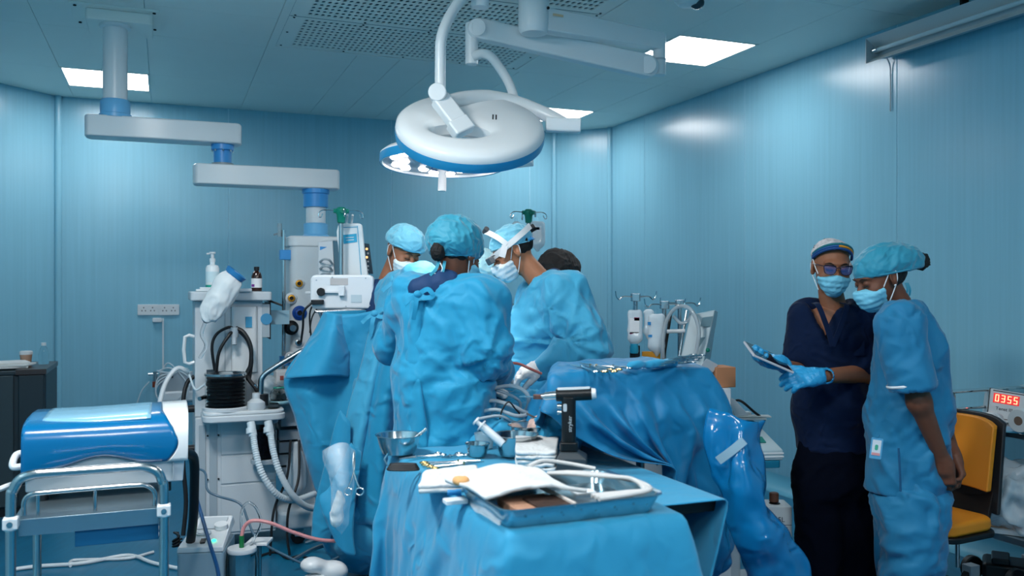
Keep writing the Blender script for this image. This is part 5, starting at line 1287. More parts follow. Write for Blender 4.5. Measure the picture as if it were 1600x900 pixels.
# syringe leaning in the bowl
a, b = W(744, 658, 3.02), W(786, 694, 3.0); d = b - a; o = thing('syringe', b, 'large white plastic syringe leaning in the steel bowl', 'syringe')
M_syr = mat('syringe_white', (222, 228, 232), rough=.25, trans=.15)
MB().cyl(a + d * .22, b, .0145, n=18).cyl(a + d * .18, a + d * .22, .022, n=16).build('barrel', M_syr, o)
MB().cyl(a, a + d * .25, .008, n=12).cyl(a - d * .03, a + d * .02, .0165, n=18).build('plunger', M_syr, o)
# scissors and clamps
def clamp(px0, py0, px1, py1, lab, handle=M_inst, z=ZI, L=None, w=1.0):
    a = onz(px0, py0, z); b = onz(px1, py1, z); d = (b - a).normalized(); n_ = Vector((-d.y, d.x, 0)); Lh = (b - a).length
    r = thing('surgical_clamp', a + Vector((0, 0, -.0)), lab, 'clamp', 'clamps and scissors on the drapes')
    up = Vector((0, 0, .006))
    for s in (-1, 1):
        cc = a + n_ * s * .017 * w + up
        MB().tube([cc + n_ * (.011 * math.cos(t)) * w + d * (.013 * math.sin(t)) for t in [i * PI / 5 for i in range(10)]], .0028, n=6, closed=True).build('finger_ring', handle, r)
        MB().tube([cc + d * .013, a + d * Lh * .35 + n_ * s * .006 + up, a + d * Lh * .62 + up * (1 + .3 * s), b - n_ * s * .001 + up], [.003, .003, .0035, .0012], n=6).build('shank', M_inst, r)
    MB().cyl(a + d * Lh * .6 + Vector((0, 0, .001)), a + d * Lh * .6 + Vector((0, 0, .013)), .004, n=8).build('pivot', handle, r)
    return r
clamp(688, 712, 624, 720, 'steel scissors just in front of the large bowl')
clamp(722, 712, 690, 718, 'small steel clamp beside the little steel cup')
clamp(664, 727, 750, 722, 'gold handled needle holder, the rear one of its pair', M_goldi)
clamp(676, 733, 756, 724, 'gold handled needle holder, the front one of its pair', M_goldi)
# black cable coil
c = onz(630, 733, ZI + .006); o = thing('cable_coil', c, 'coil of black cable with clip on the instrument table', 'cable')
for k in range(4): MB().tube([c + Vector((.05 * math.cos(t) * (1 - .06 * k) , .018 * math.sin(t) * (1 - .1 * k), .005 * k)) for t in [i * PI / 6 for i in range(12)]], .0042, n=6, closed=True).build('loop', M_rub, o)
MB().tube([c + Vector((-.05, 0, .01)), c + Vector((-.06, 0, .03)), c + Vector((-.055, .0, .04)), c + Vector((-.05, 0, .05))], .003, n=6).build('clip', M_inst, o)
# folded white cloths
def cloth(name, pts, z0, t, lab, layers=1, seed=0, sag=0):
    """folded towel: outline pixels on height z0, built as stacked soft layers"""
    q = [onz(x, y, z0) for x, y in pts]; r = thing(name, sum(q, Vector()) / len(q), lab, 'cloth', 'white folded cloths')
    for k in range(layers):
        zz = z0 + k * (t + .0015); rows = []
        for i in range(5):
            a = q[0].lerp(q[3], i / 4); b = q[1].lerp(q[2], i / 4)
            rows.append([Vector((*(a.lerp(b, j / 5) + Vector((rng.randn() * .002, rng.randn() * .002, 0))).xy, zz + t / 2 + sag * math.sin(PI * j / 5) + rng.randn() * .0015)) for j in range(6)])
        sheet('layer', rows, M_gauze, r, t, 1, 3, disp=lambda V: folds(V, .0025, (26, 26, 26), seed + k))
    return r
cloth('white_cloth', [(652, 772), (752, 766), (744, 738), (664, 746)], ZI, .012, 'flat folded white cloth left of the steel tray', 2, 1)
cloth('white_cloth', [(806, 735), (868, 735), (872, 704), (806, 704)], ZI, .011, 'thick stack of white gauze squares beside the saw', 5, 20)
tag(MB(frame(onz(712, 786, ZI), (0, 0, 1), RD)).rbox(-.032, .030, -.02, .02, 0, .012, .003).build('white_packet', mat('packet_white', (222, 228, 232)), bevel=.002), 'small flat white packet at the front of the table', 'packet')
p = onz(710, 774, ZI); tag(MB().cyl(p + Vector((-.02, 0, .008)), p + Vector((.005, 0, .008)), .008, n=12).cyl(p + Vector((.005, 0, .008)), p + Vector((.02, 0, .008)), .010, n=12).build('vial', mat('vial_blue', (60, 150, 210), rough=.3)), 'little blue capped vial behind the white packet', 'vial')
# steel tray
XY = XF @ Matrix.Translation((.015, .03, ZI)) @ Matrix.Rotation(math.radians(1), 4, 'Z'); tw, td, th = .455, .345, .048
r = thing('steel_tray', XY @ Vector((tw / 2, td / 2, 0)), 'rectangular steel tray with white tubing at the front of the table', 'tray')
M_tray = mat('tray_steel', (170, 196, 206), rough=.2, metal=.95)
def trayshell():
    o_ = [(rrect(.02, tw - .02, .02, td - .02, .03), .0), (rrect(.0, tw, .0, td, .04), th - .004), (rrect(-.008, tw + .008, -.008, td + .008, .045), th), (rrect(-.008, tw + .008, -.008, td + .008, .045), th + .003), (rrect(.004, tw - .004, .004, td - .004, .036), th), (rrect(.023, tw - .023, .023, td - .023, .028), .003)]
    V = []; n_ = len(o_[0][0])
    for poly, z in o_: V += [(p[0], p[1], z) for p in poly]
    k = len(o_); Fc = [(j * n_ + i, j * n_ + (i + 1) % n_, (j + 1) * n_ + (i + 1) % n_, (j + 1) * n_ + i) for j in range(k - 1) for i in range(n_)] + [tuple(range(n_))[::-1], tuple(range((k - 1) * n_, k * n_))]
    MB(XY).add(V, Fc).build('pan', M_tray, r)
trayshell()
for x in np.linspace(.06, tw - .04, 8): MB(XY).cyl((x, -.001 + .008, .022 + .01 * math.sin(x * 40)), (x, -.004 + .008, .022 + .01 * math.sin(x * 40)), .0035, n=8).build('water_drop', M_clear, r)
MB(XY).rbox(.028, tw - .028, .028, td - .028, .004, .018, .026).build('saline', mat('saline', (200, 225, 235), rough=.02, trans=.9, ior=1.2), r)
MB(XY).box(.19, .196, -.0, td * .72, th - .006, th + .004).build('divider_rod', mat('rod_white', (226, 214, 206), rough=.4), r)
# contents
MB(XY).box(.05, .185, .02, .17, .018, .040).build('contents_board', mat('bone_wood', (170, 128, 104), rough=.6, vary=.3, vscale=18, stretch=(1, 8, 1)), r, bevel=.003)
o = MB(XY).box(.10, .19, .015, .12, .040, .047).build('contents_dark', mat('dark_brown', (52, 34, 26), rough=.7, vary=.5, vscale=60), r, bevel=.002)
rows = []
for i in range(6):
    t_ = i / 5; rows.append([XY @ Vector((-.01 + .27 * s_ - .015 * t_, .10 + .29 * t_ - .04 * s_, .058 + .020 * math.sin(PI * s_) + .012 * math.sin(t_ * 5 + s_ * 3) * .6)) for s_ in [k / 6 for k in range(7)]])
tw_ = thing('white_towel', XY @ Vector((.12, .25, .05)), 'white surgical towel spread over the left half of the steel tray', 'towel')
sheet('towel', rows, M_gauze, tw_, .010, 1, 4, disp=lambda V: folds(V, .004, (14, 14, 14), 33))
c = XY @ Vector((-.005, .30, .062)); soft('stain_fold', lambda P: ell(P, c, (.022, .03, .012)), c - Vector((.06, .06, .04)), c + Vector((.06, .06, .04)), .006, mat('iodine_stain', (214, 160, 104), rough=.8), tw_, disp=lambda V, N: folds(V, .003, (30, 30, 30), 3))
for k in range(3):
    o = MB(XY).tube([(.27, .33, th + .006), (.33, .30 - .012 * k, th + .010), (.40, .22 - .01 * k, th + .012), (.445 - .008 * k, .12, th + .010 + .004 * k), (.43 - .01 * k, .03, th + .010), (.36, .006 + .012 * k, th + .008), (.26, -.0 + .02 * k, th + .006)], .0062, n=10).build('tube_coil', mat('tray_tube', (224, 222, 220), rough=.2, trans=.2), r)
tag(MB(XY).tube([(.22, .35, .075), (.27, .36, .085), (.34, .345, .075), (.41, .30, .062)], .006, n=10).build('white_tube', mat('tray_tube', (224, 222, 220))), 'white tube arching from the towel to the tray corner', 'tube')
MB(XY).box(.30, .36, .20, .245, .0185, .021).build('lens_card', mat('packet_white', (222, 228, 232)), r)
def film(name, rows, lab, seed, m=M_film, amp=.006):
    r_ = thing(name, rows[-1][0], lab, 'plastic bag'); sheet('film', rows, m, r_, .001, 1, 4, disp=lambda V: folds(V, amp, (22, 22, 16), seed)); return r_
film('clear_film', [[onz(740, 765, ZI + .01) + Vector((0, 0, .02)), onz(770, 770, ZI + .03), onz(795, 790, ZI + .02)], [onz(735, 785, ZI + .005), onz(762, 795, ZI + .02), onz(785, 812, ZI + .01)], [onz(742, 800, ZI + .003), onz(765, 812, ZI + .006), onz(782, 826, ZI + .003)]], 'crumpled clear film at the left corner of the steel tray', 3)
# plastic waste bag with a clamp at the far left corner of the table
rg = film('waste_bag', [[W(506, 706, 3.02), W(518, 699, 2.95), W(535, 694, 2.95), W(553, 704, 3.02)], [W(510, 735, 3.0), W(522, 733, 2.9), W(540, 730, 2.9), W(551, 735, 3.0)], [W(520, 765, 3.0), W(530, 768, 2.9), W(541, 768, 2.9), W(547, 765, 2.98)], [W(518, 800, 3.0), W(527, 806, 2.92), W(537, 804, 2.92), W(542, 798, 2.98)], [W(524, 825, 3.0), W(530, 832, 2.96), W(535, 836, 2.96), W(538, 826, 2.98)]], 'clear waste bag clipped to the left corner of the instrument table', 11, amp=.010)
c = W(529, 795, 2.97); soft('waste', lambda P: rc(P, W(531, 775, 2.98), W(526, 812, 2.98), .014, .02), c - Vector((.06, .05, .09)), c + Vector((.06, .05, .09)), .006, M_gauze, rg, disp=lambda V, N: folds(V, .006, (30, 30, 30), 2))
o = thing('hemostat', W(554, 768, 2.90), 'steel clamp hanging with its rings down at the table corner', 'clamp')
for s in (-1, 1):
    cc = W(553 + s * 9, 768, 2.90)
    MB().tube([cc + Vector((.013 * math.cos(t), 0, .012 * math.sin(t))) for t in [i * PI / 5 for i in range(10)]], .0026, n=6, closed=True).build('finger_ring', M_inst, o)
    MB().tube([cc + Vector((0, 0, .012)), W(553 + s * 3, 748, 2.91), W(553 - s, 728, 2.93), W(553, 706, 2.96)], .0028, n=6).build('shank', M_inst, o)
# cordless saw standing on its battery
c = onz(893, 733, ZI); k_ = c.y / F; r = thing('cordless_saw', c, 'black cordless surgical saw standing upright on its battery', 'power tool')
M_saw = mat('saw_black', (12, 14, 16), rough=.35); M_saw2 = mat('battery_grey', (44, 54, 60), rough=.5)
XS = T(c, math.radians(-6))
MB(XS).add([(-.046, -.05, 0), (.05, -.05, 0), (.05, .05, 0), (-.046, .05, 0), (-.046, -.05, .042), (.05, -.05, .042), (.05, .05, .042), (-.046, .05, .042), (-.036, -.034, .060), (.022, -.034, .060), (.022, .034, .060), (-.036, .034, .060)], [(3, 2, 1, 0), (0, 1, 5, 4), (1, 2, 6, 5), (2, 3, 7, 6), (3, 0, 4, 7), (4, 5, 9, 8), (5, 6, 10, 9), (6, 7, 11, 10), (7, 4, 8, 11), (8, 9, 10, 11)]).build('battery', M_saw2, r, bevel=.004)
MB(XS).rbox(-.038, .022, -.026, .026, .060, .090, .012).build('battery_collar', M_saw, r, bevel=.005)
MB(XS).rbox(-.032, .014, -.022, .022, .088, .235, .015).build('grip', M_saw, r, bevel=.003)
MB(XS).tube([(-.05, 0, .240), (.0, 0, .242), (.065, 0, .246)], .0205, n=20, k=1).build('motor', M_saw, r)
MB(XS).cyl((.062, 0, .2455), (.080, 0, .247), .020, .016, n=20).build('end_cap', M_white, r, bevel=.003)
MB(XS).tube([(-.045, -.003, .257), (.0, -.003, .259), (.06, -.003, .262)], .008, n=10, k=1).build('top_cover', M_grey, r)
MB(XS).cyl((-.088, 0, .236), (-.046, 0, .240), .0125, .014, n=18).cyl((-.098, 0, .235), (-.086, 0, .236), .010, n=16).build('chuck', M_inst, r)
MB(XS).box(-.125, -.092, -.009, .009, .226, .242).build('blade_head', mat('bloody_steel', (120, 84, 76), rough=.3, metal=.7, vary=.4, vscale=60), r, bevel=.003)
MB(XS).box(-.17, -.12, -.010, .010, .2325, .2345).build('blade', M_inst, r)
for z in (.205, .185): MB(XS).cyl((-.032, -.006, z), (-.046, -.006, z), .008, n=12).build('trigger', M_inst, r)
MB(XS).rbox(-.026, -.014, .19, .215, -.0235, -.0215, .004, 'y').build('switch', M_grey, r)
text('stryker', .018, XS @ Matrix.Translation((-.004, -.0228, .150)) @ Matrix.Rotation(PI / 2, 4, 'X') @ Matrix.Rotation(PI / 2, 4, 'Z'), 'lettering', M_grey, r)
# instruments on the raised table
ZO = OZ + .016
clamp(938, 583, 890, 572, 'steel clamp on the raised table, leftmost', M_inst, ZO)
clamp(952, 583, 905, 569, 'gold handled clamp on the raised table', M_goldi, ZO)
clamp(960, 580, 915, 571, 'gold ringed clamp beside the first on the raised table', M_goldi, ZO)
clamp(986, 577, 940, 574, 'long thin steel forceps in the middle of the raised table', M_inst, ZO)
for i, (x, y) in enumerate(((1066, 572), (1070, 568), (1075, 565), (1080, 561))):
    clamp(x + 10, y - 4, x - 36, y + 3, ['lowest', 'second', 'third', 'topmost'][i] + ' of the heaped clamps at the right end of the raised table', M_inst, ZO + .012 * i)
a, b = onz(985, 577, ZO), onz(1052, 572, ZO)
o = tag(soft('rolled_cloth', lambda P: rc(P, a + Vector((0, 0, .012)), b + Vector((0, 0, .012)), .013, .013), Vector((min(a.x, b.x) - .05, min(a.y, b.y) - .05, ZO - .02)), Vector((max(a.x, b.x) + .05, max(a.y, b.y) + .05, ZO + .06)), .006, M_drape, None, disp=lambda V, N: folds(V, .004, (20, 20, 20), 3)), 'rolled blue cloth lying on the raised table', 'cloth')
# ---------------------------------------------------------------- people
M_gown = mat('gown_blue', (26, 138, 178), rough=.62, spec=.3, sheen=.2, crumple=.6, cscale=9, bump=.10, bscale=260, bdist=.002)
M_gown2 = mat('gown_blue_light', (62, 158, 194), rough=.62, spec=.3, sheen=.2, crumple=.6, cscale=9, bump=.10, bscale=260, bdist=.002)
M_navy_c = mat('scrub_navy', (5, 24, 54), rough=.8, spec=.15, sheen=.05, crumple=.5, cscale=12)
M_navy_t = mat('trouser_navy', (3, 8, 22), rough=.9, spec=.08, crumple=.2, cscale=9)
M_teal_c = mat('scrub_blue', (16, 114, 156), rough=.7, sheen=.15, crumple=.6, cscale=9)
M_cap = mat('cap_teal', (36, 140, 166), rough=.6, sheen=.3, crumple=.35, cscale=22)
M_capl = mat('cap_pale', (112, 190, 214), rough=.6, sheen=.3, crumple=.35, cscale=22)
M_mask = mat('mask_pale', (222, 234, 238), rough=.65, crumple=.15, cscale=30)
M_maskb = mat('mask_aqua', (120, 196, 220), rough=.65, crumple=.15, cscale=30)
M_strap = mat('strap_white', (226, 230, 232), rough=.6)
M_hair = mat('hair_black', (14, 11, 11), rough=.7, bump=.6, bscale=160)
M_glove = mat('glove_white', (206, 206, 206), rough=.45, crumple=.2, cscale=40)
M_gloveb = mat('glove_blue', (44, 150, 200), rough=.4, crumple=.2, cscale=40)
M_scr = mat('scrub_mid', (6, 50, 92), rough=.75, crumple=.2)
M_shoe = mat('shoe_dark', (20, 24, 28), rough=.5)
def skin(name, c): return mat(name, c, rough=.5, spec=.35, sss=.08, vary=.06, vscale=30)
SK1 = skin('skin_tan', (168, 112, 82)); SK2 = skin('skin_brown', (146, 94, 68)); SK3 = skin('skin_deep', (108, 66, 48)); SK4 = skin('skin_warm', (150, 98, 72))

def headM(c, face, roll=0.0, s=1.0):
    y = -Vector(face).normalized(); z = Vector((0, 0, 1)); z = (z - y * z.dot(y)).normalized()
    if roll: z = Matrix.Rotation(roll, 3, y) @ z
    x = y.cross(z)
    m = Matrix((x * s, y * s, z * s)).transposed().to_4x4(); m.translation = Vector(c); return m
def face_sdf(q):
    d = ell(q, (0, .018, .030), (.075, .097, .088))
    d = smin(d, ell(q, (0, -.030, -.030), (.060, .062, .075)), .03)
    d = smin(d, rc(q, (0, -.045, -.055), (0, -.066, -.094), .040, .022), .03)
    d = smin(d, rc(q, (0, -.088, .006), (0, -.112, -.030), .007, .013), .014)
    d = smin(d, rc(q, (-.013, -.100, -.034), (.013, -.100, -.034), .009, .009), .01)
    d = smin(d, ell(q, (0, -.074, .027), (.052, .020, .013)), .016)
    for s in (-1, 1):
        d = smax(d, -ell(q, (s * .031, -.097, .008), (.019, .013, .011)), .012)
        d = smin(d, ell(q, (s * .031, -.080, .006), (.016, .0125, .012)), .004)
        d = smin(d, ell(q, (s * .042, -.062, -.030), (.022, .022, .024)), .02)
    for z in (-.064, -.074): d = smin(d, rc(q, (-.018, -.087, z), (.018, -.087, z), .006, .006), .006)
    return d
def ear_sdf(q):
    d = None
    for s in (-1, 1):
        R = np.array(Matrix.Rotation(s * .35, 3, 'Z') @ Matrix.Rotation(-.2, 3, 'X'))
        e = smax(ell(q, (s * .079, .012, .0), (.009, .021, .033), R), -ell(q, (s * .090, .008, .003), (.010, .011, .019), R), .006)
        e = smin(e, ell(q, (s * .077, .008, -.028), (.008, .010, .010)), .008)
        d = e if d is None else np.minimum(d, e)
    return d
def make_head(root, M, neck, mskin, extra=None, h=.005):
    """one continuous skin mesh: head, ears, neck down into the collar (and extra limbs in their own grids)"""
    tl = toloc(M); nb = tl(np.array([tuple(neck)], dtype=np.float32))[0]
    def fn(P):
        q = tl(P); d = smin(face_sdf(q), ear_sdf(q), .008)
        return smin(d, rc(q, (0, .025, -.055), nb, .050, .060), .03)
    c = M.translation; e = .15; lo = Vector((min(c.x - e, neck.x - .08), min(c.y - e, neck.y - .08), min(c.z - e, neck.z - .08))); hi = Vector((max(c.x + e, neck.x + .08), max(c.y + e, neck.y + .08), c.z + e))
    parts = [nets(fn, lo, hi, h)]
    for f2, l2, h2, hh in (extra or []): parts.append(nets(f2, l2, h2, hh))
    V = []; Q = []; o = 0
    for v, q in parts: V.append(v); Q.append(q + o); o += len(v)
    b = npmesh('body', np.concatenate(V), np.concatenate(Q), mskin, root)
    # brows and lash lines
    for s in (-1, 1):
        MB(M).tube([(s * .014, -.098, .024), (s * .032, -.095, .031), (s * .05, -.082, .026)], [.0014, .0024, .001], n=6).build('eyebrow', M_hair, root)
        MB(M).tube([(s * .017, -.094, -.001), (s * .031, -.0945, -.003), (s * .046, -.087, .0)], .0018, n=6).build('eyelash', M_hair, root)
    return b
def make_cap(root, M, m, cut=((0, -.25, 1), .03), blobs=None, seed=0, amp=.004, hem=True, h=.005, name='cap'):
    tl = toloc(M); n, c0 = cut; n = np.array(n, dtype=np.float32); n /= np.linalg.norm(n)
    blobs = blobs or [((0, .022, .046), (.088, .110, .088))]
    def raw(q):
        d = None
        for c, rr in blobs:
            e = ell(q, c, rr); d = e if d is None else smin(d, e, .05)
        return d
    def fn(P):
        q = tl(P); return smax(raw(q), -(q @ n - c0), .008)
    c = M.translation; e = .24
    o = soft(name, fn, c - Vector((e, e, e)), c + Vector((e, e, e)), h, m, root, disp=lambda V, N: folds(V, amp, (26, 26, 26), seed, .12) + .0)
    if hem:
        pts = []
        nn = Vector(n); x = Vector((1, 0, 0)); y = nn.cross(x).normalized(); o0 = nn * (c0 + .004) + y * (.02 if y.y > 0 else -.02)
        for i in range(28):
            a = 2 * PI * i / 28; d = x * math.cos(a) + y * math.sin(a); lo, hi = 0.02, .24
            for _ in range(18):
                md = (lo + hi) / 2
                if raw(np.array([tuple(o0 + d * md)], dtype=np.float32))[0] < 0: lo = md
                else: hi = md
            pts.append(o0 + d * lo)
        MB(M).tube(pts, .004, n=6, k=2, closed=True).build('elastic_hem', m, o)
    return o
def make_mask(root, M, m, seed=0, top=-.012, straps=True):
    tl = toloc(M)
    def fn(P):
        q = tl(P); d = smin(face_sdf(q) - .005, ell(q, (0, -.084, -.056), (.050, .042, .052)), .03)
        d = smax(d, q[:, 2] - (top - (np.abs(q[:, 0]) * .25)), .006); d = smax(d, -(q[:, 2] + .125), .01)
        return smax(d, q[:, 1] + .024 + .12 * np.abs(q[:, 0]), .006)
    c = M.translation; e = .16
    def dsp(V, N):
        z = tl(V.astype(np.float32))[:, 2]; return .0013 * np.sin(z * 2 * PI / .024) + folds(V, .002, (30, 30, 30), seed)
    o = soft('face_mask', fn, c - Vector((e, e, e)), c + Vector((e, e, e)), .005, m, root, disp=dsp)
    if straps:
        for s in (-1, 1):
            MB(M).tube([(s * .064, -.034, -.026), (s * .076, -.010, .008), (s * .082, .012, .034), (s * .084, .030, .012)], .0022, n=6).build('ear_loop', M_strap, o)
            MB(M).tube([(s * .056, -.034, -.098), (s * .070, -.006, -.06), (s * .082, .020, -.020), (s * .084, .030, .012)], .0022, n=6).build('ear_loop', M_strap, o)
    return o
def hair(root, M, seed=0, low=-.055, m=None, grow=.005):
    tl = toloc(M)
    def fn(P):
        q = tl(P); d = ell(q, (0, .024, .028), (.077 + grow, .096 + grow, .090 + grow)); d = smax(d, -(q[:, 1] - .006 + q[:, 2] * .25), .01); return smax(d, -(q[:, 2] - low), .015)
    c = M.translation; e = .15
    return soft('hair', fn, c - Vector((e, e, e)), c + Vector((e, e, e)), .006, m or M_hair, root, disp=lambda V, N: folds(V, .003, (50, 50, 20), seed))
def bbox(pts, e):
    xs = [p[0] for p in pts]; ys = [p[1] for p in pts]; zs = [p[2] for p in pts]
    return Vector((min(xs) - e, min(ys) - e, min(zs) - e)), Vector((max(xs) + e, max(ys) + e, max(zs) + e))
def hand_fn(M, curls, thumb=(.62, .66, -.42), side=1, spread=.10, fat=0.0, tcurl=.5):
    """local frame: y to the fingers, z back of hand, x to the thumb (times side)"""
    tl = toloc(M); segs = []
    L = (.070, .078, .073, .056)
    for i in range(4):
        x = side * (.029 - .0195 * i); p = Vector((x, .088 - .004 * abs(i - 1), 0)); a = 0.0; yaw = side * spread * (1.2 - i * .8)
        r0 = (.0095, .0098, .0092, .0082)[i] + fat; pts = [Vector((x * .8, .05, 0)), p]
        for k, fr in enumerate((.46, .30, .24)):
            a += curls[i][k] if isinstance(curls[i], (list, tuple)) else curls[i]
            d = Vector((math.sin(yaw) * math.cos(a), math.cos(yaw) * math.cos(a), -math.sin(a))); p = p + d * L[i] * fr; pts.append(p)
        segs.append((pts, [r0 * 1.1, r0 * 1.08, r0 * 1.0, r0 * .94, r0 * .8]))
    t = Vector((thumb[0] * side, thumb[1], thumb[2])).normalized(); p0 = Vector((side * .018, .016, -.004)); p1 = p0 + t * .045
    t2 = (t + Vector((-side * tcurl * .5, tcurl * .6, -tcurl * .3))).normalized(); p2 = p1 + t2 * .032; p3 = p2 + t2 * .026
    segs.append(([p0, p1, p2, p3], [.016 + fat, .0125 + fat, .0110 + fat, .0088 + fat]))
    def fn(P):
        q = tl(P); d = rbx(q, (0, .046, 0), (.0385 + fat, .048, .0135 + fat), .012); d = smin(d, rc(q, (0, -.01, 0), (0, .03, 0), .024 + fat, .028 + fat, (1, 0, 0), 1.15), .02)
        for pts, rs in segs: d = smin(d, chain(q, pts, rs, .004), .009)
        return d
    ends = [M @ s[0][-1] for s in segs] + [M @ Vector((0, -.02, 0))]
    return fn, ends
def handM(wrist, fing, back):
    y = Vector(fing).normalized(); z = Vector(back); z = (z - y * z.dot(y)).normalized(); x = y.cross(z)
    m = Matrix((x, y, z)).transposed().to_4x4(); m.translation = Vector(wrist); return m
def legs(root, c, right, face, mt, ztop=.85, gap=.1, ms=None, r0=.085, r1=.07):
    right = Vector(right).normalized(); face = Vector(face).normalized(); c = Vector((c[0], c[1], 0))
    for s in (-1, 1):
        a = c + right * s * gap; a.z = ztop; b = c + right * s * (gap + .01); b.z = .08
        lo, hi = bbox([a, b], .14)
        soft('trouser_leg', lambda P: rc(P, a, b, r0, r1), lo, hi, .016, mt, root, disp=lambda V, N: folds(V, .012, (10, 10, 14), 3))
        f0 = b + face * -.05; f1 = b + face * .14
        lo, hi = bbox([Vector((f0.x, f0.y, 0)), Vector((f1.x, f1.y, .1))], .08)
        soft('shoe', lambda P: np.maximum(smin(rc(P, (f0.x, f0.y, .045), (f1.x, f1.y, .035), .045, .04), rc(P, (f0.x, f0.y, .05), (f0.x, f0.y, .1), .045, .04), .03), -P[:, 2] + .002), lo, hi, .010, ms or M_shoe, root)
def garment(root, fn, pts, e, h, m, name='gown', amp=.013, s=(9, 9, 4), seed=0, extra=None, hemz=None):
    lo, hi = bbox(pts, e)
    def dsp(V, N):
        d = folds(V, amp, s, seed) + (extra(V, N) if extra else 0)
        return d if hemz is None else d * np.clip((np.abs(V[:, 2] - hemz) - .008) / .05, 0, 1)
    return soft(name, fn, lo, hi, h, m, root, disp=dsp, smoothit=1)
def bow(root, p, m, s=1.0):
    p = Vector(p); o = MB()
    o.sph(p, (.014 * s, .012 * s, .012 * s), 10, 6)
    o.strip([p, p + Vector((.03, -.01, .015)) * s, p + Vector((.045, -.012, -.005)) * s, p + Vector((.02, -.008, -.01)) * s, p], .014 * s, .003, (0, -1, .2))
    o.strip([p, p + Vector((-.02, -.01, -.012)) * s, p + Vector((-.04, -.008, -.03)) * s], .013 * s, .003, (0, -1, .2))
    o.strip([p, p + Vector((-.005, -.014, -.03)) * s, p + Vector((-.012, -.01, -.075)) * s], .013 * s, .003, (.2, -1, 0))
    return o.build('gown_tie', m, root)

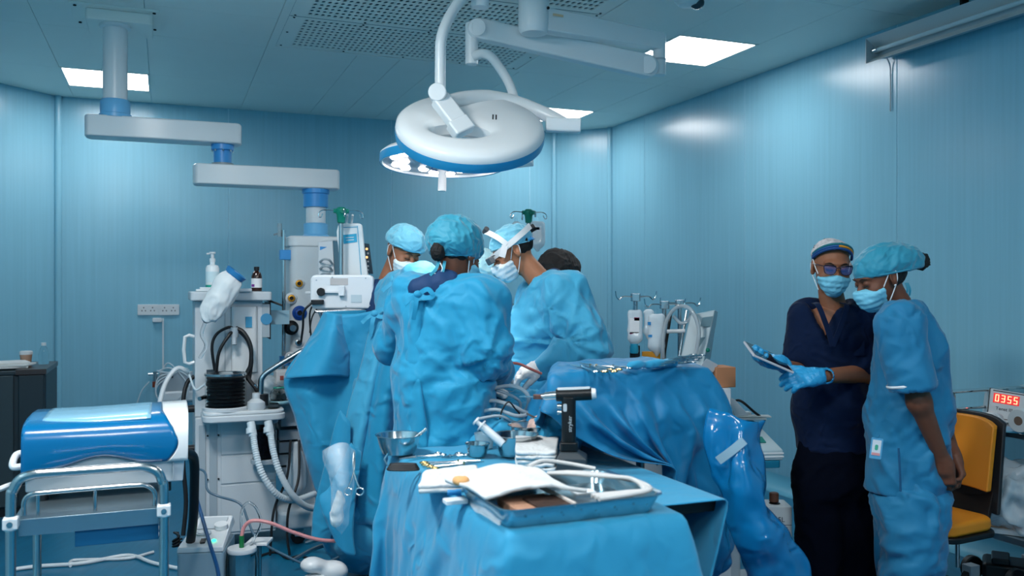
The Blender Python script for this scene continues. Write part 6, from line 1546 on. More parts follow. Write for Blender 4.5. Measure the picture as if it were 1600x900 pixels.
# ---- surgeon with the back to the camera
def make_S2():
    Y = 3.5; c = W(692, 700, Y)
    r = thing('person', (c.x, c.y, 0), 'person in blue gown and teal cap seen from behind, at the instrument table', 'person')
    f = Vector((.5, .866, 0)); rt = Vector((.866, -.5, 0))
    M = headM(W(715, 397, 3.52), (.50, .70, -.38), 0, 1.02); neck = W(697, 455, 3.5)
    make_head(r, M, neck, SK3); make_mask(r, M, M_maskb, 1)
    make_cap(r, M, M_cap, ((0, .42, 1), -.012), [((0, .022, .046), (.095, .118, .092)), ((0, .055, .03), (.088, .085, .075))], 3, .007)
    hair(r, M, 2, -.075)
    bc = M @ Vector((.03, .135, -.005)); tl = toloc(M)
    bc = W(684, 393, 3.42)
    soft('hair_bun', lambda P: ell(P, bc, (.026, .030, .036)), bc - Vector((.07, .07, .07)), bc + Vector((.07, .07, .07)), .005, M_hair, r, disp=lambda V, N: folds(V, .004, (60, 60, 30), 1))
    for dx in (-4, 5): MB().strip([W(690 + dx, 408, 3.42), W(686 + dx * 1.3, 421, 3.40), W(680 + dx * 2, 430, 3.40)], .012, .002, (0, -1, 0)).build('cap_tie', M_cap, r)
    MB().tube([W(688, 411, 3.41), W(691, 420, 3.4), W(686, 428, 3.4), W(678, 427, 3.4)], .002, n=6).build('mask_tie', M_strap, r)
    shR = W(752, 474, 3.41); shL = W(645, 468, 3.58); elR = W(760, 548, 3.36); elL = W(622, 540, 3.72)
    wrR = W(770, 574, 3.58); wrR2 = W(776, 582, 3.72); wrL = W(690, 565, 3.95); ch = W(698, 490, 3.5); wa = W(690, 610, 3.5); hem = W(686, 905, 3.5)
    def fn(P):
        d = rc(P, ch, wa, .140, .150, rt, 1.32)
        d = smin(d, rc(P, wa, hem, .152, .175, rt, 1.22), .06)
        d = smin(d, rc(P, shL, shR, .085, .085), .06)
        d = smin(d, rc(P, W(692, 458, 3.52), ch, .075, .11, rt, 1.3), .06)
        d = smin(d, chain(P, [shR, elR], [.088, .078], .04), .05)
        d = smin(d, chain(P, [elR, wrR2], [.076, .055], .04), .02)
        d = smin(d, chain(P, [shL, elL, wrL], [.085, .075, .055], .05), .05)
        nk = rc(P, neck + Vector((-.02, -.02, .10)), neck + Vector((-.02, -.03, -.03)), .088, .078)
        return smax(d, -nk, .015)
    def vert(V, N):
        w = np.clip((1.15 - V[:, 2]) / .5, 0, 1); a = np.arctan2(V[:, 1] - 3.5, V[:, 0] + .27)
        return w * .016 * np.sin(a * 9 + 3 * np.sin(V[:, 2] * 5)) - .012 * np.exp(-((V[:, 2] - H + (565 - 450) * Y / F) / .035) ** 2) * w + radial(V, W(765, 560, 3.30), .022, .22, 2.6, 3) + radial(V, W(655, 462, 3.36), .014, .18, 2.6, 5) + radial(V, W(735, 600, 3.33), .018, .2, 2.2, 8)
    garment(r, fn, [shR, shL, elR, elL, wrR2, wrL, hem, W(697, 430, 3.5)], .21, .0105, M_gown, seed=11, amp=.016, s=(8, 8, 5), extra=vert)
    sc_c = W(668, 446, 3.47)
    def scf(P): return smax(rc(P, W(655, 452, 3.46), W(694, 446, 3.44), .045, .066), -rc(P, neck + Vector((0, 0, .12)), neck, .07, .055), .01)
    soft('scrub_collar', scf, sc_c - Vector((.13, .14, .12)), sc_c + Vector((.14, .14, .12)), .007, M_scr, r, disp=lambda V, N: folds(V, .004, (20, 20, 20), 5))
    bow(r, W(653, 460, 3.36), M_gown, 1.3)
    # overlapping back panel of the gown, laid on the gown's own surface
    def surf(x, y, off):
        ds = np.linspace(3.0, 3.8, 220); pts = np.array([tuple(W(x, y, d_)) for d_ in ds], dtype=np.float32); d_ = fn(pts); k = np.argmax(d_ < off); return W(x, y, float(ds[k]) if d_[k] < off else 3.55)
    rows = []
    for y, x0, x1 in ((470, 640, 662), (510, 630, 660), (560, 622, 656), (620, 620, 660), (690, 622, 668), (760, 620, 672)):
        rows.append([surf(x0, y, .004), surf(x0 + (x1 - x0) * .3, y, .016), surf(x0 + (x1 - x0) * .6, y, .022), surf(x1 - 3, y, .020), surf(x1, y, .004)])
    sheet('back_panel', rows, M_gown, r, .003, 1, 4, disp=lambda V: folds(V, .006, (12, 12, 6), 8))
    legs(r, (c.x, c.y), rt, f, M_scr, .5)
    gl, ends = hand_fn(handM(wrR2, (.25, .9, -.2), (0, .2, 1)), [.35] * 4, side=-1, fat=.002)
    lo, hi = bbox(ends + [wrR2], .04); soft('glove', gl, lo, hi, .005, M_glove, r)
    return r
make_S2()
# ---- surgeon on the right with head lamp band, leaning in
def make_R():
    Y = 4.25; c = W(868, 700, Y)
    r = thing('person', (c.x, c.y, 0), 'person in blue gown with white head lamp band, leaning in from the right', 'person')
    M = headM(W(800, 394, 4.27), (-.86, -.16, -.52), -.05, 1.0); neck = W(852, 448, 4.27)
    make_head(r, M, neck, SK1); make_mask(r, M, M_mask, 4)
    make_cap(r, M, M_capl, ((0, .30, 1), .026), [((0, .022, .044), (.086, .108, .084))], 5, .005)
    hair(r, M, 6, -.035, grow=.002)
    # head lamp band
    o = MB(M); loop = []
    for i in range(36):
        a = 2 * PI * i / 36; loop.append(Vector((.094 * math.cos(a), .022 + .117 * math.sin(a), .045 + .02 * math.sin(a))))
    o = MB(M); P = loop + [loop[0]]
    V = []
    for p in loop:
        d = Vector((p.x, p.y - .022, 0)).normalized(); V += [p + Vector((0, 0, .014)), p + Vector((0, 0, -.014)), p + d * .006 + Vector((0, 0, -.014)), p + d * .006 + Vector((0, 0, .014))]
    n = len(loop); o.add(V, [(i * 4 + j, i * 4 + (j + 1) % 4, (i + 1) % n * 4 + (j + 1) % 4, (i + 1) % n * 4 + j) for i in range(n) for j in range(4)])
    band = o.build('head_band', mat('band_white', (232, 232, 232), rough=.35), r)
    MB(M).strip([(.094, -.02, .045), (.088, -.035, .085), (.062, -.055, .128), (.03, -.065, .148)], .026, .006, (1, -.2, .6)).build('top_strap', mat('band_white', (232, 232, 232)), band)
    MB(M).strip([(.094, -.03, .045), (.092, -.055, .02), (.088, -.07, .005)], .03, .006, (1, -.3, 0)).build('side_plate', mat('band_white', (232, 232, 232)), band)
    MB(M).cyl((.02, -.07, .15), (.045, -.055, .16), .013, n=12).build('strap_knob', mat('knob_grey', (60, 62, 66), rough=.4), band)
    MB(M).cyl((0, .135, .05), (0, .16, .05), .018, n=12).build('ratchet_knob', M_blk, band)
    MB(M).box(-.05, .075, -.128, -.104, .0, .036).build('brow_pad', mat('pad_grey', (96, 100, 104), rough=.5), band, bevel=.006)
    MB(M).strip([(.06, .09, .012), (.05, .112, .01), (0, .125, .008), (-.05, .112, .01)], .022, .004, (0, 1, .2)).build('cap_tie', mat('tie_blue', (30, 130, 190), rough=.6), r)
    shL = W(884, 462, 4.12); shR = W(836, 468, 4.45); elL = W(918, 540, 4.05); wr = W(846, 574, 3.98); elR = W(815, 540, 4.50); wrR = W(778, 582, 4.3)
    ch = W(858, 500, 4.28); wa = W(866, 600, 4.32); hem = W(872, 830, 4.32); fw = Vector((-.97, -.22, 0)); rt = Vector((.22, -.97, 0))
    def fn(P):
        d = rc(P, ch, wa, .165, .155, rt, 1.15)
        d = smin(d, rc(P, wa, hem, .155, .19, rt, 1.2), .06)
        d = smin(d, rc(P, shL, shR, .085, .085), .07)
        d = smin(d, rc(P, W(850, 455, 4.28), ch, .085, .13, rt, 1.2), .06)
        d = smin(d, rc(P, W(815, 500, 4.25), W(812, 585, 4.22), .06, .06), .08)
        d = smin(d, chain(P, [shL, elL], [.100, .098], .04), .06)
        d = smin(d, chain(P, [elL, wr], [.088, .045], .03), .03)
        d = smin(d, chain(P, [shR, elR, wrR], [.085, .075, .05], .05), .05)
        nk = rc(P, neck + Vector((-.12, 0, .09)), neck + Vector((.01, 0, -.01)), .085, .062)
        return smax(d, -nk, .015)
    def extra(V, N):
        # deep creases radiating from the bent elbow
        q = V - np.array(tuple(W(893, 540, 4.0))); a = np.arctan2(q[:, 2], q[:, 0]); d = np.sqrt(q[:, 0] ** 2 + q[:, 2] ** 2)
        return radial(V, W(885, 535, 4.0), .030, .20, 2.6, 4) + radial(V, W(862, 480, 4.1), .016, .2, 2.6, 6)
    garment(r, fn, [shL, shR, elL, wr, wrR, hem, W(850, 425, 4.28)], .21, .0105, M_gown2, seed=21, amp=.016, s=(8, 8, 6), extra=extra)
    def col(P): return smax(rc(P, W(845, 448, 4.25), W(866, 434, 4.3), .054, .048), -rc(P, neck + Vector((-.13, -.01, .11)), neck + Vector((.0, 0, .0)), .08, .066), .008)
    cc = W(858, 436, 4.27); soft('scrub_collar', col, cc - Vector((.15, .15, .13)), cc + Vector((.15, .15, .13)), .007, M_scr, r)
    Mh = handM(W(846, 574, 3.98), (-1, -.15, -.28), (-.25, -.35, .9)); gl, ends = hand_fn(Mh, [(.35, .5, .4), (.45, .6, .4), (.5, .7, .4), (.6, .7, .4)], side=-1, fat=.0025, thumb=(.35, .8, -.5))
    lo, hi = bbox(ends + [W(850, 572, 4.0)], .05)
    soft('glove', lambda P: smin(gl(P), rc(P, W(860, 570, 4.0), W(836, 576, 3.98), .036, .030), .02), lo, hi, .0045, M_glove, r, disp=lambda V, N: folds(V, .002, (40, 40, 40), 2))
    legs(r, (c.x, c.y), rt, fw, M_scr, .5)
    return r
make_R()
# ---- surgeon at the far left, head bowed
def make_S1():
    Y = 4.45; c = W(612, 700, Y)
    r = thing('person', (c.x, c.y, 0), 'person in pale blue cap with head bowed, farthest left of the surgical team', 'person')
    M = headM(W(630, 394, 4.62), (.56, -.62, -.42), .12, 1.0); neck = W(606, 446, 4.66)
    make_head(r, M, neck, SK4); make_mask(r, M, M_mask, 7)
    make_cap(r, M, M_capl, ((0, .12, 1), .034), [((0, .022, .046), (.089, .112, .09)), ((0, -.02, .06), (.08, .08, .07))], 8, .006)
    shN = W(655, 446, 4.30); shB = W(600, 462, 4.66); ch = W(640, 500, 4.48); wa = W(612, 620, 4.46); hem = W(585, 815, 4.42); el = W(668, 540, 4.3); wr = W(720, 560, 4.5); rt = Vector((.55, -.83, 0))
    def fn(P):
        d = rc(P, ch, wa, .15, .17, rt, 1.25)
        d = smin(d, rc(P, wa, hem, .17, .235, rt, 1.1), .06)
        d = smin(d, rc(P, shN, shB, .095, .085), .08)
        d = smin(d, chain(P, [shN, el, wr], [.10, .085, .06], .05), .05)
        d = smin(d, rc(P, W(625, 470, 4.5), ch, .09, .13, rt, 1.2), .06)
        return smax(d, -rc(P, neck + Vector((.03, .0, .12)), neck + Vector((0, .0, -.02)), .09, .07), .015)
    def vert(V, N):
        w = np.clip((1.3 - V[:, 2]) / .5, 0, 1); u_ = V[:, 0] + .35 * V[:, 2]
        return w * .022 * ridge(np.stack([u_ * 11, V[:, 1] * 4, V[:, 2] * 1.2], 1), 4)
    garment(r, fn, [shN, shB, el, wr, hem, W(630, 425, 4.5)], .26, .012, M_gown2, seed=31, amp=.014, s=(8, 8, 4), extra=vert)
    def scf(P): return rc(P, W(592, 462, 4.60), W(600, 520, 4.56), .085, .09)
    cc = W(596, 490, 4.58); soft('scrub_top', scf, cc - Vector((.22, .2, .26)), cc + Vector((.22, .2, .26)), .010, M_scr, r, disp=lambda V, N: folds(V, .006, (14, 14, 8), 5))
    bow(r, W(618, 440, 4.33), M_gown2, 1.6); bow(r, W(585, 490, 4.33), M_gown2, 1.5)
    # open back flaps of the gown hanging in long folds
    for xs, seed in ((((604, 432, 4.40), (590, 480, 4.36), (572, 545, 4.30), (552, 620, 4.24), (528, 720, 4.20), (512, 810, 4.18)), 1), (((628, 445, 4.3), (610, 500, 4.28), (596, 560, 4.22), (578, 640, 4.18), (566, 720, 4.15), (556, 820, 4.12)), 2)):
        rows = [[W(x + k * (7 + i * 2.2), y, d_ + (.05 * abs(k - 1.2) if k != 2 else -.01)) for k in range(5)] for i, (x, y, d_) in enumerate(xs)]
        sheet('gown_flap', rows, M_gown2 if seed == 1 else M_gown, r, .003, 1, 4, disp=lambda V: folds(V, .010, (12, 12, 3), seed))
    legs(r, (c.x, c.y), rt, (.83, .55, 0), M_scr, .4)
    return r
make_S1()
# ---- assistant hidden behind, with magnifying loupes
def make_H():
    c = W(740, 700, 4.75)
    r = thing('person', (c.x, c.y, 0), 'person with magnifying loupes bent low, mostly hidden behind the gowned back', 'person')
    M = headM(W(750, 430, 4.72), (.62, -.42, -.66), .1, 1.0); neck = W(722, 478, 4.85)
    make_head(r, M, neck, SK4); make_mask(r, M, M_mask, 9)
    make_cap(r, M, mat('cap_white_teal', (176, 222, 228), rough=.6, crumple=.3, cscale=20), ((0, .2, 1), .03), None, 10, .006)
    g = thing('loupes', M @ Vector((0, -.12, 0)), 'x', 'x'); del g['label']; del g['category']; g.parent = r; g.location = (M @ Vector((0, -.12, 0))) - wpos(r)
    for s in (-1, 1):
        MB(M).cyl((s * .03, -.115, .0), (s * .026, -.165, -.022), .013, .011, n=16).build('barrel', M_blk, g)
        MB(M).cyl((s * .026, -.165, -.022), (s * .0258, -.169, -.024), .012, n=16).build('barrel_lens', M_chrome, g)
    MB(M).tube([(-.075, -.07, .01), (-.03, -.112, .014), (.03, -.112, .014), (.075, -.07, .01), (.085, .0, .01)], .0035, n=6).build('loupe_frame', M_blk, g)
    MB(M).box(-.045, .045, -.125, -.108, .035, .055).cyl((0, -.115, .055), (0, -.15, .06), .012, n=12).build('lamp', M_chrome, g)
    MB().tube([W(757, 446, 4.5), W(766, 443, 4.48), W(777, 445, 4.46), W(778, 452, 4.46), W(771, 463, 4.48)], .004, n=6).build('loupe_cable', M_blk, g)
    sh0 = W(700, 500, 4.75); sh1 = W(768, 505, 4.9)
    fn = lambda P: smin(rc(P, sh0, sh1, .10, .10), rc(P, W(735, 520, 4.88), W(735, 880, 4.92), .16, .2, (1, .2, 0), 1.2), .08)
    garment(r, fn, [sh0, sh1, W(735, 880, 4.9)], .3, .018, M_gown, seed=41)
    legs(r, (c.x, c.y + .12), (1, 0, 0), (0, -1, 0), M_scr, .35)
make_H()
# ---- person with dark hair behind the right surgeon
def make_D():
    c = W(872, 700, 5.05)
    r = thing('person', (c.x, c.y, 0), 'person with dark brown head covering half hidden behind the right surgeon', 'person')
    M = headM(W(866, 428, 5.0), (-.5, -.75, -.42), 0, 1.0); neck = W(872, 478, 5.1)
    make_head(r, M, neck, SK3)
    make_cap(r, M, mat('brown_cloth', (50, 44, 42), rough=.8, crumple=.3, cscale=16), ((0, .4, 1), -.01), [((0, .025, .040), (.092, .114, .092)), ((.02, .10, -.01), (.085, .08, .085))], 12, .006)
    fn = lambda P: smin(rc(P, W(835, 500, 5.1), W(905, 500, 5.1), .09, .09), rc(P, W(870, 520, 5.12), W(870, 850, 5.12), .15, .19, (1, 0, 0), 1.25), .08)
    garment(r, fn, [W(835, 500, 5.1), W(905, 500, 5.1), W(870, 850, 5.1)], .3, .018, M_gown, seed=51)
    legs(r, (c.x, c.y + .1), (1, 0, 0), (0, -1, 0), M_scr, .35)
make_D()
# ---- woman in navy scrubs with glasses, holding a tablet
def make_N():
    Y = 3.9; c = W(1308, 900, Y)
    r = thing('person', (c.x, c.y, 0), 'person in navy scrubs with glasses and patterned headband holding a tablet', 'person')
    M = headM(W(1299, 418, 3.92), (-.10, -1, -.16), .05, 1.0); neck = W(1303, 492, 3.96)
    elL = W(1352, 584, 3.92); wrL = W(1277, 588, 3.66); shL = W(1356, 500, 3.96); shR = W(1264, 498, 3.98); elR = W(1252, 582, 3.98); wrR = W(1226, 572, 3.70)
    armL = lambda P: chain(P, [shL, elL, wrL], [.055, .044, .028], .03)
    armR = lambda P: chain(P, [shR, elR, wrR], [.055, .042, .028], .03)
    lo, hi = bbox([shL, elL, wrL], .08); lo2, hi2 = bbox([shR, elR, wrR], .08)
    cst = lambda P: smin(rc(P, neck, W(1303, 560, 3.95), .06, .10, (1, 0, 0), 1.25), rc(P, shL, shR, .05, .05), .05)
    lo3, hi3 = bbox([shL, shR, W(1303, 560, 3.95), neck], .12)
    make_head(r, M, neck, SK2, [(armL, lo, hi, .008), (armR, lo2, hi2, .008), (cst, lo3, hi3, .010)])
    make_mask(r, M, M_maskb, 13, top=-.020)
    make_cap(r, M, mat('cap_cream', (206, 196, 196), rough=.7, vary=.35, vscale=60, crumple=.2), ((0, .46, 1), .058), [((0, .022, .040), (.083, .108, .088))], 14, .003, hem=False)
    hair(r, M, 3, -.02, grow=.001)
    # patterned headband: bands of colour as separate strips
    cols = [((20, 110, 120), .030), ((220, 140, 30), .018), ((20, 70, 130), .006)]
    for k, (cc, off) in enumerate(cols):
        for sg in range(2):
            pts = []
            for i in range(9):
                a = -PI / 2 + (-1 if sg else 1) * (i / 8) * 1.45
                pts.append(Vector((math.cos(a) * .0845, .014 + math.sin(a) * .100, .046 + off * .8 - .02 + .066 * (-math.sin(a)))))
            m_ = mat('band_%d_%d' % (k, sg), cc if not (sg and k == 1) else (24, 80, 140), rough=.7)
            MB(M).tube(pts, .0062, n=6, k=3).build('headband_stripe', m_, r)
    for i in range(14):
        a = rng.rand() * 2 * PI; b = .5 + rng.rand() * .6
        p = Vector((.083 * math.cos(a) * math.sin(b), .022 + .108 * math.sin(a) * math.sin(b), .042 + .089 * math.cos(b)))
        MB(M).sph(p, (.006, .006, .004), 8, 5).build('cap_spot', M_blk, r)
    # glasses
    g = bpy.data.objects.new('glasses', None); C.objects.link(g); g.parent = r; g.location = (M @ Vector((0, -.12, 0))) - wpos(r)
    mf = mat('glasses_frame', (18, 22, 44), rough=.25); ml = mat('blue_lens', (60, 100, 170), rough=.04, alpha=.35)
    for s in (-1, 1):
        pts = [Vector((s * (.034 + .026 * x), -.118 + .008 * abs(x + .2 * 0) * (1 if x > 0 else .3), .003 + .020 * z)) for x, z in ((-.85, .8), (0, 1.0), (.9, .95), (1.0, .3), (.75, -.7), (0, -1.0), (-.7, -.75), (-.95, .1))]
        MB(M).tube(pts, .0018, n=6, closed=True).build('rim', mf, g)
        MB(M).tube([pts[0], pts[1], pts[2]], .0034, n=6).build('brow_bar', mf, g)
        n_ = len(pts); MB(M).add([p for p in pts] + [p + Vector((0, .0015, 0)) for p in pts], [tuple(range(n_)), tuple(range(n_, 2 * n_))[::-1]] + [(i, n_ + i, n_ + (i + 1) % n_, (i + 1) % n_) for i in range(n_)]).build('lens', ml, g)
        MB(M).tube([(s * .060, -.111, .018), (s * .078, -.06, .018), (s * .083, .0, .014)], .002, n=6).build('temple', mf, g)
    MB(M).tube([(-.010, -.119, .012), (0, -.122, .015), (.010, -.119, .012)], .0022, n=6).build('bridge', mf, g)
    # tunic
    ch = W(1306, 530, 3.97); wa = W(1306, 640, 3.99); hem = W(1306, 703, 3.99); rt = Vector((1, .05, 0)); slL = W(1352, 562, 3.93); slR = W(1253, 565, 3.97)
    def fn(P):
        d = rc(P, ch, wa, .125, .135, rt, 1.28)
        d = smin(d, rc(P, wa, hem + Vector((0, 0, -.3)), .137, .146, rt, 1.26), .05)
        d = smin(d, rc(P, shR, shL, .066, .066), .05)
        d = smin(d, rc(P, W(1304, 492, 3.97), ch, .075, .11, rt, 1.3), .05)
        d = smin(d, rc(P, shL, slL, .072, .082), .04); d = smin(d, rc(P, shR, slR, .072, .080), .04)
        d = np.maximum(d, hem.z - P[:, 2])
        for a, b in ((shL, slL), (shR, slR)):
            ax = (b - a).normalized(); t = (P - A(b)) @ A(ax); rd = np.linalg.norm(P - A(b), axis=1); inside = smax(t, rd - .16, .01)
            d = np.where((t > 0) & (rd < .14) & (np.abs(P[:, 0] - ch.x) > .155), np.maximum(d, t), d)
        # v neck
        q = P - A(W(1301, 540, 3.8)); v = np.maximum(np.abs(q[:, 0]) - np.clip(q[:, 2], 0, 1) * .42, -(q[:, 2])); v = np.maximum(v, q[:, 1] - .16)
        d = smax(d, -v, .008)
        return smax(d, -rc(P, neck + Vector((0, 0, .12)), neck + Vector((0, 0, .03)), .075, .062), .01)
    garment(r, fn, [shL, shR, slL, slR, hem, W(1304, 470, 3.97)], .17, .010, M_navy_c, 'tunic', .013, (8, 8, 5), 61, hemz=hem.z)
    for s in (-1, 1):
        a = W(1301 + s * 22, 478, 3.84); b = W(1301, 541, 3.80)
        MB().strip([a + Vector((0, .06, .012)), a, a.lerp(b, .5) + Vector((0, -.012, 0)), b], .022, .004, (s * .1, -1, .2)).build('neck_band', M_navy_c, r)
    MB().rbox(W(1330, 0, 3.83).x, W(1352, 0, 3.83).x, W(0, 556, 3.83).z, W(0, 532, 3.83).z, 3.838, 3.843, .005, 'y').build('chest_pocket', M_navy_c, r)
    # trousers
    h0 = W(1305, 700, 3.99)
    def ft(P):
        d = rc(P, h0, h0 + Vector((0, 0, -.12)), .135, .135, rt, 1.25)
        for s in (-1, 1):
            a = h0 + Vector((s * .085, 0, -.15)); b = h0 + Vector((s * .095 + .03, .0, -.66)); d = smin(d, rc(P, a, b, .10, .095), .05)
        return np.maximum(d, .06 - P[:, 2])
    garment(r, ft, [h0, h0 + Vector((0, 0, -.7))], .2, .012, M_navy_t, 'trousers', .010, (8, 8, 5), 62)
    for s in (-1, 1):
        f0 = Vector((h0.x + s * .1 + .03, 4.0, 0)); f1 = f0 + Vector((-.03, -.17, 0)); lo, hi = bbox([f0, f1 + Vector((0, 0, .1))], .08)
        soft('shoe', lambda P: np.maximum(smin(rc(P, (f0.x, f0.y, .045), (f1.x, f1.y, .035), .045, .04), rc(P, (f0.x, f0.y, .05), (f0.x, f0.y, .12), .045, .045), .03), -P[:, 2] + .002), lo, hi, .010, M_shoe, r)
    # gloves
    ML = handM(wrL, (-.94, -.18, -.10), (.05, -.75, .65)); g1, e1 = hand_fn(ML, [(.30, .45, .35), (.35, .5, .4), (.42, .55, .4), (.5, .6, .4)], side=-1 if False else 1, fat=.0015, thumb=(.55, .8, .15))
    lo, hi = bbox(e1 + [wrL + Vector((.04, 0, 0))], .05)
    soft('glove', lambda P: smin(g1(P), smax(rc(P, wrL + Vector((.045, .02, 0)), wrL, .034, .030), -(rc(P, wrL + Vector((.06, .03, 0)), wrL + Vector((.03, .0, 0)), .028, .027)), .004), .015), lo, hi, .0042, M_gloveb, r, disp=lambda V, N: folds(V, .002, (40, 40, 40), 6))
    wr2 = W(1219, 566, 3.70); MR = handM(wr2, (-.86, -.35, .02), (.1, .3, -.9)); g2, e2 = hand_fn(MR, [(.5, .6, .4), (.5, .65, .4), (.55, .7, .4), (.6, .7, .4)], side=-1, fat=.0015, thumb=(.5, .75, -.4))
    lo, hi = bbox(e2 + [wr2, wrR], .05)
    soft('glove', lambda P: smin(g2(P), rc(P, wrR, wr2, .031, .028), .015), lo, hi, .0042, M_gloveb, r, disp=lambda V, N: folds(V, .002, (40, 40, 40), 7))
    a = W(1178, 556, 3.56); b = W(1240, 583, 3.58); d = b - a; Xf = frame(a, d, (.1, 1, .25))
    t = thing('tablet', a, 'thin dark tablet with pale edge held in blue gloved hands', 'tablet')
    MB(Xf).rbox(-.0, .17, -.0045, .0045, 0, d.length, .003).build('casing', mat('tablet_pale', (190, 190, 196), rough=.3), t)
    MB(Xf).box(.006, .164, .0046, .0055, .006, d.length - .006).build('screen', mat('tablet_screen', (20, 16, 18), rough=.1), t)
    return r
make_N()
# ---- woman in light blue scrubs, seen in profile, hands behind the back
def make_T():
    Y = 3.55; c = W(1425, 900, Y)
    r = thing('person', (c.x, c.y, 0), 'person in light blue scrubs and teal bonnet in profile, hands clasped behind', 'person')
    M = headM(W(1374, 434, 3.57), (-.90, -.16, -.38), .0, .99); neck = W(1408, 488, 3.60)
    shN = W(1406, 508, 3.41); shF = W(1420, 508, 3.80); el = W(1436, 628, 3.40); wr = W(1474, 722, 3.46); elF = W(1460, 628, 3.74); wrF = W(1490, 712, 3.58)
    armN = lambda P: chain(P, [shN, el, wr], [.050, .042, .026], .03); armF = lambda P: chain(P, [shF, elF, wrF], [.05, .042, .026], .03)
    lo, hi = bbox([shN, el, wr], .08); lo2, hi2 = bbox([shF, elF, wrF], .08)
    h1, e1 = hand_fn(handM(wr, (.16, .14, -1), (-.55, -.75, -.1)), [(.35, .6, .4), (.4, .6, .4), (.45, .6, .4), (.5, .6, .4)], side=1, thumb=(.55, .75, -.3))
    h2, e2 = hand_fn(handM(wrF, (.12, -.42, -.9), (.9, -.1, .15)), [(.5, .8, .5), (.55, .8, .5), (.6, .8, .5), (.65, .8, .5)], side=-1, thumb=(.5, .7, -.4))
    lo4, hi4 = bbox(e1, .04); lo5, hi5 = bbox(e2, .04)
    cst = lambda P: smin(rc(P, neck, W(1415, 560, 3.6), .058, .10, (0, 1, 0), 1.2), rc(P, shN, shF, .05, .05), .05); lo3, hi3 = bbox([neck, shN, shF, W(1415, 560, 3.6)], .13)
    make_head(r, M, neck, SK3, [(armN, lo, hi, .008), (armF, lo2, hi2, .008), (cst, lo3, hi3, .011), (lambda P: smin(h1(P), rc(P, el, wr, .042, .026), .02), lo4, hi4, .004), (lambda P: smin(h2(P), rc(P, elF, wrF, .042, .026), .02), lo5, hi5, .004)])
    make_mask(r, M, M_maskb, 15)
    make_cap(r, M, M_cap, ((0, .22, 1), .014), [((0, .020, .044), (.088, .110, .090)), ((0, .090, .030), (.080, .085, .070)), ((0, .150, .012), (.055, .055, .050))], 16, .005)
    hair(r, M, 17, -.07)
    bc = M @ Vector((0, .205, -.012)); soft('hair_bun', lambda P: ell(P, bc, (.03, .03, .034)), bc - Vector((.06, .06, .06)), bc + Vector((.06, .06, .06)), .005, M_hair, r, disp=lambda V, N: folds(V, .005, (60, 60, 60), 1))
    MB(M).sph((.083, .004, -.034), .005, 8, 6).build('earring', M_white, r)
    for k in (0, 1): MB().strip([W(1415 + 3 * k, 442, 3.56), W(1418 + 4 * k, 452, 3.55), W(1414 + 7 * k, 462, 3.56)], .008, .002, (0, -1, 0)).build('cap_tie', M_cap, r)
    rt = Vector((.05, -1, 0)); ch = W(1420, 545, 3.60); wa = W(1420, 650, 3.62); hem = W(1412, 766, 3.62); sl = W(1426, 608, 3.395)
    def fn(P):
        d = rc(P, ch, wa, .125, .145, rt, 1.12)
        d = smin(d, rc(P, wa, hem + Vector((-.01, 0, -.3)), .148, .166, rt, 1.1), .05)
        d = smin(d, rc(P, shN, shF, .070, .070), .06)
        d = smin(d, rc(P, W(1408, 490, 3.60), ch, .075, .115, rt, 1.2), .06)
        d = np.maximum(d, hem.z - P[:, 2] + .03 * (P[:, 0] - hem.x))
        return smax(d, -rc(P, neck + Vector((-.06, 0, .10)), neck + Vector((0, 0, .02)), .078, .062), .01)
    garment(r, fn, [shN, shF, hem, W(1400, 470, 3.6)], .2, .010, M_teal_c, 'tunic', .015, (8, 8, 4), 71, hemz=hem.z)
    def fs(P):
        d = smin(rc(P, shN, sl, .074, .088), rc(P, shN + Vector((.03, .06, .02)), shN, .07, .07), .04); ax = (sl - shN).normalized(); t = (P - A(sl)) @ A(ax); d = np.maximum(d, t - .0)
        return np.maximum(d, -rc(P, shN, sl + ax * .05, .040, .080))
    lo, hi = bbox([shN, sl], .13); soft('sleeve', fs, lo, hi, .009, M_teal_c, r, disp=lambda V, N: folds(V, .011, (9, 9, 5), 72) + radial(V, shN + Vector((0, -.08, .02)), .014, .16, 2.6, 2), smoothit=1)
    ax = (sl - shN).normalized()
    for off, rr in ((-.022, .0915),):
        Xs = frame(sl + ax * off, ax, (1, 0, 0)); MB(Xs).lathe([(rr, -.005), (rr + .002, 0), (rr, .005), (rr - .004, 0)], n=36, closed=True).build('sleeve_stripe', M_strap, r)
    h0 = W(1420, 762, 3.62)
    def ft(P):
        d = rc(P, h0 + Vector((0, 0, .06)), h0 + Vector((0, 0, -.05)), .135, .140, rt, 1.1)
        for s in (-1, 1):
            a = h0 + Vector((.02 * s, s * .08, -.05)); b = h0 + Vector((.035 * s, s * .09, -.54)); d = smin(d, rc(P, a, b, .118, .10), .04)
        return np.maximum(d, .07 - P[:, 2])
    garment(r, ft, [h0, h0 + Vector((0, 0, -.58))], .22, .011, M_teal_c, 'trousers', .016, (8, 8, 8), 73)
    for s in (-1, 1):
        f0 = Vector((h0.x + .03 * s + .03, h0.y + s * .09, 0)); f1 = f0 + Vector((-.18, -.02, 0)); lo, hi = bbox([f0, f1 + Vector((0, 0, .1))], .08)
        soft('shoe', lambda P: np.maximum(smin(rc(P, (f0.x, f0.y, .045), (f1.x, f1.y, .035), .045, .04), rc(P, (f0.x, f0.y, .05), (f0.x, f0.y, .12), .045, .045), .03), -P[:, 2] + .002), lo, hi, .010, M_shoe, r)
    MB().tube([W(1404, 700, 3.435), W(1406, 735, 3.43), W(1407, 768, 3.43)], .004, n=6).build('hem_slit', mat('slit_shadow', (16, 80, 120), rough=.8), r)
    # identity badge
    b = thing('identity_badge', W(1369, 715, 3.43), 'small plastic identity badge clipped to the light blue tunic', 'badge')
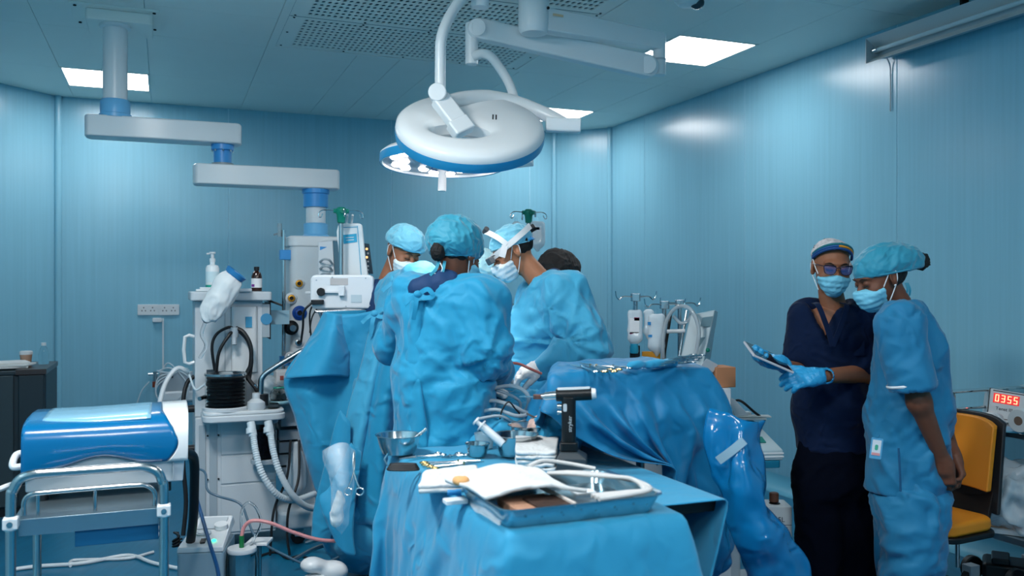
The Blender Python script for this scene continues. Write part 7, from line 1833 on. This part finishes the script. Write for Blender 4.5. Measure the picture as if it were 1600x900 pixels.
    Xb = frame(W(1369, 700, 3.425), (-.22, -1, .0), (1, -.2, -.12))
    MB(Xb).rbox(-.022, .022, -.042, .040, 0, .003, .004).build('sleeve', mat('badge_clear', (90, 160, 200), rough=.15), b)
    MB(Xb).box(-.016, .016, -.028, .032, .003, .0042).build('card', mat('card_white', (214, 220, 226), rough=.4), b)
    MB(Xb).box(-.015, .015, -.028, -.018, .0042, .0048).build('card_stripe', mat('card_pink', (220, 150, 150), rough=.4), b)
    MB(Xb).rbox(-.006, .006, -.008, .014, .0042, .0048, .005).build('card_logo', mat('card_green', (70, 170, 140), rough=.4), b)
    MB(Xb).cyl((-.004, .05, .0), (-.004, .05, .006), .010, n=12).build('clip', M_clear, b)
    return r
make_T()
# ---------------------------------------------------------------- drip stands and perfusion machine behind the raised table
c = W(826, 345, 5.3)
r = thing('drip_stand', (c.x, c.y, 0), 'drip stand with green hub rising behind the head lamp surgeon', 'drip stand')
dripstand(r, c, W(826, 327, 5.3).z, M_green)
def ivbag(px, py0, py1, w, Y, lab, marks=(), m=None):
    a = W(px, py0, Y); b = W(px, py1, Y); h_ = a.z - b.z; cc = (a + b) / 2
    o = thing('drip_bag', b, lab, 'drip bag', 'clear drip bags')
    def fn(P): return smin(rbx(P, cc + Vector((0, 0, h_ * .05)), (w / 2, .022, h_ * .43), .02), rc(P, cc - Vector((0, 0, h_ * .3)), b, w * .3, .010), .03)
    soft('pouch', fn, Vector((cc.x - w, cc.y - .08, b.z - .03)), Vector((cc.x + w, cc.y + .08, a.z + .03)), .007, m or M_ivb, o, disp=lambda V, N: folds(V, .003, (20, 20, 20), int(px)))
    for x0, x1, y0, y1, mm in marks: decal('print', [(x0, y0), (x1, y0), (x1, y1), (x0, y1)], Y - .026, mm, o)
    MB().tube([a + Vector((-.008, 0, -.005)), a + Vector((-.006, 0, .02)), a + Vector((.006, 0, .02)), a + Vector((.008, 0, -.005))], .0025, n=6).build('hanger', M_clear, o)
    return o
M_ivb = mat('drip_plastic', (222, 234, 240), rough=.15, alpha=.72)
M_mag = mat('print_magenta', (140, 40, 90), rough=.5); M_pb = mat('print_blue', (30, 130, 190), rough=.5)
ivbag(840, 345, 390, .085, 5.28, 'drip bag with blue print behind the head lamp surgeon', ((832, 846, 353, 378, M_strapw := mat('label_white', (228, 230, 232))), (837, 843, 355, 359, M_pb), (835, 841, 374, 377, M_pb)))
ivbag(807, 346, 372, .05, 5.3, 'small clear bottle hanging behind the teal cap')
c = W(990, 462, 4.7)
r = thing('perfusion_machine', W(1030, 560, 4.75) * 1, 'perfusion machine with clustered steel poles behind the raised table', 'medical machine')
r.location.z = 0
MB(T(W(1030, 560, 4.85).xy.to_3d(), YAW)).rbox(-.32, .30, -.2, .25, .08, .92, .03).build('cabinet', M_mach, r, bevel=.01)
for x in (-.27, .25):
    for y in (-.15, .2): caster(T(W(1030, 560, 4.85).xy.to_3d(), YAW), (x, y), r, .98)
for px, py, d_ in ((993, 462, 4.72), (1038, 474, 4.72), (1062, 472, 4.78)):
    p = W(px, py, d_); MB().cyl((p.x, p.y, .9), (p.x, p.y, p.z), .012, n=12).build('pole', M_steel, r)
    MB().rbox(p.x - .025, p.x + .025, p.y - .02, p.y + .02, p.z - .03, p.z + .012, .008).build('pole_head', M_steel, r, bevel=.003)
    for s in (-1, 1):
        q = p + Vector((0, -.02, -.005)); MB().tube([q + Vector((s * .02, 0, 0)), q + Vector((s * .07, 0, .0)), q + Vector((s * .09, 0, -.015)), q + Vector((s * .105, 0, .0)), q + Vector((s * .11, 0, .03))], .004, n=6).build('hook', M_chrome, r)
for px in (1049, 1073):
    a, b = W(px, 485, 4.7), W(px - 12, 560, 4.66); MB().tube([a, a.lerp(b, .5), b], .008, n=8, k=1).build('strut', M_blk if px == 1049 else M_steel, r)
MB().cyl(W(1042, 518, 4.62), W(1070, 517, 4.62), .011, n=10).build('cross_bar', M_white, r)
for x0, x1, y0, y1, m_ in ((984, 1000, 540, 562, M_blk), (1003, 1032, 549, 562, mat('orange_box', (226, 150, 30), rough=.4))): MB().add([W(x0, y0, 4.62), W(x1, y0, 4.62), W(x1, y1 + 10, 4.62), W(x0, y1 + 10, 4.62), W(x0, y0, 4.72), W(x1, y0, 4.72), W(x1, y1 + 10, 4.72), W(x0, y1 + 10, 4.72)], [(0, 1, 2, 3), (7, 6, 5, 4), (4, 5, 1, 0), (5, 6, 2, 1), (6, 7, 3, 2), (7, 4, 0, 3)]).build('pump_module', m_, r, bevel=.004)
MB().lathe([(.02, 0), (.024, .01), (.02, .05)], W(991, 552, 4.6), n=16).build('drip_chamber', mat('cyan_plastic', (50, 170, 200), rough=.3), r)
MB().add([W(1078, 492, 4.55), W(1118, 484, 4.5), W(1098, 575, 4.45), W(1058, 580, 4.5), W(1092, 492, 4.75), W(1122, 486, 4.7), W(1108, 575, 4.65), W(1075, 580, 4.7)], [(0, 1, 2, 3), (7, 6, 5, 4), (4, 5, 1, 0), (5, 6, 2, 1), (6, 7, 3, 2), (7, 4, 0, 3)]).build('console', mat('console_grey', (150, 172, 180), rough=.35), r, bevel=.008)
for (x0, y0, x1, y1) in ((1098, 496, 1114, 510), (1092, 528, 1106, 545)):
    decal('console_window', [(x0, y0), (x1, y0 - 2), (x1 - 4, y1), (x0 - 4, y1)], 4.485, mat('console_dark', (110, 140, 150), rough=.3), r)
MB().sph(W(1106, 547, 4.47), .012, 10, 6).build('green_knob', M_green, r)
MB().tube([W(1086, 560, 4.45), W(1092, 520, 4.45), W(1085, 492, 4.46), W(1072, 479, 4.5), W(1055, 482, 4.55), W(1042, 500, 4.56), W(1036, 530, 4.56), W(1036, 560, 4.56)], .010, n=10).build('white_hose', M_tube, r)
MB().tube([W(1052, 494, 4.6), W(1064, 505, 4.58), W(1076, 500, 4.58), W(1080, 488, 4.6)], .009, n=10).build('white_hose', M_tube, r)
ivbag(992, 483, 540, .078, 4.66, 'drip bag with a purple bordered label on the left pole', ((984, 999, 497, 521, M_strapw), (991, 999, 496, 501, M_mag), (984, 998, 519, 522, M_mag)))
ivbag(1014, 482, 528, .055, 4.68, 'plain drip bag between two printed ones')
ivbag(1026, 489, 555, .085, 4.62, 'drip bag with blue marks nearest the grey console', ((1012, 1017, 503, 508, M_pb), (1013, 1019, 523, 527, M_pb)))
tag(MB().rbox(W(941, 0, 4.5).x, W(948, 0, 4.5).x, W(0, 566, 4.5).z, W(0, 558, 4.5).z, 4.48, 4.52, .005, 'y').build('white_box', M_white), 'tiny white box beside the surgeon elbow', 'box')
o = thing('side_pedestal', W(1122, 700, 3.98), 'white pedestal hidden behind the drape carrying cartons', 'pedestal'); o.location.z = 0
p = W(1122, 600, 3.98); zt = W(0, 604, 3.98).z
MB().box(p.x - .05, p.x + .04, 3.9, 4.1, 0, zt).build('post', M_mach, o, bevel=.004)
o = tag(MB(T((p.x + .012, p.y, zt), .2)).box(-.045, .05, -.05, .08, .001, .092).build('cardboard_box', mat('cardboard', (176, 120, 84), rough=.8), bevel=.003), 'brown cardboard box behind the right end of the raised table', 'box')
tag(MB().add([W(1094, 572, 3.9), W(1104, 560, 3.9), W(1122, 570, 3.94), W(1114, 582, 3.94), W(1094, 572, 3.96), W(1104, 560, 3.96), W(1122, 570, 4.0), W(1114, 582, 4.0)], [(0, 1, 2, 3), (7, 6, 5, 4), (4, 5, 1, 0), (5, 6, 2, 1), (6, 7, 3, 2), (7, 4, 0, 3)]).build('white_carton', M_white, bevel=.002), 'tilted white carton leaning on the cardboard box', 'box')
# ---------------------------------------------------------------- electrosurgical unit on its trolley
p = W(1195, 720, 3.85); Xe = T((p.x, p.y, 0), .12); zt = W(0, 716, 3.85).z
r = thing('unit_trolley', (p.x, p.y, 0), 'small grey trolley under the electrosurgical unit', 'trolley')
MB(Xe).rbox(-.14, .075, -.0, .32, zt - .045, zt - .012, .015).build('top_board', mat('trolley_teal', (20, 110, 140), rough=.4), r, bevel=.004)
MB(Xe).rbox(-.12, -.06, .12, .20, .12, zt - .045, .015).build('post', M_mach2, r)
MB(Xe).box(-.20, .05, -.02, .30, .07, .12).build('base', M_mach2, r, bevel=.01)
for x in (-.17, .02):
    for y in (.02, .27): caster(Xe, (x, y), r, .75)
r = thing('electrosurgical_unit', Vector((p.x, p.y, zt - .011)), 'pale grey electrosurgical unit with green display windows', 'medical unit')
m_es = mat('unit_grey', (156, 178, 186), rough=.4)
MB(Xe).add([(-.12, -.0, zt - .011), (.085, -.0, zt - .011), (.075, .30, zt - .011), (-.10, .30, zt - .011), (-.12, -.0, zt + .035), (.085, -.0, zt + .035), (.055, .26, zt + .13), (-.085, .26, zt + .13)], [(3, 2, 1, 0), (0, 1, 5, 4), (1, 2, 6, 5), (2, 3, 7, 6), (3, 0, 4, 7), (4, 5, 6, 7)]).build('casing', m_es, r, bevel=.006)
for z in (zt + .003, zt + .018): MB(Xe).box(-.118, .086, -.004, .0, z, z + .006).build('front_ridge', M_white, r)
Xs = Xe @ Matrix.Translation((0, 0, zt + .036)) @ Matrix.Rotation(math.atan2(.095, .26), 4, 'X')
for x, y in ((-.005, .06), (-.005, .16)):
    MB(Xs).box(x, x + .035, y, y + .05, .0, .004).build('display', mat('display_green', (16, 110, 100), rough=.2), r)
    MB(Xs).box(x - .07, x - .045, y + .01, y + .025, .0, .004).build('key', M_white, r)
MB(Xs).box(-.085, -.06, .232, .262, .0, .01).build('amber_key', mat('amber_plain', (230, 170, 70), rough=.4), r)
c = Xe @ Vector((.0, .27, zt + .135))
tag(MB(T(c, .1)).box(-.08, .10, -.06, .06, .0, .008).build('paper_folder', pap, bevel=.002), 'white folder on top of the electrosurgical unit', 'papers', 'papers on the electrosurgical unit')
tag(MB(T(c + Vector((.03, -.01, .010)), -.05)).box(-.10, .10, -.03, .03, 0, .006).build('paper_folder', pap, bevel=.002), 'upper white paper slip sticking out to the right on the unit', 'papers', 'papers on the electrosurgical unit')
MB(Xe).box(-.08, .05, .27, .31, zt + .05, zt + .165).build('rear_panel', M_white, r, bevel=.004)
cable('black_lead', [W(1196, 656, 4.1), W(1180, 645, 4.1), W(1160, 628, 4.1), W(1150, 626, 4.12), W(1148, 634, 4.14)], .006, M_rub, 'thick black lead arching behind the electrosurgical unit')
MB().add([W(1138, 620, 4.1), W(1148, 624, 4.1), W(1176, 655, 4.1), W(1150, 655, 4.1), W(1138, 620, 4.2), W(1148, 624, 4.2), W(1176, 655, 4.2), W(1150, 655, 4.2)], [(0, 1, 2, 3), (7, 6, 5, 4), (4, 5, 1, 0), (5, 6, 2, 1), (6, 7, 3, 2), (7, 4, 0, 3)]).build('bracket_panel', M_white, r, bevel=.003)
# ---------------------------------------------------------------- safety box with bottle on a floor crate
p = W(1216, 860, 4.15); Xb = T((p.x, p.y, 0), -.05)
r = thing('waste_crate', (p.x, p.y, 0), 'low clear crate on wheels holding the white safety box', 'crate')
MB(Xb).box(-.12, .05, -.10, .12, .05, .10).build('crate', mat('crate_clear', (140, 180, 195), rough=.25), r, bevel=.004)
for x in (-.10, .03):
    for y in (-.07, .09): MB(Xb).cyl((x, y - .01, .026), (x, y + .01, .026), .026, n=14).build('wheel', M_rub, r)
r = thing('safety_box', Xb @ Vector((0, 0, .10)), 'white five litre safety box printed with black lettering on the floor', 'box')
zt = W(0, 790, 4.1).z
MB(Xb).box(-.075, .045, -.075, .07, .101, zt).build('carton', mat('carton_white2', (196, 206, 210), rough=.6), r, bevel=.003)
MB(Xb).box(-.073, .043, -.076, -.074, zt - .085, zt - .083).build('printed_line', M_blk, r)
M_ink = mat('ink', (20, 30, 40), rough=.6)
text('5L', .032, Xb @ Matrix.Translation((-.005, -.0758, zt - .060)) @ Matrix.Rotation(PI / 2, 4, 'X'), 'lettering', M_ink, r)
text('BOX', .036, Xb @ Matrix.Translation((-.012, -.0758, zt - .108)) @ Matrix.Rotation(PI / 2, 4, 'X'), 'lettering', M_ink, r)
text('SAFETY', .012, Xb @ Matrix.Translation((-.005, -.0758, zt - .135)) @ Matrix.Rotation(PI / 2, 4, 'X'), 'lettering', M_ink, r)
MB(Xb).cyl((-.02, -.01, zt - .01), (-.02, -.01, zt + .003), .026, n=18).build('opening', M_blk, r)
c = Xb @ Vector((-.02, .0, zt + .004)); o = thing('brown_bottle', c, 'brown capped bottle neck standing in the safety box opening', 'bottle')
MB().lathe([(.018, -.0), (.022, .004), (.022, .042), (.018, .046), (.001, .047)], c, n=16).build('cap', mat('brown_cap', (96, 62, 46), rough=.5), o)
MB().lathe([(.015, -.0), (.015, .006)], c, n=14).build('neck', mat('amber_glass', (48, 22, 12)), o)
# ---------------------------------------------------------------- orange chair
M_orange = mat('chair_orange', (226, 138, 26), rough=.55, bump=.25, bscale=300, bdist=.001)
p = W(1440, 815, 3.95); Xc = T((p.x, p.y, 0), math.radians(-62))           # local -y is the front of the seat
r = thing('office_chair', (p.x, p.y, 0), 'orange upholstered chair with dark frame behind the light blue scrubs', 'chair')
zs = W(0, 806, 3.95).z
MB(Xc).rbox(-.23, .23, -.13, .20, zs - .035, zs + .025, .07).build('seat', M_orange, r, bevel=.02, seg=3)
MB(Xc).rbox(-.24, .24, -.13, .21, zs - .06, zs - .033, .07).build('seat_pan', M_blk, r, bevel=.008)
zb0, zb1 = zs + .13, W(0, 645, 4.0).z
def backrest(name, m, d0, d1, x, z0, z1, bev):
    rows = []; V = []; n_ = 10; k_ = 8
    for side, dd in ((0, d0), (1, d1)):
        for j in range(k_ + 1):
            t_ = j / k_
            for i in range(n_ + 1):
                s_ = -1 + 2 * i / n_; z_ = z0 + (z1 - z0) * t_ - (.03 * abs(s_) ** 4 if j == k_ else 0)
                V.append((x * s_ * (1 - .06 * t_), .20 + .07 * t_ * 1.0 - .05 * (1 - s_ * s_) * -1 + dd - .05, z_))
    q = (k_ + 1) * (n_ + 1); Fc = []
    for j in range(k_):
        for i in range(n_):
            a = j * (n_ + 1) + i; Fc += [(a, a + 1, a + n_ + 2, a + n_ + 1), (q + a, q + a + n_ + 1, q + a + n_ + 2, q + a + 1)]
    for i in range(n_): Fc += [(i + 1, i, q + i, q + i + 1), (k_ * (n_ + 1) + i, k_ * (n_ + 1) + i + 1, q + k_ * (n_ + 1) + i + 1, q + k_ * (n_ + 1) + i)]
    for j in range(k_):
        a = j * (n_ + 1); Fc += [(a, a + n_ + 1, q + a + n_ + 1, q + a)]; a += n_; Fc += [(a + n_ + 1, a, q + a, q + a + n_ + 1)]
    MB(Xc).add(V, Fc).build(name, m, r, bevel=bev, seg=2)
backrest('backrest', M_orange, .0, .035, .21, zb0, zb1 - .015, .012)
backrest('back_shell', mat('chair_dark', (34, 36, 40), rough=.5), .037, .062, .235, zb0 - .10, zb1, .008)
backrest('lumbar_panel', mat('lumbar_black', (24, 18, 16), rough=.7), .012, .036, .205, zs + .01, zb0 + .03, .004)  # black lower support of the backrest
MB(Xc).cyl((0, 0, .12), (0, 0, zs - .05), .03, n=14).build('column', M_blk, r)
for k in range(5):
    a = 2 * PI * k / 5 + .3; MB(Xc).tube([(0, 0, .13), (.15 * math.cos(a), .15 * math.sin(a), .11), (.28 * math.cos(a), .28 * math.sin(a), .075)], [.03, .024, .016], n=8).build('foot', M_blk, r)
    MB(Xc).cyl((.28 * math.cos(a) - .012, .28 * math.sin(a), .028), (.28 * math.cos(a) + .012, .28 * math.sin(a), .028), .028, n=14).build('caster', M_rub, r)
# ---------------------------------------------------------------- steel equipment cart at the right edge
Oe = uv(3.55, 3.156); Xk = T(Oe, YAW)
r = thing('equipment_cart', Oe + RD * .25 - DD * .35, 'steel equipment cart with guard rail at the right edge', 'cart')
zsh, zr, zl = .803, .948, .325
MB(Xk).box(.0, .50, -.75, .0, zsh - .03, zsh - .004).build('top_shelf', m_sh, r, bevel=.004)
MB(Xk).box(.0, .50, -.75, .0, zl - .03, zl).build('lower_shelf', m_sh, r, bevel=.004)
for x, y in ((.012, -.012), (.488, -.012), (.012, -.738), (.488, -.738)): MB(Xk).cyl((x, y, .10), (x, y, zsh), .011, n=10).build('post', M_steel, r)
MB(Xk).cyl((.25, -.30, zl), (.25, -.30, zsh - .03), .010, n=10).build('post', M_steel, r)
MB(Xk).tube([(.0, -.0, zsh), (.0, .0, zr - .02), (.02, .0, zr), (.48, .0, zr), (.5, -.02, zr), (.5, -.73, zr), (.5, -.75, zsh)], .010, n=10, k=3).build('guard_rail', M_chrome, r)
MB(Xk).tube([(.0, .0, zr - .085), (.48, .0, zr - .085), (.5, -.02, zr - .085), (.5, -.73, zr - .085)], .007, n=8, k=3).build('guard_rail', M_chrome, r)
for x, y in ((.05, -.05), (.45, -.05), (.05, -.70), (.45, -.70)): caster(Xk, (x, y), r, 1.2)
# timer with red digits
c = W(1572, 634, 4.2)
Xt = T((c.x, c.y, zsh), math.radians(-20)) @ Matrix.Rotation(math.radians(8), 4, 'Y') @ Matrix.Rotation(math.radians(-14), 4, 'X')
r = thing('digital_timer', (c.x, c.y, zsh), 'white bench timer showing glowing red digits 0355', 'timer')
hh = .155; ww = .16
MB(Xt).box(-ww / 2, ww / 2, -.0, .16, .0, hh).build('casing', mat('timer_white', (206, 212, 214), rough=.4), r, bevel=.004)
MB(Xt).box(-ww / 2 - .003, ww / 2 + .003, .012, .02, .0, hh + .003).build('seam', M_blk, r)
MB(Xt).box(-ww / 2 + .01, ww / 2 - .012, -.003, .0, hh - .010, hh - .006).build('bezel_line', mat('bezel_maroon', (60, 30, 50)), r)
MB(Xt).box(-.066, .046, -.003, .0, hh - .066, hh - .020).build('display', mat('display_red', (170, 8, 4), rough=.3, emit=1.2), r)
Mdig = mat('digit_red', (255, 96, 60), emit=7.0, ecol=(255, 110, 80))
SEG = {'0': 'abcdef', '3': 'abcdg', '5': 'acdfg'}
for i, ch in enumerate('0355'):
    x0 = -.058 + .0265 * i; zc = hh - .043; w_, h_, t_ = .016, .034, .0034
    bars = {'a': (0, w_, h_ / 2 - t_, h_ / 2), 'g': (0, w_, -t_ / 2, t_ / 2), 'd': (0, w_, -h_ / 2, -h_ / 2 + t_), 'f': (0, t_, 0, h_ / 2), 'b': (w_ - t_, w_, 0, h_ / 2), 'e': (0, t_, -h_ / 2, 0), 'c': (w_ - t_, w_, -h_ / 2, 0)}
    m = MB(Xt)
    for k in SEG[ch]:
        a, b, c_, d_ = bars[k]; m.box(x0 + a, x0 + b, -.0045, -.003, zc + c_, zc + d_)
    m.build('digit', Mdig, r, smooth=False)
text('Tenst III', .022, Xt @ Matrix.Translation((-.015, -.001, hh - .093)) @ Matrix.Rotation(PI / 2, 4, 'X'), 'lettering', M_ink, r)
MB(Xt).cyl((.040, -.012, .042), (.040, .0, .042), .015, n=18).build('knob', M_blk, r)
MB(Xt).box(-.03, .07, -.002, .0, .014, .017).build('bezel_line', mat('bezel_maroon', (60, 30, 50)), r)
MB(Xt).box(ww / 2 - .001, ww / 2 + .003, .03, .13, .05, .11).build('side_window', M_blk, r)
c = W(1550, 648, 4.14); c.z = zsh + .028; tag(crumpled('tissue', c, (.05, .04, .032), M_gauze, None, 41, .007, .015), 'crumpled white tissue on the cart beside the timer', 'tissue')
c = W(1583, 663, 4.0); c.z = zsh - .0035
tag(MB(T(c, -.5)).box(-.12, .12, -.08, .08, .0, .006).build('blue_paper', mat('paper_aqua', (110, 190, 215), rough=.6)), 'pale blue paper sheet on the steel cart', 'papers')
a = W(1591, 655, 3.88); a.z = zsh + .058; b = a + Vector((.25, .12, 0))
o = thing('paper_roll', (a.x, a.y, zsh), 'white paper roll lying at the right edge of the cart', 'roll')
MB().cyl(a, b, .052, n=28).build('roll', pap, o, bevel=.004); MB().cyl(a - (b - a).normalized() * .001, a + (b - a).normalized() * .004, .02, n=16).build('core', mat('core_brown', (120, 96, 80)), o)
c = W(1585, 775, 4.02); tag(crumpled('plastic_bag', (c.x, c.y, max(c.z, zl + .13)), (.14, .12, .125), M_filmw, None, 51, .012, .05), 'big crumpled clear plastic bag on the lower cart shelf', 'plastic bag')
c = W(1547, 790, 4.18); tag(MB(T((c.x, c.y, zl), -.5)).box(-.03, .03, -.04, .04, .001, .14).build('blue_label_box', mat('box_paleblue', (140, 180, 196), rough=.6), bevel=.003), 'small pale box with blue label beside the plastic bag', 'box')
c = W(1563, 828, 4.05); o = thing('white_tray', (c.x, c.y, zl), 'flat white tray with orange strip on the lower cart shelf', 'tray')
MB(T((c.x, c.y, zl), -.62)).box(-.10, .10, -.06, .06, .001, .022).build('tray_body', M_white, o, bevel=.004)
MB(T((c.x, c.y, zl), -.62)).box(-.085, .085, -.03, .03, .022, .026).build('orange_strip', mat('kraft', (176, 140, 118)), o)
# foot pedals and wheels on the floor
c = uv(3.80, 3.12); o = thing('foot_pedal', (c.x, c.y, 0), 'black foot pedal heap with wheels on the floor under the cart', 'pedal')
for dx, dy, s in ((-.10, .05, 1.0), (.02, -.12, .9)): MB().lathe([(.055 * s, -.018), (.06 * s, -.012), (.06 * s, .012), (.055 * s, .018)], (c.x + dx, c.y + dy, .062 * s), (0.3, -1, 0), n=22).lathe([(.02, -.021), (.02, .021)], (c.x + dx, c.y + dy, .062 * s), (.3, -1, 0), n=14).build('wheel', M_rub, o)
MB(T((c.x + .06, c.y, 0), -.5)).box(-.12, .16, -.09, .10, .02, .11).build('pedal_body', M_blk, o, bevel=.02)
MB(T((c.x + .06, c.y, 0), -.5)).box(-.08, .0, -.10, .05, .11, .14).build('pedal_plate', M_blk, o, bevel=.008)
